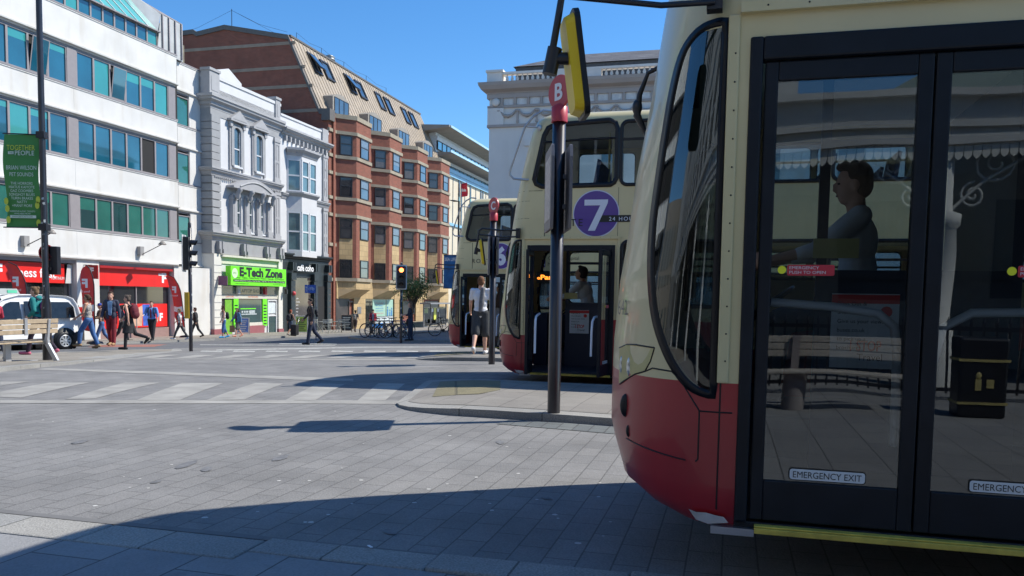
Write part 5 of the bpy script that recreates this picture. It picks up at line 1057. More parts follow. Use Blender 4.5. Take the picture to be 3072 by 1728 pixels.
    q = MB(); q.tube([PB(.99, 1.24, 4.19), PB(.86, 1.29, 4.2), PB(.72, 1.31, 4.12), PB(.59, 1.32, 3.97), PB(.47, 1.32, 3.63), PB(.37, 1.32, 3.34), PB(.37, 1.32, 3.26), PB(.42, 1.31, 3.21), PB(.50, 1.29, 3.20), PB(.66, 1.20, 3.20)], .0165, 8); q.tube([PB(.61, 1.32, 3.97), PB(.78, 1.24, 3.965)], .012, 6); q.ell(PB(.79, 1.243, 3.96), (.012, .035, .05)); q.ell(PB(.66, 1.2, 3.2), (.03, .035, .05)); part(root, 'branch_guard', q, M_steel)
    q = MB(); q.tube([PB(.27, .55, 2.34), PB(.17, .53, 2.30), PB(.13, .52, 2.2), PB(.12, .52, 2.1), PB(.17, .52, 2.0)], [.015, .010, .014, .02, .010], 8); q.ell(PB(.12, .52, 2.14), (.022, .025, .04)); part(root, 'wiper_arm', q, M_black)
    q = MB()
    for z in [.95 + .11 * k for k in range(12)]: q.ell(PB(.585, 1.2625, z), (.003, .004, .004), nu=6, nv=4)
    for k in range(9): q.ell(PB(.7 + k * .15, 1.279, 2.33), (.003, .004, .004), nu=6, nv=4)
    part(root, 'rivets', q, M_rub)
    # wheels
    for s_ in (2.75, 8.4):
        zg = gz(u_side + 1.2, vf - s_) + .01 - z0 + .49
        for sg in (1, -1):
            q = MB(); q.lathe([(.2, -.2), (.46, -.2), (.49, -.14), (.49, -.03), (.46, .02), (.30, .02), (.28, -.04)], PB(s_, sg * 1.255, zg), 28, ax=(-sg, 0, 0)); w_ = part(root, 'wheel', q, M_rub)
            q = MB(); q.lathe([(.30, .018), (.27, -.05), (.14, -.04), (.12, .02), (.09, .05), (0, .05)], PB(s_, sg * 1.255, zg), 28, ax=(-sg, 0, 0)); part(w_, 'rim', q, mat('rim_grey', (.30, .30, .29), .5, metal=.3, var=.2))
            a_ = MB(); aa = [math.pi * k / 16 for k in range(17)]; zt_ = .30; pts = [PB(s_ + .60 * math.cos(a), sg * 1.247, max(zt_, zg + .60 * math.sin(a))) for a in aa]; a_.prism(pts, (-sg * .006, 0, 0)); part(root, 'wheel_arch', a_, M_blk)
    # route livery
    q = MB(); yy = 1.254; Rr = (0, -1, 0)
    q.lathe([(.345, 0), (.345, .001)], PB(1.675, yy, 2.68), 48, mi=0, ax=(-1, 0, 0)); q.lathe([(.33, 0), (.33, .001)], PB(1.675, yy + .002, 2.68), 48, mi=1, ax=(-1, 0, 0))
    q.box(PB(1.71, yy, 2.555), PB(2.36, yy + .0035, 2.655), 2)
    if number == '7': q.add([PB(a, yy + .0075, b) for a, b in ((1.50, 2.885), (1.85, 2.885), (1.845, 2.83), (1.665, 2.43), (1.56, 2.43), (1.735, 2.80), (1.50, 2.80))], [(0, 1, 2, 5, 6), (2, 3, 4, 5)], 3)
    else: text(q, number, PB(1.675, yy + .0075, 2.47), Rr, Z_, .42, .30, mi=3, bold=.05)
    text(q, 'ROUTE', PB(.90, yy + .006, 2.50), Rr, Z_, .105, .58, 'L', mi=2, space=1.3); text(q, '24 HOURS', PB(1.87, yy + .005, 2.575), Rr, Z_, .055, .46, 'L', mi=3, space=1.3)
    part(root, 'route_livery', q, [mat('livery_ring', (.62, .64, .75), .3, var=0, coat=.3), mat('livery_purple', (.085, .035, .26), .3, var=0, coat=.3), M_blk, mat('livery_white', (.72, .75, .82), .3, var=0)])
    q = MB(); lines = ['Hove', 'Brighton Station', 'County Hospital', 'Marina']
    for k in range(4):
        z = 2.90 - k * .155; q.lathe([(.032, 0), (.032, .001)], PB(2.84, yy + .003, z + .03), 16, mi=1, ax=(-1, 0, 0)); text(q, lines[k], PB(2.95, yy + .001, z), Rr, Z_, .085, None, 'L', mi=2)
    q.box(PB(2.80, yy, 2.40), PB(2.88, yy + .0015, 2.97), 0)
    part(root, 'route_list', q, [MATS['livery_purple'], MATS['livery_white'], mat('livery_dark', (.06, .06, .05), .4, var=0)])
    q = MB(); q.box(PB(2.005, yy, 1.15), PB(2.055, yy + .002, 1.29), 0); q.box(PB(2.01, yy + .002, 1.225), PB(2.05, yy + .003, 1.28), 1); q.box(PB(2.01, yy + .002, 1.16), PB(2.05, yy + .003, 1.215), 2); part(root, 'access_stickers', q, [MATS['livery_white'], mat('sticker_orange', (.7, .2, .08), .4), mat('sticker_blue', (.05, .15, .6), .4)])
    q = MB(); q.box(PB(.30, -.8, 2.42), PB(.36, .8, 2.8)); part(root, 'destination_screen', q, M_blk)
    q = MB(); text(q, 'Park', PB(.86, .72, 1.72), Rr, Z_, .07, .26, bold=.03); text(q, 'o', PB(.70, .72, 1.72), Rr, Z_, .05, .05, bold=.03)
    if door_open and number == '7':
        p_ = part(root, 'led_display', MB().box(PB(.66, .705, 1.66), PB(1.05, .718, 1.83)), M_blk); part(p_, 'led_lettering', q, mat('led_orange', (1, .28, .03), .5, var=0, emit=1.6))
    if number == '42':
        q = MB(); text(q, '642', SP(.12, 1.12, 1, .006), (SP(.25, 1.12) - SP(.1, 1.12)), Z_, .07, .13); part(root, 'fleet_number', q, mat('number_grey', (.16, .16, .13), .4, var=0))
    return root
UA, UB, UC = 3.385, 12.02, 20.65
build_bus('nearest double-decker bus, doors shut, filling the side of the view', '42', 1, UA, .60, .08, False)
build_bus('double-decker bus marked route 7 with open doors', '7', 1, UB, 3.64, -.15, True)
build_bus('smallest and farthest double-decker bus, passengers boarding at its doors', '6', 1, UC, 7.55, -.32, True)
# ---------------------------------------------------------------- street furniture
def DEP(u, v): return (W(u, v) - Vector((0, 0, 0))).dot(Vector((fw.x, fw.y, 0))) / 1.0
def Zat(u, v, px, py):
    "height of the point of the upright above (u, v) that the pixel sees"
    d = RAY(px, py); p = W(u, v); t = math.hypot(p.x, p.y) / math.hypot(d.x, d.y); return CAMH + d.z * t
def UVat(px, py, depth): p = CAM + RAY(px, py) * depth; return (*toUV(p), p.z)
def wrz(deg): return math.radians(deg - 90) - TH       # local +Y looks along this compass-free world angle
M_pole = mat('pole_black', (.020, .017, .020), .30, var=.35, scale=5, coat=.2, spec=.6)
M_pred = mat('pole_red', (.50, .04, .05), .4, var=.06)
M_case = mat('timetable_case', (.16, .155, .165), .4, var=.1)
def stop_pole(letter, px, py, dz, top, label, rad=.066):
    u, v = G(px, py, dz); z = gz(u, v) + dz; H_ = Zat(u, v, *top) - z; r = thing('bus_stop_pole', label, 'bus stop', (u, v, z), wrz(216.9 + 180))
    q = MB(); q.lathe([(rad, -.1), (rad, H_ - .12), (rad * .98, H_ - .12)], n=20); part(r, 'pole', q, M_pole)
    q = MB(); q.lathe([(rad * 1.25, H_ - .15), (rad * 1.25, H_), (rad * .6, H_ + .03)], n=20); part(r, 'red_sleeve', q, M_pred)
    q = MB(); q.lathe([(.0, -.014), (.165, -.014), (.165, .014), (0, .014)], (0, 0, H_ + .155), 36, ax=(0, -1, 0), sm=False)
    d = part(r, 'stop_disc', q, mat('disc_red', (.52, .07, .075), .4, var=.04))
    q = MB(); text(q, letter, (0, -.018, H_ + .075), (1, 0, 0), Z_, .16, None, bold=.03); text(q, letter, (0, .018, H_ + .075), (-1, 0, 0), Z_, .16, None, bold=.03); part(d, 'stop_letter', q, M_txw)
    q = MB(); zt = H_ - .42; pr = [(-.35, zt - .12), (-.31, zt), (.31, zt), (.35, zt - .12), (.35, zt - .62), (.31, zt - .82), (-.31, zt - .82), (-.35, zt - .62)]; MR = Matrix.Rotation(math.radians(-36.9 + 8), 4, 'Z') @ Matrix.Rotation(math.radians(90), 4, 'Z') @ Matrix.Rotation(math.radians(-90), 4, 'Z')
    for s_ in (-1, 1): q.prism([(a, s_ * .075, b) for a, b in pr], (0, s_ * .03, 0))
    q.box((-.05, -.08, zt - .3), (.05, .08, zt - .25)); q.box((-.05, -.08, zt - .6), (.05, .08, zt - .55))
    MR = Matrix.Rotation(math.radians(-34), 4, 'Z'); c = part(r, 'timetable_case', MB().join(q, MR), M_case, bevel=.01); q = MB()
    for s_ in (-1, 1): q.box((-.28, s_ * .1055, zt - .72), (.28, s_ * .108, zt - .1))
    part(c, 'timetable_sheet', MB().join(q, MR), mat('timetable', (.45, .45, .42), .3, var=.4, scale=25))
stop_pole('B', 1661, 1234, .105, (1684, 322), 'black bus stop pole with red letter B disc on the paved island in front')
stop_pole('C', 1475, 1079, .105, (1478, 640), 'black bus stop pole with red letter C disc beside the farthest bus')
# lamp post with banner
u, v = G(143, 1081, .05); zb = gz(u, v) + .03
lp = thing('lamp_post', 'tall black lamp post holding a green festival banner behind the bench', 'lamp post', (u, v, zb), wrz(90)); Hl = 9.5
q = MB(); q.lathe([(.098, -.1), (.098, 1.25), (.07, 1.4), (.066, 4.5), (.058, Hl)], n=20); part(lp, 'pole', q, M_pole)
q = MB(); q.tube([(0, 0, Hl), (-.2, 0, Hl + .3), (-.9, 0, Hl + .4)], .035, 8); q.ell((-1.2, 0, Hl + .38), (.38, .13, .08)); part(lp, 'lantern', q, M_black)
zt = Zat(u, v, 112, 403) - zb; z_b = Zat(u, v, 125, 683) - zb
q = MB(); q.tube([(-.86, 0, zt + .02), (-.02, 0, zt - .0)], .014, 6); q.tube([(-.9, 0, z_b), (-.02, 0, z_b + .0)], .014, 6); q.box((-.09, -.09, zt - .08), (.09, .09, zt + .06)); q.box((-.09, -.09, z_b - .06), (.09, .09, z_b + .08)); part(lp, 'banner_arm', q, M_black)
n = 14; q = MB(); pts = []
for s_ in (0, .006):
    for i in range(n + 1):
        for j in range(5): z = z_b + (zt - z_b) * i / n; w_ = .80 - .04 * math.sin(math.pi * i / n); x = -.84 + .02 * math.sin(i * .5) + w_ * j / 4; pts.append((x, .03 * math.sin(i * .45 + j * .5) + s_ - .0, z))
fs = []
for i in range(n):
    for j in range(4): a = i * 5 + j; fs.append((a, a + 1, a + 6, a + 5)); b = (n + 1) * 5 + a; fs.append((b, b + 5, b + 6, b + 1))
q.add(pts, fs, 0, True)
def mix3(name, c0, c1, c2, sc):
    m = mat(name, c0, .6, var=.05); N = m.node_tree.nodes; L = m.node_tree.links; b = N['Principled BSDF']; tc = N.new('ShaderNodeTexCoord'); sp = N.new('ShaderNodeSeparateXYZ'); L.new(tc.outputs['Object'], sp.inputs[0])
    nz = N.new('ShaderNodeTexNoise'); nz.inputs['Scale'].default_value = sc; L.new(tc.outputs['Object'], nz.inputs[0]); return m
M_bann = mat('banner_green', (.055, .24, .055), .6, var=.12, scale=1.5)
bn = part(lp, 'banner', q, M_bann); q = MB(); yv = -.045; mx_ = -.45
L_ = [('TOGETHER', .13, .62, .76, 1), ('PEOPLE', .12, .42, .80, 0), ('BRIAN WILSON', .11, .66, .62, 0), ('PET SOUNDS', .10, .52, .55, 0), ('THE HORRORS', .07, .48, .46, 0), ('HIATUS KAIYOTE', .07, .56, .42, 0), ('GAZ COOMBES', .07, .5, .38, 0), ('SONGHOY BLUES', .07, .56, .34, 0), ('TURIN BRAKES', .07, .48, .30, 0), ('NATTY', .07, .22, .26, 0), ('+MANY MORE', .07, .44, .22, 0), ('WEEKEND & DAY TICKETS', .04, .56, .165, 0), ('AVAILABLE NOW', .04, .36, .14, 0)]
zz = {'TOGETHER': .83, 'PEOPLE': .775}
for s_, h, w_, f, m in L_: text(q, s_, (mx_ + (.08 if s_ == 'PEOPLE' else 0), yv, z_b + (zt - z_b) * zz.get(s_, f)), (1, 0, 0), Z_, h * .82, w_, mi=m)
q.box((mx_ - .28, yv - .001, z_b + (zt - z_b) * .785), (mx_ - .16, yv + .001, z_b + (zt - z_b) * .815), 0); q.box((mx_ - .27, yv - .001, z_b + (zt - z_b) * .10), (mx_ + .3, yv + .001, z_b + (zt - z_b) * .13), 0); text(q, 'THE', (mx_ - .22, yv - .004, z_b + (zt - z_b) * .79), (1, 0, 0), Z_, .04, .09, mi=2); text(q, 'WWW.SEETICKETS.COM', (mx_, yv - .004, z_b + (zt - z_b) * .107), (1, 0, 0), Z_, .035, .45, mi=2)
for x, z, s_ in ((-.80, .28, 1), (-.78, .2, 1), (-.10, .3, 1), (-.12, .24, 1), (-.76, .08, 1), (-.1, .05, 1)): q.add([(x + .05 * math.cos(a * .7) * s_, yv + .001, z_b + (zt - z_b) * z + .08 * math.sin(a * .7)) for a in range(9)], [tuple(range(9))], 1)
part(bn, 'banner_lettering', q, [mat('banner_white', (.62, .72, .62), .6, var=0), mat('banner_yellow', (.55, .62, .06), .6, var=0), M_bann])
q = MB()
for k in range(16):
    a = random.uniform(-1.9, -.9); z = random.uniform(.9, 3.9); r_ = .102 if z < 1.2 else .071; w_, h_ = random.uniform(.02, .05), random.uniform(.03, .08)
    q.add([(r_ * math.cos(a + da), r_ * math.sin(a + da), z + dz) for da, dz in ((-w_ / r_ / 2, 0), (w_ / r_ / 2, .005), (w_ / r_ / 2, h_), (-w_ / r_ / 2, h_ - .01))], [(0, 1, 2, 3)], k % 2)
part(lp, 'stickers', q, [mat('sticker_pale', (.5, .52, .5), .6, var=.3, scale=30), mat('sticker_mid', (.25, .26, .24), .6, var=.3, scale=30)])
# sign and signal seen from behind on the same lamp post
zs = Zat(u, v, 145, 758) - zb
q = MB(); q.lathe([(0, -.01), (.185, -.01), (.185, .01), (0, .01)], (-.02, .12, zs), 28, ax=(0, -1, 0), sm=False); q.lathe([(.15, .0), (.15, .012), (.18, .012), (.18, 0)], (-.02, .10, zs), 28, mi=1, ax=(0, -1, 0)); q.tube([(.1, .09, zs - .1), (-.1, .09, zs + .1)], .012, 6, 1)
for s_ in (-1,): pass
single('road_sign', 'round red rimmed no turn sign fixed behind the lamp post', 'road sign', q, [mat('sign_face', (.5, .5, .48), .5), mat('sign_rim', (.5, .04, .04), .5)], (u, v, zb), wrz(90), absu=False)
tb = thing('traffic_signal', 'back of a traffic signal head hung behind the lamp post', 'traffic light', (u, v, zb), wrz(90)); zc = Zat(u, v, 163, 824) - zb; zd = Zat(u, v, 163, 739) - zb
q = MB(); q.box((.06, .08, zc), (.22, .24, zd)); q.box((-.12, .1, zc), (.06, .13, zd - .3)); part(tb, 'housing', q, M_black, bevel=.02); part(tb, 'bracket', MB().box((-.02, .0, zc + .1), (.1, .1, zc + .16)), M_black)
# traffic lights
def signal(px, py, ztop, heads, label, facing, lit, dz, rad=.055, headpx=None, yel=True, yo=0.):
    u, v = G(px, py, dz); z = gz(u, v) + dz; r = thing('traffic_light', label, 'traffic light', (u, v, z), wrz(facing + 180)); H_ = Zat(u, v, px, ztop) - z
    q = MB(); q.lathe([(rad, -.1), (rad, H_), (0, H_ + .02)], n=14); part(r, 'pole', q, M_pole); z1 = Zat(u, v, px, headpx[0]) - z; z0_ = Zat(u, v, px, headpx[1]) - z; hc = (z1 - z0_)
    q = MB(); w_ = hc * .21; P_ = rrect(-w_, z0_, w_, z1, .05, 3); q.prism([(a, -.14, b) for a, b in P_], (0, .012, 0), 1); P2 = rrect(-w_ * .9, z0_ + .03, w_ * .9, z1 - .03, .04, 3); q.prism([(a, -.32, b) for a, b in P2], (0, .17, 0), 0); q.box((-.03, -.15, z0_ + .15), (.03, .0, z0_ + .2)); q.box((-.03, -.15, z1 - .2), (.03, .0, z1 - .15)); P3 = rrect(-w_ * 1.12, z0_ - .03, w_ * 1.12, z1 + .03, .06, 3); q.prism([(a, -.152, b) for a, b in P3], (0, .012, 0), 1); [setattr(p, 'y', p.y + yo) for p in q.v]; q.lathe([(.05, H_), (.05, H_ + .15), (0, H_ + .2)], n=8); hd = part(r, 'signal_head', q, [M_black, mat('signal_border', (.6, .6, .6), .5, var=0)])
    for k in range(3):
        c = Vector((0, -.32 + yo, z0_ + hc * (.5 + (1 - k) * .30))); q = MB(); q.lathe([(.0, .012), (.06, .008), (.09, 0)], c, 16, ax=(0, -1, 0)); col = ('lamp_red_lit' if (k == 0 and lit) else 'lamp_off')
        part(hd, 'lamp', q, mat('lamp_red_lit', (1, .13, .03), .4, var=0, emit=9) if col == 'lamp_red_lit' else mat('lamp_off', (.03, .02, .02), .2, var=0))
        q = MB(); a0 = [math.pi * (-.15 + 1.3 * i / 12) for i in range(13)]; R1 = .10; q.add([c + Vector((R1 * math.cos(a), 0, R1 * math.sin(a))) for a in a0] + [c + Vector((R1 * math.cos(a), -.16 - .06 * math.sin(a), R1 * math.sin(a) - .015)) for a in a0], [(i, i + 1, 14 + i, 13 + i) for i in range(12)], 0, True); part(hd, 'visor', q, M_black)
    if yel: q = MB(); q.box((-.08, .02, .95), (.08, .16, 1.75)); q.box((-.07, -.1, .95), (.07, -.05, 1.7)) if 0 else None; part(r, 'push_button_box', q, mat('box_yellow', (.62, .38, .03), .5), bevel=.01)
    q = MB()
    for k in range(9): a = random.uniform(-2.2, -.9); zz_ = random.uniform(1.0, 2.4); q.add([((rad + .003) * math.cos(a + da), (rad + .003) * math.sin(a + da), zz_ + dz_) for da, dz_ in ((-.4, 0), (.4, 0), (.4, .07), (-.4, .06))], [(0, 1, 2, 3)])
    part(r, 'stickers', q, MATS['sticker_pale'])
signal(573, 1049, 684, 1, 'unlit traffic light turned side-on in front of the red gym shopfront', 8, False, .06, headpx=(708, 813), rad=.056, yo=.31)
signal(1203, 1023, 800, 1, 'traffic light showing red beside the parked bicycles', -82, True, .09, headpx=(797, 867), yel=True)
# blue cycle sign, far street lamp, hanging advert banner
u, v, z = UVat(948, 900, 40.); zb = gz(u, v) + .1; r = thing('cycle_sign', 'blue cycle lane sign on a thin post before the cafe', 'road sign', (u, v, zb), wrz(90)); H_ = Zat(u, v, 948, 855) - zb
part(r, 'post', MB().lathe([(.03, -.2), (.03, H_)], n=8), mat('post_grey', (.1, .11, .14), .5)); q = MB(); q.box((-.54, -.05, H_ - .40), (-.02, -.03, H_), 0); q.box((-.40, -.056, H_ - .38), (-.39, -.05, H_ - .02), 1)
q.tube([(-.47, -.056, H_ - .35), (-.47, -.056, H_ - .1)], .012, 4, 1); q.add([(-.51, -.056, H_ - .14), (-.43, -.056, H_ - .14), (-.47, -.056, H_ - .06)], [(0, 1, 2)], 1)
for x in (-.29, -.13): q.tube([(x + .055 * math.cos(a * .6283), -.056, H_ - .2 + .055 * math.sin(a * .6283)) for a in range(11)], .008, 4, 1)
q.tube([(-.29, -.056, H_ - .2), (-.24, -.056, H_ - .12), (-.16, -.056, H_ - .12), (-.13, -.056, H_ - .2), (-.21, -.056, H_ - .2), (-.24, -.056, H_ - .12)], .007, 4, 1); part(r, 'sign_plate', q, [mat('sign_blue', (.02, .10, .42), .4, var=0), M_txw])
u, v, z = UVat(1373, 950, 52.); zb = gz(u, v); r = thing('street_lamp', 'slim black street lamp with flat lantern in front of the cream hotel', 'street lamp', (u, v, zb), wrz(90)); H_ = Zat(u, v, 1373, 603) - zb
part(r, 'pole', MB().lathe([(.09, -.2), (.09, 2), (.06, 2.2), (.055, H_)], n=10), M_pole); part(r, 'lantern', MB().tube([(0, 0, H_ - .02), (-.3, 0, H_ + .0), (-.62, 0, H_ + .05)], [.05, .12, .03], 8, flat=.5), M_black)
zt = Zat(u, v, 1350, 766) - zb; z_ = Zat(u, v, 1350, 864) - zb
bn = single('advert_banner', 'blue sea life advert banner hung from the far street lamp', 'banner', MB().box((-.92, -.02, z_), (-.1, -.005, zt)).box((-.95, -.03, zt), (0, .01, zt + .04), 1).box((-.95, -.03, z_ - .04), (0, .01, z_), 1), [mat('banner_blue', (.03, .16, .38), .5, var=.35, scale=2.5), M_black], (u, v, zb), wrz(90), absu=False)
q = MB(); text(q, 'SEA LIFE', (-.5, -.03, zt - .35), (1, 0, 0), Z_, .2, .7, bold=.03); text(q, 'Open daily', (-.5, -.03, z_ + .25), (1, 0, 0), Z_, .08, .5) if 0 else None
part(bn, 'banner_lettering', q, M_txw)
# bench
def bench():
    uR, vR = G(150, 1083, .05); uL, vL = G(-40, 1092, .05); zb = gz(uR, vR) + .045; r = thing('bench', 'pale timber slatted bench on curved silver legs at the left edge', 'bench', (uR, vR, zb), math.atan2(vL - vR, uL - uR) + math.pi); Lb = 2.6
    # local x: from the visible end (0) towards -x off frame; backrest towards the camera (-y)
    ws = mat('bench_wood', (.40, .31, .205), .7, var=.2, scale=9, bump=.2); ms = mat('bench_metal', (.52, .53, .54), .38, metal=.55, var=.08)
    for k, z in enumerate((.62, .73, .84)): part(r, 'back_slat', MB().box((-Lb, -.055 - k * .012, z), (.18, -.02 - k * .012, z + .095)), ws, bevel=.008)
    for k in range(4): part(r, 'seat_slat', MB().box((-Lb, .02 + k * .115, .425), (.05, .12 + k * .115, .46)), ws, bevel=.008)
    for x in (-.12, -1.62):
        q = MB(); P_ = [(-.14, .93), (-.10, .93), (-.0, .44), (-.0, .40), (-.22, .05), (-.26, .0), (-.34, .0), (-.33, .05), (-.10, .41), (-.09, .5)]; q.prism([(x, y + .03, z) for y, z in P_], (.06, 0, 0)); q.prism([(x, y, z) for y, z in ((-.03, .38), (.46, .40), (.46, .425), (-.03, .425))], (.06, 0, 0)); part(r, 'leg', q, ms, bevel=.006)
    for x in (-.85,):
        q = MB(); q.box((x, .30, 0), (x + .14, .38, .41)); q.box((x - .9, .31, .0), (x + .85, .37, .02)); part(r, 'leg', q, ms, bevel=.006)
    q = MB(); q.box((-.75, -.08, .60), (-.68, -.105, .96)); part(r, 'back_strap', q, ms)
bench()
def bin_(px, py, w, label, text_, H_=1.05):
    u, v = G(px, py, .0); z = gz(u, v); r = thing('litter_bin', label, 'bin', (u, v, z), wrz(90)); q = MB(); q.box((-w / 2, -.3, .0), (w / 2, .3, H_ - .12)); part(r, 'body', q, M_black, bevel=.02); q = MB(); q.box((-w / 2 - .02, -.32, H_ - .1), (w / 2 + .02, .32, H_)); part(r, 'lid', q, M_black, bevel=.03)
    q = MB(); q.box((-w / 2 - .004, -.305, .18), (w / 2 + .004, .305, .21)); q.box((-w / 2 - .004, -.305, H_ - .17), (w / 2 + .004, .305, H_ - .15)); 
    if text_: text(q, text_, (0, -.31, .5), (1, 0, 0), Z_, .08, w * .8)
    else: q.ell((0, -.3, .62), (.03, .005, .04)); q.box((-.03, -.31, .4), (.03, -.30, .57)); q.box((.05, -.31, .4), (.12, -.3, .5))
    part(r, 'gold_trim', q, mat('gold_paint', (.48, .38, .12), .5, var=.1))
bin_(58, 1049, .55, 'black litter bin with gold trim behind the bench slats', '')
bin_(100, 1046, .5, 'low black dog waste bin with gold lettering by the lamp post', 'DOG WASTE', .78)
# feather flags
def flag(px0, pyt, pxt, pyb, pxb, depthoff, label, d=27.):
    u, v, z = UVat(pxb, pyb, d); zb = gz(u, v) + .1; r = thing('feather_flag', label, 'flag', (u, v, zb), wrz(90), 'red feather flags along the shopfront'); Hf = Zat(u, v, pxt, pyt) - zb; k = d / FPX
    x_t = (pxt - pxb) * k; x_l = (px0 - pxb) * k; n = 12; q = MB(); mast = [];
    for i in range(n + 1): t = i / n; mast.append((x_t * t ** 1.5 * .9 + (x_l - x_t) * max(0, (t - .72) / .28) ** 2 * 1.0, 0, Hf * (t if t < .8 else .8 + .2 * math.sin((t - .8) / .2 * math.pi / 2))))
    part(r, 'mast', MB().tube(mast, .02, 6), M_black); vs = []
    for s_ in (0, .012):
        for i in range(2, n + 1): m = mast[i]; w_ = .48 * min(1, (1.02 - i / n) * 5) ** .5 * (1 if i > 3 else .8); vs += [(m[0], m[1] + s_, m[2]), (m[0] - w_ * .5, .10 * math.sin(i * .7) + s_, m[2] - .05), (m[0] - w_, .04 * math.cos(i) + s_, m[2] - .12 * (i > 9))]
    fs = []; nn = n - 1
    for o_ in (0, nn * 3):
        for i in range(nn - 1):
            for j in range(2): a = o_ + i * 3 + j; fs.append((a, a + 1, a + 4, a + 3) if o_ else (a, a + 3, a + 4, a + 1))
    q.add(vs, fs, 0, True); m = [0] * len(q.f)
    for o_ in (0, 1):
        for j in range(2): m[o_ * (nn - 1) * 2 + 3 * 2 + j] = 1
    q.m = m; c = part(r, 'cloth', q, [mat('flag_red', (.72, .05, .045), .6, var=.08), M_txw]); q = MB(); mm = mast[9]; text(q, 'F', (mm[0] - .28, -.13, mm[2] - .1), (-1, 0, 0), Z_, .3, .22, bold=.05, back=True); text(q, 'fitness first', (mm[0] - .3, -.13, mm[2] - .3), (-1, 0, 0), Z_, .08, .42, back=True); part(c, 'flag_lettering', q, M_txw)
    part(r, 'base', MB().lathe([(.30, 0), (.26, .08), (.03, .12)], (0, 0, 0), 12), M_black)
flag(29, 786, 75, 1030, 92, 0, 'red feather flag rising behind the white taxi roof', 29.5)
flag(262, 795, 286, 1018, 285, 0, 'red feather flag in front of the white pier with the square sign', 31.)
flag(505, 825, 535, 1012, 556, 0, 'red feather flag at the right end of the gym shopfront', 42.5)
# refuse sacks
for i, (px, py, s_) in enumerate(((606, 1000, 1.0), (627, 1003, 1.05))):
    u, v = G(px, py, .1); q = MB(); q.ell((0, 0, .33 * s_), (.36 * s_, .33 * s_, .36 * s_), nu=14, nv=10); q.ell((.02, 0, .74 * s_), (.07, .07, .12))
    for p in q.v: p += Vector(noise.noise_vector(p * 4 + Vector((i * 9, 0, 0)))) * .09
    single('refuse_sack', ('bulging grey refuse sack slumped against the white office corner', 'bulging grey refuse sack beside the cream shop pier')[i], 'bin bag', q, mat('sack_grey', (.16, .17, .175), .3, var=.3, scale=8, coat=.3), (u, v, gz(u, v) + .1), absu=False, group='refuse sacks at the wall')
# pavement boards
def aboard(px, py, w, h, label, col, frame=(.5, .5, .48), txt=None, d=None):
    u, v = G(px, py, .1); r = thing('pavement_sign', label, 'board', (u, v, gz(u, v) + .1), wrz(100)); q = MB(); f = .04; tl = math.radians(9)
    for sg, tt in ((-1, -tl), (1, tl)):
        M = Matrix.Translation((0, sg * .24, 0)) @ Matrix.Rotation(tt, 4, 'X'); 
        for a, b, c_, e in ((-w / 2, -w / 2 + f, 0, h), (w / 2 - f, w / 2, 0, h), (-w / 2 + f, w / 2 - f, .12, .16), (-w / 2 + f, w / 2 - f, h - f, h)): q.box((a, -.015, c_), (b, .015, e), 0, M)
    part(r, 'frame', q, mat('board_frame_%d' % int(frame[0] * 100), frame, .5)); M = Matrix.Translation((0, -.24, 0)) @ Matrix.Rotation(-tl, 4, 'X'); p_ = part(r, 'panel', MB().box((-w / 2 + f, -.012, .16), (w / 2 - f, .008, h - f), 0, M), mat('board_' + label[:6], col, .5, var=.25, scale=6)); q = MB()
    for k in range(7): q.box((-w / 2 + .1, -.018, h - .2 - k * .11), (w / 2 - .1 - .05 * (k % 3), -.013, h - .16 - k * .11), 0, M)
    part(p_, 'writing', q, mat('chalk', (.55, .56, .5), .7) if txt is None else mat('ink_' + label[:4], txt, .6))
aboard(728, 1004, .75, 1.0, 'blue printed pavement board outside the green laptop shop', (.10, .18, .45))
aboard(905, 1003, .72, 1.1, 'lime green pavement board in front of the cafe', (.30, .42, .05), txt=(.06, .07, .03))
aboard(1040, 997, .7, 1.15, 'black chalk pavement board in a wooden frame beside the entrance', (.02, .02, .02), (.22, .15, .1))
# cafe tables and chairs
M_met = mat('cafe_metal', (.36, .37, .34), .5, var=.1)
def chair():
    r = thing('folding_chair', 'x', 'chair', (0, 0, 0)); q = MB()
    for x in (-.19, .19): q.tube([(x, -.2, 0), (x, .16, .46), (x, .2, .86)], .012, 5); q.tube([(x, .24, 0), (x, -.18, .45)], .012, 5)
    part(r, 'frame', q, M_met); q = MB()
    for k in range(5): q.box((-.2, -.18 + k * .075, .45), (.2, -.13 + k * .075, .465))
    part(r, 'seat', q, M_met); q = MB()
    for k in range(3): q.box((-.2, .18, .62 + k * .09), (.2, .2, .68 + k * .09))
    part(r, 'backrest', q, M_met); return r
def table():
    r = thing('cafe_table', 'x', 'table', (0, 0, 0)); part(r, 'tabletop', MB().lathe([(.33, .7), (.33, .72), (0, .72)], n=18), M_met); q = MB()
    for x in (-.2, .2): q.tube([(x, -.28, 0), (x, .2, .7)], .012, 5); q.tube([(x, .28, 0), (x, -.2, .7)], .012, 5)
    part(r, 'legs', q, M_met); return r
c0 = chair(); used = []
for i, (px, py, a, lb) in enumerate(((957, 1000, 80, 'folding metal cafe chair nearest the black cafe doorway'), (977, 1001, 200, 'folding metal chair right of the first cafe table'), (1025, 998, 190, 'folding metal chair just left of the chalk board'), (997, 999, 60, 'folding metal chair left of the second cafe table'))):
    u, v = G(px, py, .1); c = c0 if i == 0 else copy_tree(c0); c.location = W(u, v, gz(u, v) + .104); c.rotation_euler = (0, 0, math.radians(a)); tag(c, lb, 'chair', 'folding chairs outside the cafe')
t0 = table()
for i, (px, py, lb) in enumerate(((967, 1000, 'round cafe table between chairs by the black pillar'), (1012, 998, 'round cafe table in front of the brick corner pier'))):
    u, v = G(px, py, .1); c = t0 if i == 0 else copy_tree(t0); c.location = W(u, v, gz(u, v) + .104); tag(c, lb, 'table', 'round tables outside the cafe')
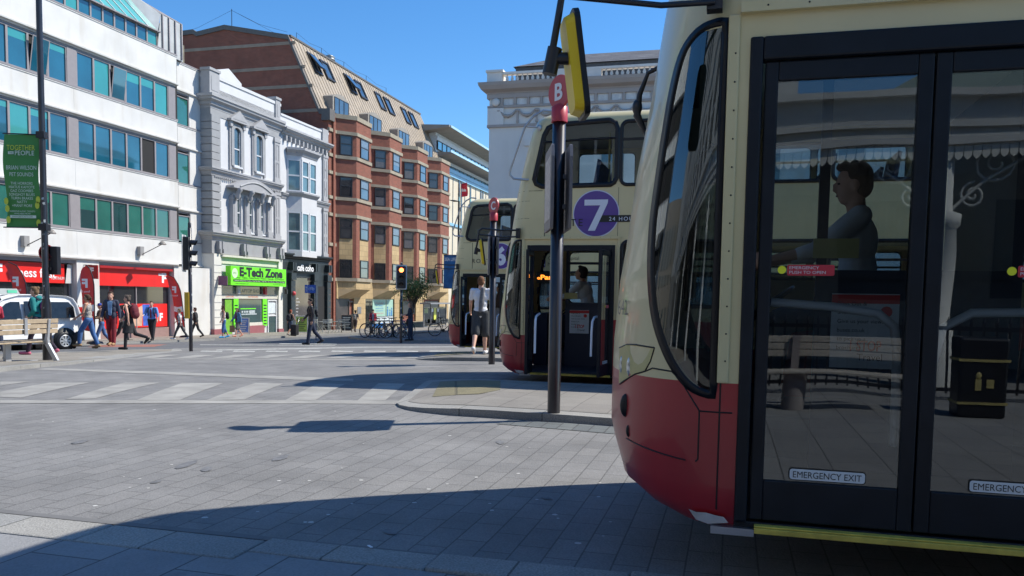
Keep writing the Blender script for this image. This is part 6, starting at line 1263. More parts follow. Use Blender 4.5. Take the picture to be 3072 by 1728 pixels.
# bicycles
def bicycle(col, nm):
    r = thing('bicycle', 'x', 'bicycle', (0, 0, 0)); R1 = .34
    for x in (-.52, .52):
        q = MB(); q.tube([(x + R1 * math.cos(k * math.pi / 14), 0, R1 + R1 * math.sin(k * math.pi / 14)) for k in range(29)], .021, 6, cap=False); w = part(r, 'wheel', q, M_rub); q = MB()
        for k in range(14): a = k * math.pi / 7; q.tube([(x, 0, R1), (x + (R1 - .02) * math.cos(a), 0, R1 + (R1 - .02) * math.sin(a))], .0025, 3)
        q.tube([(x + (R1 - .03) * math.cos(k * math.pi / 12), 0, R1 + (R1 - .03) * math.sin(k * math.pi / 12)) for k in range(25)], .009, 4, cap=False); q.lathe([(.03, -.05), (.03, .05)], (x, 0, R1), 8, ax=(0, 1, 0)); part(w, 'spokes', q, M_steel)
    q = MB(); bb = (-.08, 0, .29); st = (-.2, 0, .80); hd = (.36, 0, .84); hb = (.40, 0, .70)
    for a, b, rr in ((bb, st, .017), (bb, hb, .021), (st, hd, .018), (hd, hb, .022), (bb, (-.52, 0, R1), .011), (st, (-.52, 0, R1), .010), (hb, (.52, 0, R1), .014)): q.tube([a, b], rr, 7)
    part(r, 'frame', q, mat('bike_' + nm, col, .35, coat=.3)); q = MB(); q.tube([(-.2, 0, .8), (-.215, 0, .93)], .013, 6); q.ell((-.22, 0, .95), (.14, .07, .03)); part(r, 'saddle', q, M_rub)
    q = MB(); q.tube([hd, (.345, 0, .96)], .014, 6); q.tube([(.30, -.29, .99), (.36, -.1, .98), (.36, .1, .98), (.30, .29, .99)], .014, 6); part(r, 'handlebar', q, M_rub); q = MB(); q.lathe([(.085, -.01), (.085, .01)], bb, 14, ax=(0, 1, 0)); q.tube([bb, (.05, .08, .18)], .011, 5); q.tube([bb, (-.2, -.08, .4)], .011, 5); part(r, 'crankset', q, M_black); return r
bks = [(1119, 1014, 60, (.02, .02, .02), 'black', 'black bicycle leaning at the left end of the cycle stands'), (1146, 1012, 105, (.03, .03, .03), 'black', 'black bicycle with dropped frame, second from the left at the stands'), (1166, 1014, 75, (.05, .045, .03), 'brown', 'dark brown bicycle in the middle of the stands'), (1188, 1014, 120, (.02, .03, .2), 'blue', 'dark blue bicycle just left of the red traffic light'), (1212, 1013, 150, (.03, .04, .16), 'blue', 'bicycle partly hidden behind the red traffic light post'), (1334, 1008, 100, (.02, .02, .02), 'black', 'lone bicycle half hidden by the front of the farthest bus')]
for px, py, a, c, nm, lb in bks:
    u, v = G(px, py, .09); b = bicycle(c, nm); b.location = W(u, v, gz(u, v) + .097); b.rotation_euler = (math.radians(random.uniform(-6, 6)), 0, math.radians(a - 90)); tag(b, lb, 'bicycle', 'bicycles at the cycle stands')
for i, (px, py) in enumerate(((1133, 1012), (1158, 1012), (1196, 1012))):
    u, v = G(px, py, .09); q = MB(); q.tube([(0, -.35, -.05), (0, -.35, .7), (0, -.25, .82), (0, .25, .82), (0, .35, .7), (0, .35, -.05)], .028, 8); single('cycle_stand', 'black hooped cycle stand among the bicycles, ' + ('left one', 'middle one', 'right one')[i], 'cycle stand', q, M_pole, (u, v, gz(u, v) + .09), .3, absu=False, group='cycle stands')
# bus shelter across the road
sr = thing('bus_shelter', 'glazed bus shelter with grey frame at the foot of the brick block', 'bus shelter', (70, 26, -1.55)); q = MB()
for u in (67.0, 68.7, 70.8, 72.8): q.box((u - .05, 25.95, -1.7), (u + .05, 26.05, .62))
q.box((66.6, 25.2, .62), (73.2, 26.2, .74)); q.box((67, 25.97, .3), (72.8, 26.03, .36)); q.box((67, 25.97, -1.45), (72.8, 26.03, -1.38)); part(sr, 'frame', q, mat('shelter_grey', (.22, .22, .23), .5), True)
part(sr, 'glazing', bx(67.05, 72.75, 25.995, 26.005, -1.3, .3), glass('shelter_glass', (.8, .85, .85), 1.2), True); q = MB()
for k in range(5): q.box((69 + k * .7, 25.3, -1.1), (69.5 + k * .7, 25.6, -1.05)); q.box((69 + k * .7, 25.6, -1.1), (69.5 + k * .7, 25.65, -.75))
part(sr, 'bench_seats', q, M_black, True); q = MB(); q.box((67.1, 25.97, -.2), (68.0, 25.99, .22), 0); q.box((69.5, 25.97, -.8), (70.1, 25.99, .25), 1); q.box((68.9, 25.97, -.1), (69.3, 25.99, .2), 2); q.box((70.4, 25.97, -.1), (70.8, 25.99, .2), 2); part(sr, 'notices', q, [mat('notice_multi', (.25, .3, .12), .5, var=.4, scale=9), mat('notice_yel', (.6, .62, .08), .5, var=.3, scale=8), M_txw], True)
single('low_wall', 'low pale stone wall behind the bus shelter', 'wall', bx(62.5, 82, 27.6, 27.9, -2.4, -1.0), M_stone, (72, 27.7, -1.5))
# tree
def tree(u, v, H_, Rx, zc, label):
    z0_ = gz(u, v) + .1; r = thing('street_tree', label, 'tree', (u, v, z0_)); rnd = random.Random(3); q = MB(); q.tube([(0, 0, -.1), (.03, 0, H_ * .3), (-.02, .03, H_ * .6)], [.07, .055, .04], 8); tips = []
    for k in range(16):
        a = rnd.uniform(0, 6.28); e = Vector((math.cos(a) * Rx * rnd.uniform(.4, .9), math.sin(a) * Rx * rnd.uniform(.4, .9), zc + rnd.uniform(-.3, .75) * Rx)); q.tube([(0, 0, H_ * rnd.uniform(.35, .6)), e * .5 + Vector((0, 0, H_ * .28)), e], [.028, .016, .006], 5); tips.append(e)
    part(r, 'trunk', q, mat('bark', (.09, .07, .05), .9, var=.3)); q = MB()
    for e in tips + [t * .6 + Vector((0, 0, zc * .4)) for t in tips]:
        for j in range(110):
            c = e + Vector([rnd.gauss(0, Rx * .2) for _ in range(3)]); s_ = rnd.uniform(.035, .075); a = Vector([rnd.uniform(-1, 1) for _ in range(3)]).normalized(); b = a.orthogonal().normalized(); m = rnd.choice((0, 0, 1)); q.add([c - a * s_, c + b * s_ * .5, c + a * s_, c - b * s_ * .5], [(0, 1, 2, 3)], m)
    part(r, 'crown', q, [mat('leaf', (.085, .15, .03), .7, var=.3, scale=3), mat('leaf_pale', (.17, .23, .06), .7, var=.3, scale=3)])
tu, tv, _ = UVat(1236, 990, 46.); tree(tu, tv, 3.0, 1.15, 2.35, 'small leafy street tree behind the red traffic light')
# ---------------------------------------------------------------- white taxi
def taxi():
    u, v = G(150, 1047, 0.); zb = gz(u, v); r = thing('taxi_van', 'white taxi van with roof sign at the kerb behind the bench', 'van', (u, v, zb), wrz(240)); # local +Y forward
    # side outline (y forward, z): rear wheel at y=0
    P_ = [(-.62, .42), (-.66, .6), (-.64, .95), (-.60, 1.25), (-.52, 1.55), (-.40, 1.74), (-.2, 1.82), (.5, 1.86), (1.4, 1.84), (1.85, 1.72), (2.3, 1.42), (2.62, 1.16), (3.1, 1.05), (3.38, .92), (3.46, .6), (3.44, .35), (3.2, .26), (.3, .24), (-.4, .3)]
    q = MB(); secs = [(-.80, .90, 0.), (-.86, .97, 0), (-.88, 1., 0), (.88, 1., 0), (.86, .97, 0), (.80, .90, 0)]; vs = []
    def tw(x, z): return x * (1 - .16 * max(0, (z - 1.0)) / .85)
    for x, s_, _ in secs:
        for y, z in P_: vs.append((tw(x, z), 1.4 + (y - 1.4) * (.985 if abs(x) < .87 else 1) * (s_ ** .3), .24 + (z - .24) * (s_ if z > 1.6 else 1) ** .25 if 0 else z - (0 if abs(x) > .87 else (.05 if abs(x) < .82 and z > 1.5 else .012) if z > 1 else 0)))
    n = len(P_); fs = [(k * n + i, k * n + (i + 1) % n, (k + 1) * n + (i + 1) % n, (k + 1) * n + i) for k in range(5) for i in range(n)]; q.add(vs, fs, 0, True); q.add(vs, [tuple(range(n)), tuple(range(6 * n - 1, 5 * n - 1, -1))], 0)
    part(r, 'body', q, mat('van_white', (.86, .86, .85), .45, var=.02, spec=.4), bevel=.02)
    for sg in (-1, 1):
        def sp_(P2, off, m, nm, par=r, mm=None): 
            q = MB(); q.prism([(tw(sg * .885, z) + sg * off, y, z) for y, z in P2], (sg * -.02, 0, 0)); return part(par, nm, q, mm)
        g = mat('van_glass', (.015, .018, .022), .08, spec=.5, coat=.1, var=.3)
        for P2 in ([(-.38, 1.08), (.42, 1.08), (.42, 1.62), (-.2, 1.62), (-.36, 1.45)], [(.50, 1.08), (1.28, 1.08), (1.28, 1.64), (.50, 1.64)], [(1.40, 1.08), (2.35, 1.05), (2.28, 1.16), (1.85, 1.56), (1.7, 1.62), (1.42, 1.62)]):
            P3 = shrink(dens(P2, .2), -.0); sp_(P2, .012, 0, 'side_window', mm=g)
        sp_([(-.68, .3), (-.1, .28), (-.3, .5), (-.4, .62), (-.68, .64)], .015, 0, 'bumper_corner', mm=mat('van_plastic', (.05, .05, .055), .6)); sp_([(.4, .3), (2.5, .3), (2.5, .42), (.4, .42)], .01, 0, 'side_moulding', mm=MATS['van_plastic'])
        q = MB(); q.ell((sg * 1.0, 2.2, 1.14), (.09, .06, .11)); part(r, 'door_mirror', q, MATS['van_plastic'])
        for y in (0, 2.72):
            q = MB(); q.lathe([(.40, -.002), (.40, .012), (0, .012)], (sg * .88, y, .36), 24, ax=(sg, 0, 0)); part(r, 'wheel_arch', q, M_blk)
            q = MB(); q.lathe([(.2, -.1), (.30, -.1), (.315, -.06), (.315, .05), (.295, .075), (.2, .075)], (sg * .84, y, .315), 28, ax=(sg, 0, 0)); w = part(r, 'wheel', q, M_rub)
            q = MB(); q.lathe([(.205, .06), (.20, .08), (.17, .082), (.165, .06), (.0, .05)], (sg * .84, y, .315), 28, ax=(sg, 0, 0)); M = Matrix.Translation((sg * .84, y, .315))
            for k in range(8):
                a = k * math.pi / 4; d = Vector((0, math.cos(a), math.sin(a))); e = Vector((0, -math.sin(a), math.cos(a))); c = Vector((sg * (.84 + .083), y, .315)); q.add([c + d * .03 - e * .02, c + d * .17 - e * .035, c + d * .17 + e * .035, c + d * .03 + e * .02], [(0, 1, 2, 3)])
            q.lathe([(.045, .09), (0, .1)], (sg * .84, y, .315), 12, ax=(sg, 0, 0)); part(w, 'hubcap', q, mat('hubcap', (.5, .51, .52), .35, metal=.5, var=.05))
    q = MB(); q.prism([(-.7, y, z) for y, z in ((1.92, 1.68), (2.38, 1.36), (2.68, 1.14), (2.72, 1.16), (2.4, 1.42), (1.95, 1.75))], (1.4, 0, 0)); part(r, 'windscreen', q, MATS['van_glass'])
    q = MB()
    for sg in (-1, 1): q.box((sg * .80, -.69, .95), (sg * .70, -.6, 1.45))
    part(r, 'tail_lamp', q, mat('tail_red', (.45, .02, .02), .3)); q = MB(); q.box((-.65, -.66, 1.08), (.65, -.58, 1.5)); part(r, 'rear_window', q, MATS['van_glass'])
    q = MB(); q.tube([(.74, -.63, .9), (.72, -.5, 1.5), (.7, -.36, 1.74)], .018, 6); part(r, 'rear_edge_refraction', q, mat('teal_refraction', (.02, .55, .5), .3))  # teal strip paints the refraction along the rear window edge
    q = MB(); q.prism([(-.5, 1.5, 1.84), (-.5, 1.75, 1.84), (-.5, 1.66, 2.04), (-.5, 1.58, 2.04)], (1., 0, 0)); s_ = part(r, 'roof_sign', q, mat('sign_dark', (.05, .06, .06), .4)) if 0 else None
    q = MB(); q.prism([(-.1, 1.0, 1.85), (.1, 1.0, 1.85), (.05, 1.08, 2.04), (-.05, 1.08, 2.04)], (0, 1.35, 0)); s_ = part(r, 'roof_sign', q, mat('roof_sign_grey', (.30, .33, .32), .5)); q = MB(); text(q, 'TAXI', (-.088, 1.85, 1.88), (0, -1, 0), Z_, .09, .34, bold=.02, back=False); text(q, 'TAXI', (.088, 1.85, 1.88), (0, 1, 0), Z_, .09, .34, bold=.02); q.box((-.095, 1.1, 1.9), (-.07, 1.4, 1.99), 1); q.box((.07, 1.1, 1.9), (.095, 1.4, 1.99), 1); part(s_, 'sign_lettering', q, [M_txw, mat('sign_teal', (.1, .5, .3), .4)])
taxi()
# ---------------------------------------------------------------- people
def cap(mb, a, b, r0, r1, n=12, m=None):
    a = Vector(a); b = Vector(b); d = (b - a); L = d.length
    if L < 1e-5: return mb.ell(a, (r0, r0, r0))
    Q = d.normalized().to_track_quat('Z', 'Y'); vs = []; rings = []
    for k in range(4): t = math.pi / 2 * k / 4; rings.append((r0 * math.sin(t) if k else 0.0001, -r0 * math.cos(t)))
    rings.append((r0, 0)); rings.append((r1, L))
    for k in range(1, 5): t = math.pi / 2 * k / 4; rings.append((max(.0001, r1 * math.cos(t)), L + r1 * math.sin(t)))
    for r, h in rings:
        for k in range(n): vs.append(a + Q @ Vector((r * math.cos(k * 2 * math.pi / n), r * math.sin(k * 2 * math.pi / n), h)))
    fs = [(i * n + k, i * n + (k + 1) % n, (i + 1) * n + (k + 1) % n, (i + 1) * n + k) for i in range(len(rings) - 1) for k in range(n)]
    return mb.add(vs, fs, 0, True)
def voxel(mb, name, m, size, sm=2):
    me = bpy.data.meshes.new(name); me.from_pydata(mb.v, [], mb.f); me.update(); o = bpy.data.objects.new('tmp', me); COL.objects.link(o)
    md = o.modifiers.new('r', 'REMESH'); md.mode = 'VOXEL'; md.voxel_size = size; md.use_smooth_shade = True
    if sm: s = o.modifiers.new('s', 'SMOOTH'); s.factor = .5; s.iterations = sm
    dg = bpy.context.evaluated_depsgraph_get(); me2 = bpy.data.meshes.new_from_object(o.evaluated_get(dg)); bpy.data.objects.remove(o); bpy.data.meshes.remove(me); me2.name = name
    me2.materials.clear()
    for x in (m if isinstance(m, (list, tuple)) else [m]): me2.materials.append(x)
    return me2
def skin(c, k): return mat('skin_' + k, c, .55, var=.06, scale=9)
SK = {'pale': (.62, .36, .26), 'mid': (.48, .26, .17), 'tan': (.40, .20, .12)}
def cloth(name, col, rough=.85, scale=7, var=.22): return mat('cloth_' + name, col, rough, var=var, scale=scale, bump=.25, bscale=26)
def rx(v, a, o=Vector()): return o + Matrix.Rotation(a, 3, 'X') @ (Vector(v) - o)
def person(label, px, py, hpx, facing, look, pose=None, dz=.1, vox=.014, at=None, z0=None, Hm=None, group=None):
    "facing: world angle in degrees the person looks along; look: clothing; pose: joint angles in degrees"
    if at is None:
        u, v = G(px, py, dz); dep = W(u, v).dot(Vector((0, 1, 0))); Hm = Hm or hpx * dep / FPX * 1.0; zb = gz(u, v) + dz
    else: u, v = at; zb = z0
    H = cl(Hm or 1.72, 1.0, 2.02); k = H / 1.75; P = dict(lh=22, lk=8, rh=-16, rk=22, lf=-16, rf=18, le=15, re=25, lab=8, rab=8, lean=3, hy=0, hp=0, sit=0); P.update(pose or {})
    r = thing('person', label, 'person', (u, v, zb), wrz(facing), group); R = math.radians; w = look.get('build', 1.0)
    hip = Vector((0, 0, .93)); lean = R(-P['lean'])
    def up_(p): return rx(Vector(p), lean, hip)
    J = {}
    for s, sg in (('l', -1), ('r', 1)):
        h = Vector((sg * .092, 0, .90)); a = R(P[s + 'h']); kn = h + Vector((sg * .01, math.sin(a), -math.cos(a))) * .43; b = a - R(P[s + 'k']); an = kn + Vector((0, math.sin(b), -math.cos(b))) * .41
        J[s + 'hip'], J[s + 'knee'], J[s + 'ank'] = h, kn, an; fa = b * .75 if b < 0 else b * .35; J[s + 'toe'] = an + Vector((sg * .015, math.cos(fa) * .17, math.sin(fa) * .17 - .045)); J[s + 'heel'] = an + Vector((0, -.035 * math.cos(fa), -.045))
        sh_ = up_((sg * .175 * w, 0, 1.43)); f = R(P[s + 'f']); ab = R(P[s + 'ab']); d = Vector((sg * math.sin(ab), math.sin(f) * math.cos(ab), -math.cos(f) * math.cos(ab))); el = sh_ + d * .285; g = f + R(P[s + 'e']); ab2 = ab * .5 - R(P.get(s + 'in', 0))
        d2 = Vector((sg * math.sin(ab2), math.sin(g) * math.cos(ab2), -math.cos(g) * math.cos(ab2))); wr = el + d2 * .25; J[s + 'sh'], J[s + 'el'], J[s + 'wr'], J[s + 'hd'] = sh_, el, wr, d2
    lo = min(J['lheel'].z, J['rheel'].z, J['ltoe'].z, J['rtoe'].z) - .028
    if P['sit']: lo = P['sit']
    hc = up_((0, .015, 1.625)); HY = Matrix.Rotation(R(P['hy']), 3, 'Z') @ Matrix.Rotation(R(P['hp']), 3, 'X')
    S = Matrix.Scale(k, 4) @ Matrix.Translation((0, 0, -lo))
    def T(mb): return MB().join(mb, S)
    def hd_(p): return hc + HY @ Vector(p)
    b = MB()
    b.ell(up_((0, 0, .95)), (.15 * w, .105 * w, .11)); b.ell(up_((0, 0, 1.12)), (.125 * w, .09 * w, .16)); b.ell(up_((0, .0, 1.30)), (.155 * w, .10 * w, .17)); cap(b, up_((-.13 * w, 0, 1.42)), up_((.13 * w, 0, 1.42)), .055, .055); cap(b, up_((0, -.01, 1.42)), hc - Vector((0, .02, .06)), .055, .052)
    M3 = HY.to_4x4()
    b.ell(hd_((0, -.012, .025)), (.073, .092, .098), M=HY); b.ell(hd_((0, .02, -.045)), (.055, .062, .07), M=HY); b.ell(hd_((0, .045, -.085)), (.026, .026, .024), M=HY); b.prism([hd_((-.013, .07, -.032)), hd_((.013, .07, -.032)), hd_((.008, .075, .02)), hd_((-.008, .075, .02))], HY @ Vector((0, .032, -.004)))
    for sg in (-1, 1): b.ell(hd_((sg * .073, -.012, -.01)), (.012, .02, .032), M=HY)
    for s, sg in (('l', -1), ('r', 1)):
        cap(b, J[s + 'hip'], J[s + 'knee'], .082 * w, .054); cap(b, J[s + 'knee'], J[s + 'knee'].lerp(J[s + 'ank'], .35), .052, .056); cap(b, J[s + 'knee'].lerp(J[s + 'ank'], .3), J[s + 'ank'], .055, .036); cap(b, J[s + 'ank'], J[s + 'toe'], .038, .03); cap(b, J[s + 'heel'], J[s + 'toe'], .032, .028)
        cap(b, J[s + 'sh'], J[s + 'el'], .047, .038); cap(b, J[s + 'el'], J[s + 'wr'], .038, .026); d = J[s + 'hd']; wr = J[s + 'wr']; pal = wr + d * .05; side = Vector((1, 0, 0)); thick = d.cross(side).normalized()
        b.ell(pal, (.022, .038, .05) if abs(d.z) > .6 else (.022, .05, .038), M=None); fwd = thick if thick.y > 0 else -thick
        for i, (off, ln) in enumerate(((-.026, .05), (-.009, .062), (.009, .066), (.027, .058))):
            p0 = wr + d * .085 + fwd * off; p1 = p0 + d * ln * .5 + side * (-sg * .006); p2 = p1 + d * ln * .42 + side * (-sg * .02); cap(b, p0, p1, .0105, .0095, 6); cap(b, p1, p2, .0095, .008, 6)
        p0 = wr + d * .03 + fwd * .03; p1 = p0 + d * .03 + fwd * .022 - side * sg * .01; cap(b, p0, p1, .0115, .011, 6); cap(b, p1, p1 + d * .03, .0105, .009, 6)
    part(r, 'body', voxel(T(b), 'body', skin(SK[look.get('skin', 'pale')], look.get('skin', 'pale')), vox), [])
    def garment(nm, mb, m, sz=None, **kw): return part(r, nm, voxel(T(mb), nm, m, sz or vox * 1.1, 2), [], **kw)
    # legs
    g = look.get('trousers')
    if g:
        fr, m, lo_ = g; q = MB(); q.ell(up_((0, 0, .94)), (.165 * w, .122 * w, .12)); q.ell(up_((0, 0, 1.0)), (.15 * w, .112 * w, .07))
        for s in 'lr':
            q_end = J[s + 'knee'].lerp(J[s + 'ank'], max(0, (fr - .5) * 2)) if fr > .5 else J[s + 'hip'].lerp(J[s + 'knee'], fr * 2); cap(q, J[s + 'hip'] + Vector((0, 0, .02)), J[s + 'knee'] if fr > .5 else q_end, .098 * w, (.074 if fr > .5 else .092) * lo_)
            if fr > .5: cap(q, J[s + 'knee'], q_end, .073 * lo_, .058 * lo_)
        garment('shorts' if fr <= .62 else 'trousers', q, m)
    if look.get('skirt'):
        z1, m = look['skirt']; q = MB(); n = 20; vs = []
        for z, rx_, ry_ in ((1.04, .145, .11), (.93, .17, .13), (z1 + .1, .19, .16), (z1, .20, .17)):
            for i in range(n): a = 2 * math.pi * i / n; vs.append((rx_ * (1 + .05 * math.sin(a * 5)) * math.cos(a), ry_ * math.sin(a) + (.03 if z < .8 else 0), z))
        q.add(vs, [(i * n + j, i * n + (j + 1) % n, (i + 1) * n + (j + 1) % n, (i + 1) * n + j) for i in range(3) for j in range(n)] + [tuple(range(n - 1, -1, -1)), tuple(range(3 * n, 4 * n))], 0, True); garment('skirt', q, m)
    # top
    t = look.get('top')
    if t:
        sl_, m, ext = t; q = MB(); q.ell(up_((0, 0, 1.0 - ext * .5)), (.158 * w, .118 * w, .10 + ext)); q.ell(up_((0, 0, 1.13)), (.145 * w, .108 * w, .17)); q.ell(up_((0, .0, 1.30)), (.172 * w, .118 * w, .165))
        if sl_ >= 0: cap(q, up_((-.135 * w, 0, 1.425)), up_((.135 * w, 0, 1.425)), .062, .062)
        for s in 'lr':
            if sl_ > 0: cap(q, J[s + 'sh'], J[s + 'sh'].lerp(J[s + 'el'], min(1, sl_ * 2)), .064, .056)
            if sl_ > .5: cap(q, J[s + 'el'], J[s + 'el'].lerp(J[s + 'wr'], (sl_ - .5) * 2), .054, .042)
        if look.get('hood'): q.ell(up_((0, -.08, 1.46)), (.11, .07, .07))
        garment('top', q, m)
    if look.get('jacket'):
        m, m2 = look['jacket']; q = MB()
        for sg in (-1, 1): q.ell(up_((sg * .085, 0, .98)), (.095 * w, .135 * w, .17)); q.ell(up_((sg * .085, 0, 1.18)), (.088 * w, .122, .17)); q.ell(up_((sg * .095, -.0, 1.34)), (.092 * w, .125, .13))
        q.ell(up_((0, -.045, 1.2)), (.17 * w, .095, .28)); cap(q, up_((-.14 * w, -.01, 1.435)), up_((.14 * w, -.01, 1.435)), .066, .066)
        for s in 'lr': cap(q, J[s + 'sh'], J[s + 'el'], .068, .06); cap(q, J[s + 'el'], J[s + 'wr'], .06, .046)
        garment('jacket', q, m); q = MB(); q.prism([up_(p) for p in ((-.075, .10, 1.44), (.075, .10, 1.44), (.045, .135, 1.0), (-.045, .135, 1.0))], (0, .022, 0)); part(r, 'shirt_front', T(q), m2)
    if look.get('tie'): q = MB(); q.prism([up_(p) for p in ((-.02, .125, 1.42), (.02, .125, 1.42), (.03, .14, 1.05), (0, .14, 1.0), (-.03, .14, 1.05))], (0, .012, 0)); part(r, 'tie', T(q), look['tie'])
    # shoes
    if look.get('shoes'):
        for s in 'lr': q = MB(); cap(q, J[s + 'heel'] + Vector((0, -.005, .018)), J[s + 'toe'] + Vector((0, .01, .012)), .046, .040); cap(q, J[s + 'ank'] - Vector((0, 0, .015)), J[s + 'toe'].lerp(J[s + 'ank'], .4), .046, .042); garment('shoe', q, look['shoes'])
    # hair
    hs, m = look.get('hair', ('short', cloth('hair_brown', (.07, .035, .018))))
    q = MB()
    if hs != 'none':
        q.ell(hd_((0, -.030, .045)), (.083, .090, .094), M=HY); q.ell(hd_((0, -.05, .0)), (.079, .068, .085), M=HY); q.ell(hd_((0, .035, .105)), (.055, .05, .03), M=HY)
        if hs == 'long':
            for sg in (-1, 0, 1): cap(q, hd_((sg * .045, -.06, -.02)), up_((sg * .07, -.13, 1.30)), .058, .045)
        if hs == 'bun': q.ell(hd_((0, -.10, .10)), (.038, .038, .04))
        if hs == 'pony': q.ell(hd_((0, -.115, .0)), (.04, .05, .045)); cap(q, hd_((0, -.12, -.02)), hd_((0, -.15, -.1)), .035, .018)
        if hs == 'curly':
            for i in range(14): a = i * 2.4; q.ell(hd_((.07 * math.cos(a), -.03 + .07 * math.sin(a), .04 + .08 * math.cos(i * 1.7))), (.035, .035, .035))
        part(r, 'hair', voxel(T(q), 'hair', m, vox, 1), [])
    if look.get('cap'): q = MB(); q.ell(hd_((0, -.01, .06)), (.088, .10, .08), M=HY); q.ell(hd_((0, .10, .045)), (.06, .07, .012), M=HY); part(r, 'cap', voxel(T(q), 'cap', look['cap'], vox, 1), [])
    if look.get('glasses'): q = MB(); q.prism([hd_((-.065, .072, .02)), hd_((.065, .072, .02)), hd_((.06, .076, -.015)), hd_((-.06, .076, -.015))], HY @ Vector((0, .012, 0))); part(r, 'sunglasses', T(q), M_blk)
    elif vox < .016:
        q = MB()
        for sg in (-1, 1): q.ell(hd_((sg * .028, .073, .008)), (.011, .008, .006), M=HY, nu=8, nv=6)
        part(r, 'eyes', T(q), mat('eye_dark', (.03, .02, .015), .2, var=0)); q = MB(); q.ell(hd_((0, .080, -.058)), (.022, .007, .006), M=HY); part(r, 'mouth', T(q), mat('lips', (.36, .13, .11), .5, var=0))
    if look.get('pack'):
        q = MB(); c, sz = look['pack'][1], look['pack'][2] if len(look['pack']) > 2 else 1.; q.ell(up_((0, -.20, 1.24)), (.15 * sz, .11 * sz, .20 * sz)); q.ell(up_((0, -.22, 1.12)), (.14 * sz, .11 * sz, .13 * sz)); bp = part(r, 'backpack', voxel(T(q), 'backpack', c, vox, 3), []); q = MB()
        for sg in (-1, 1): q.tube([up_(p) for p in ((sg * .1, -.12, 1.40), (sg * .105, -.02, 1.495), (sg * .11, .09, 1.43), (sg * .12, .135, 1.3), (sg * .14, .09, 1.12), (sg * .13, -.09, 1.08))], .019, 6)
        part(bp, 'strap', T(q), look['pack'][0])
    return r, (lambda mb: T(mb)), up_, J
K = cloth
blk = K('black', (.02, .02, .023)); navy = K('navy', (.02, .028, .055)); denim = K('denim', (.06, .14, .32)); white = K('white', (.66, .67, .68), var=.06); grey = K('grey', (.12, .12, .12))
hb_ = K('hair_brown', (.07, .035, .018)); hd2 = K('hair_dark', (.02, .014, .012)); hr = K('hair_red', (.24, .05, .02)); hl_ = K('hair_light', (.20, .12, .06))
shb = K('shoe_black', (.02, .02, .02)); 
# hoodie girl striding left behind the bench
r, T, up_, J = person('girl in teal hoodie with magenta backpack striding left by the lamp post', 118, 1066, 207, 184, dict(trousers=(.97, K('leggings', (.025, .015, .03)), .86), top=(.98, K('teal', (.012, .19, .19)), .06), hood=True, shoes=K('shoe_pink', (.5, .12, .18)), hair=('bun', hl_), pack=(K('strap', (.03, .02, .05)), K('magenta', (.30, .03, .20)), .9)), dict(lf=-12, le=62, rf=-22, re=80, lh=20, rh=-16, lean=6, rin=20, lin=25), .02, .012)
q = MB(); text(q, 'Athletic', up_((-.0, .133, 1.32)), (-1, 0, 0), Z_, .05, .2); text(q, '78', up_((-.0, .137, 1.21)), (-1, 0, 0), Z_, .07, .12, bold=.02); part(r, 'hoodie_print', T(q), white)
r, T, up_, J = person('woman in patterned vest top and rolled jeans wheeling a push scooter', 268, 1046, 161, 186, dict(skin='mid', trousers=(.93, denim, 1.08), top=(-1, K('floral', (.34, .31, .28), scale=30, var=.7), .0), shoes=K('shoe_tan', (.32, .20, .10)), hair=('pony', hb_), glasses=True), dict(lf=12, le=40, rf=14, re=42, lh=32, lk=26, rh=-12, rk=10, lean=3), .01, .013)
u, v = G(235, 1046, .0); sc = thing('push_scooter', 'thin grey folding scooter pushed by the woman in jeans', 'scooter', (u, v, gz(u, v)), wrz(184)); q = MB(); q.tube([(0, .12, .1), (0, .02, .6), (0, -.12, .95)], .016, 7); q.tube([(-.18, -.12, .95), (.18, -.12, .95)], .015, 6); q.box((-.05, -.55, .08), (.05, .1, .1)); part(sc, 'frame', q, M_steel)
for y in (.14, -.6): part(sc, 'wheel', MB().lathe([(.07, -.015), (.07, .015)], (0, y, .07), 14, ax=(1, 0, 0)), M_rub)
person('person in blue cap and checked shirt behind the woman with scooter', 306, 1036, 127, 215, dict(trousers=(.97, denim, 1), top=(.9, K('check', (.18, .13, .09), scale=40, var=.8), .06), shoes=shb, hair=('short', hb_), cap=K('cap_blue', (.03, .07, .35)), pack=(grey, K('pack_olive', (.1, .08, .04)))), dict(lf=20, le=60, rf=20, re=70), .01, .018)
person('man in navy blazer, pale blue shirt and dark red trousers facing the camera', 336, 1038, 160, -82, dict(trousers=(.97, K('burgundy', (.20, .018, .028)), 1.05), top=(.9, K('skyblue', (.22, .36, .52)), .0), jacket=(K('blazer', (.035, .042, .07)), K('skyblue', (.22, .36, .52))), shoes=K('shoe_tan', (.32, .20, .10)), hair=('short', hb_)), dict(lh=10, lk=4, rh=-8, rk=12, lf=-6, rf=8, le=12, re=15, lab=12, rab=12, lean=1), .01, .013)
person('dark suited person half hidden behind the man in blazer', 366, 1026, 112, 20, dict(trousers=(.97, blk, 1.05), top=(.98, navy, .1), shoes=shb, hair=('short', hb_)), None, .02, .018)
person('woman in black sleeveless dress with maroon backpack walking left', 388, 1049, 163, 182, dict(trousers=(.97, blk, .84), skirt=(.52, blk), top=(-1, blk, .06), shoes=shb, hair=('bun', K('hair_grey', (.12, .09, .07))), pack=(K('strap', (.03, .02, .05)), K('maroon', (.13, .018, .028)), 1.15)), dict(lf=-18, rf=22, le=12, re=18, lh=8, lk=4, rh=-22, rk=52, lean=3), .01, .013)
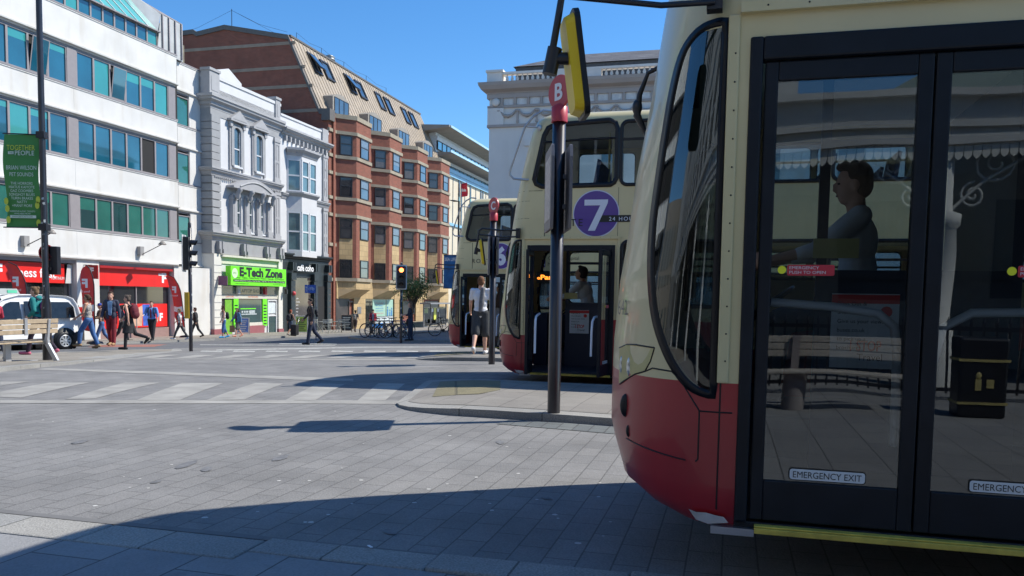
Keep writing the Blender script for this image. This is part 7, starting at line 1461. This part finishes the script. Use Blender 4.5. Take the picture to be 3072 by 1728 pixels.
person('man in blue shirt and red tie with black trousers walking forward', 457, 1023, 119, -85, dict(trousers=(.97, blk, 1.1), top=(.7, K('shirt_blue', (.14, .30, .62)), .05), tie=K('tie_red', (.22, .02, .04)), shoes=shb, hair=('short', hb_), pack=(blk, blk, .7), build=1.12), dict(lh=18, lk=4, rh=-16, rk=14, lf=5, rf=18, le=25, re=55, lab=14, rab=14), .1, .015)
person('boy in white football top and dark trousers near the side-on traffic light', 541, 1020, 95, 195, dict(trousers=(.97, K('charcoal', (.05, .05, .055)), .9), top=(.3, white, .08), shoes=white, hair=('short', hl_), pack=(navy, navy, .5)), dict(lh=26, rh=-24, rk=10), .1, .016)
person('person in dark jacket and red top beside the refuse sacks', 588, 1012, 90, 190, dict(trousers=(.97, blk, 1), top=(.98, K('darkred', (.12, .02, .02)), .08), jacket=(blk, K('darkred', (.12, .02, .02))), shoes=shb, hair=('short', hb_)), None, .1, .018)
person('man in white vest, denim shorts and bright blue trainers by the green shop', 672, 1014, 95, 215, dict(skin='mid', trousers=(.70, denim, 1.15), top=(-1, white, .08), shoes=K('shoe_blue', (.02, .32, .62)), hair=('curly', hb_), pack=(blk, blk, .9)), dict(lf=5, rf=-5, lh=10, rh=-8, lab=14, rab=14), .1, .015)
r, T, up_, J = person('long haired woman in denim jacket and grey shorts outside the green shop', 714, 1011, 87, 235, dict(trousers=(.45, grey, 1.1), top=(.3, K('plum', (.10, .05, .06)), .08), jacket=(K('denim_light', (.11, .22, .36)), K('plum', (.10, .05, .06))), shoes=K('shoe_coral', (.5, .2, .14)), hair=('long', hb_)), None, .1, .016)
u, v = G(697, 1011, .1); q = MB(); q.box((-.12, -.06, .25), (.12, .06, .6)); q.tube([(-.06, 0, .6), (-.04, 0, .75), (.04, 0, .75), (.06, 0, .6)], .008, 4); single('paper_bag', 'brown paper carrier bag held by the woman in denim jacket', 'bag', q, K('paper_brown', (.32, .20, .12)), (u, v, gz(u, v) + .1), wrz(90), absu=False)
person('red haired woman with black rucksack walking towards the cafe', 872, 1007, 78, 60, dict(skin='mid', trousers=(.42, K('denim_dark', (.04, .06, .10)), 1.1), top=(-1, blk, .06), shoes=grey, hair=('bun', hr), pack=(blk, blk, 1.2)), None, .1, .018)
u, v = G(884, 1008, .1); r = thing('suitcase', 'black wheeled suitcase trailing behind the red haired woman', 'suitcase', (u, v, gz(u, v) + .1), wrz(60)); part(r, 'shell', MB().box((-.2, -.13, .06), (.2, .13, .62)), blk, bevel=.04); part(r, 'handle', MB().tube([(-.1, .1, .6), (-.1, .25, 1.0), (.1, .25, 1.0), (.1, .1, .6)], .01, 5), M_steel); part(r, 'wheel', MB().lathe([(.05, -.18), (.05, .18)], (0, -.1, .05), 10, ax=(1, 0, 0)), M_rub)
r, T, up_, J = person('man in dark leather jacket crossing the road alone in the middle', 934, 1034, 138, 200, dict(skin='mid', trousers=(.97, navy, 1.05), top=(.98, K('leather', (.022, .018, .02), .4), .08), shoes=shb, hair=('short', hd2), pack=(blk, blk, .6)), dict(lf=-12, rf=14, le=22, re=28, lh=12, lk=4, rh=-18, rk=24, lean=2, hy=8), .005, .0135)
person('person with grey backpack walking away past the chalk board', 1066, 997, 67, 80, dict(trousers=(.97, K('brown_dark', (.05, .03, .03)), 1), top=(.3, grey, .08), shoes=shb, hair=('curly', hd2), pack=(grey, K('pack_grey', (.2, .19, .18)), .9)), dict(lh=20, rh=-20), .1, .018)
person('person in bright red jacket standing behind the leftmost bicycle', 1119, 1001, 73, -80, dict(trousers=(.97, K('trouser_beige', (.3, .25, .2)), 1), top=(.3, K('tshirt_pale', (.42, .45, .5)), .06), jacket=(K('jacket_red', (.42, .03, .06)), K('tshirt_pale', (.42, .45, .5))), shoes=shb, hair=('short', hd2), cap=blk), None, .1, .018)
r, T, up_, J = person('long haired woman in black holding a phone by the red traffic light', 1230, 1023, 115, 180, dict(trousers=(.97, navy, .92), top=(.7, K('top_dark', (.03, .03, .045)), .14), shoes=shb, hair=('long', K('hair_chestnut', (.15, .08, .045)))), dict(lh=4, lk=4, rh=-3, rk=5, lf=12, rf=15, le=78, re=72, lean=0, hp=8), .09, .014)
u, v = toUV(r.location); q = MB(); 
hh = T(MB().ell((J['rwr'] + J['rhd'] * .1), (.045, .08, .012))); part_ = hh
mbp = MB(); mbp.v = hh.v; mbp.f = hh.f; mbp.m = hh.m; mbp.s = hh.s; single('mobile_phone', 'dark phone in the hands of the long haired woman', 'phone', mbp, M_blk, (u, v, r.location.z), wrz(180), absu=False)
q = MB(); q.ell((.20, .05, .78), (.09, .16, .20)); q.tube([(.2, .0, .95), (.16, -.02, 1.2), (.1, -.0, 1.42)], .012, 5); single('shoulder_bag', 'black shoulder bag on the long haired woman', 'bag', q, blk, (u, v, r.location.z), wrz(180), absu=False)
r, T, up_, J = person('man in white t-shirt and dark shorts seen from behind, grey jumper over his shoulder', 1440, 1063, 232, 84, dict(trousers=(.50, K('shorts_grey', (.045, .05, .055)), 1.12), top=(.32, K('tshirt', (.72, .73, .76), var=.05), .07), shoes=K('shoe_white', (.62, .62, .62)), hair=('short', K('hair_ginger', (.16, .07, .03))), build=1.06), dict(lh=-14, lk=26, rh=8, rk=4, lf=14, le=28, rf=12, re=30, lab=12, rab=10, lean=2), .10, .0115)
q = MB(); cap(q, up_((.06, -.13, 1.46)), up_((.04, -.155, 1.15)), .05, .062); cap(q, up_((.04, -.155, 1.15)), up_((.02, -.16, .98)), .06, .045); cap(q, up_((.06, -.12, 1.46)), up_((.07, .08, 1.47)), .045, .05); part(r, 'jumper', voxel(T(q), 'jumper', K('jumper_grey', (.16, .16, .165), scale=16), .012, 2), [])
u, v = UB - 2, 0
person('passenger in pale coat boarding the farthest bus behind the man in white', 1497, 1052, 205, 75, dict(trousers=(.97, K('trouser_beige', (.3, .25, .2)), 1), skirt=(.45, K('coat_pale', (.34, .31, .29))), top=(.98, K('coat_pale', (.34, .31, .29)), .12), shoes=shb, hair=('long', hb_)), dict(lean=2), .1, .016, Hm=1.62)
person('person in red at the far left edge of the view', -14, 1078, 190, 150, dict(trousers=(.97, navy, 1), top=(.98, K('jacket_red', (.42, .03, .06)), .1), shoes=shb, hair=('short', hb_)), dict(rf=20, re=70, rab=20), .05, .018)
# drivers in their cabs
for i, (uu, vf, z0_, lb, sk) in enumerate(((UA, .60, .08, 'bus driver in white shirt at the wheel of the nearest bus', 'pale'), (UB, 3.64, -.15, 'bus driver in white shirt in the cab of the route 7 bus', 'tan'), (UC, 7.55, -.32, 'bus driver in white shirt in the cab of the farthest bus', 'mid'))):
    person(lb, 0, 0, 0, 165 if i == 0 else 150, dict(skin=sk, trousers=(.97, navy, 1), top=(.7, white, .06), shoes=shb, hair=('short', hb_ if i == 0 else hd2)), dict(sit=.78, lh=82, rh=82, lk=75, rk=75, lf=48, rf=48, le=30, re=30, lean=4 if i == 0 else 14, hp=-3 if i == 0 else 18), at=(uu + 1.25 + .50, vf - 1.32), z0=z0_ + 1.02, Hm=1.78, vox=.011 if i == 0 else .016, group='bus drivers at work')

# ---------------------------------------------------------------- pieces of one kind become parts of their own
def split_part(o, tol=.06):
    me = o.data; n = len(me.vertices); par = list(range(n))
    def find(a):
        while par[a] != a: par[a] = par[par[a]]; a = par[a]
        return a
    for p in me.polygons:
        vs = p.vertices; a = find(vs[0])
        for b in vs[1:]: par[find(b)] = a
    isl = {}
    for i in range(n): isl.setdefault(find(i), []).append(i)
    keys = list(isl); bb = []
    for k in keys:
        cs = [me.vertices[i].co for i in isl[k]]; bb.append([min(c[j] for c in cs) - tol / 2 for j in range(3)] + [max(c[j] for c in cs) + tol / 2 for j in range(3)])
    g = list(range(len(keys)))
    def fg(a):
        while g[a] != a: a = g[a]
        return a
    for i in range(len(keys)):
        for j in range(i):
            A, B = bb[i], bb[j]
            if all(A[k] <= B[k + 3] and B[k] <= A[k + 3] for k in range(3)): g[fg(i)] = fg(j)
    roots = sorted(set(fg(i) for i in range(len(keys))))
    if len(roots) < 2 or len(roots) > 60: return
    own = {}
    for i, k in enumerate(keys):
        for v in isl[k]: own[v] = fg(i)
    for n_, r_ in enumerate(roots):
        ids = [v for v in range(n) if own[v] == r_]; ix = {v: q for q, v in enumerate(ids)}; fs = [p for p in me.polygons if own[p.vertices[0]] == r_]
        m2 = bpy.data.meshes.new(me.name); m2.from_pydata([me.vertices[v].co for v in ids], [], [[ix[v] for v in p.vertices] for p in fs])
        for m in me.materials: m2.materials.append(m)
        m2.polygons.foreach_set('material_index', [p.material_index for p in fs]); m2.polygons.foreach_set('use_smooth', [p.use_smooth for p in fs]); m2.update()
        if n_ == 0: first = m2
        else:
            c = o.copy(); c.data = m2; COL.objects.link(c)
    o.data = first
for o in list(SC.objects):
    b = o.name.split('.')[0]
    if o.type == 'MESH' and o.parent and b in ('window_gasket', 'panel_joint', 'bay_cornice', 'quoins', 'stone_bands', 'corner_bands', 'sticker', 'pier', 'cafe_pilaster', 'arcade_piers', 'parapet_block', 'pilaster', 'brackets', 'seats', 'handrail', 'headlamp', 'fog_lamp', 'lens', 'stone_pier', 'green_pilaster', 'transom_light', 'base_course', 'dentils_', 'ceilings', 'bumper_corner', 'shop_window', 'louvre_', 'notices', 'side_window', 'bench_seats', 'tail_lamp', 'corner_block', 'quarter_glass', 'safety_line_', 'capital', 'scroll_bracket', 'shoe', 'wheel_arch', 'banner_arm', 'window_strip', 'window_lights', 'roof_edge_'):
        if not o.children or b in ('headlamp',): split_part(o, .25 if b in ('seats',) and False else .06)
for a, b in (('arcade_piers', 'arcade_pier'), ('brackets', 'bracket'), ('seats', 'seat'), ('ceilings', 'ceiling_panel'), ('notices', 'notice'), ('bench_seats', 'bench_seat'), ('balusters', 'balusters')):
    for o in list(SC.objects):
        if o.name.split('.')[0] == a: o.name = b
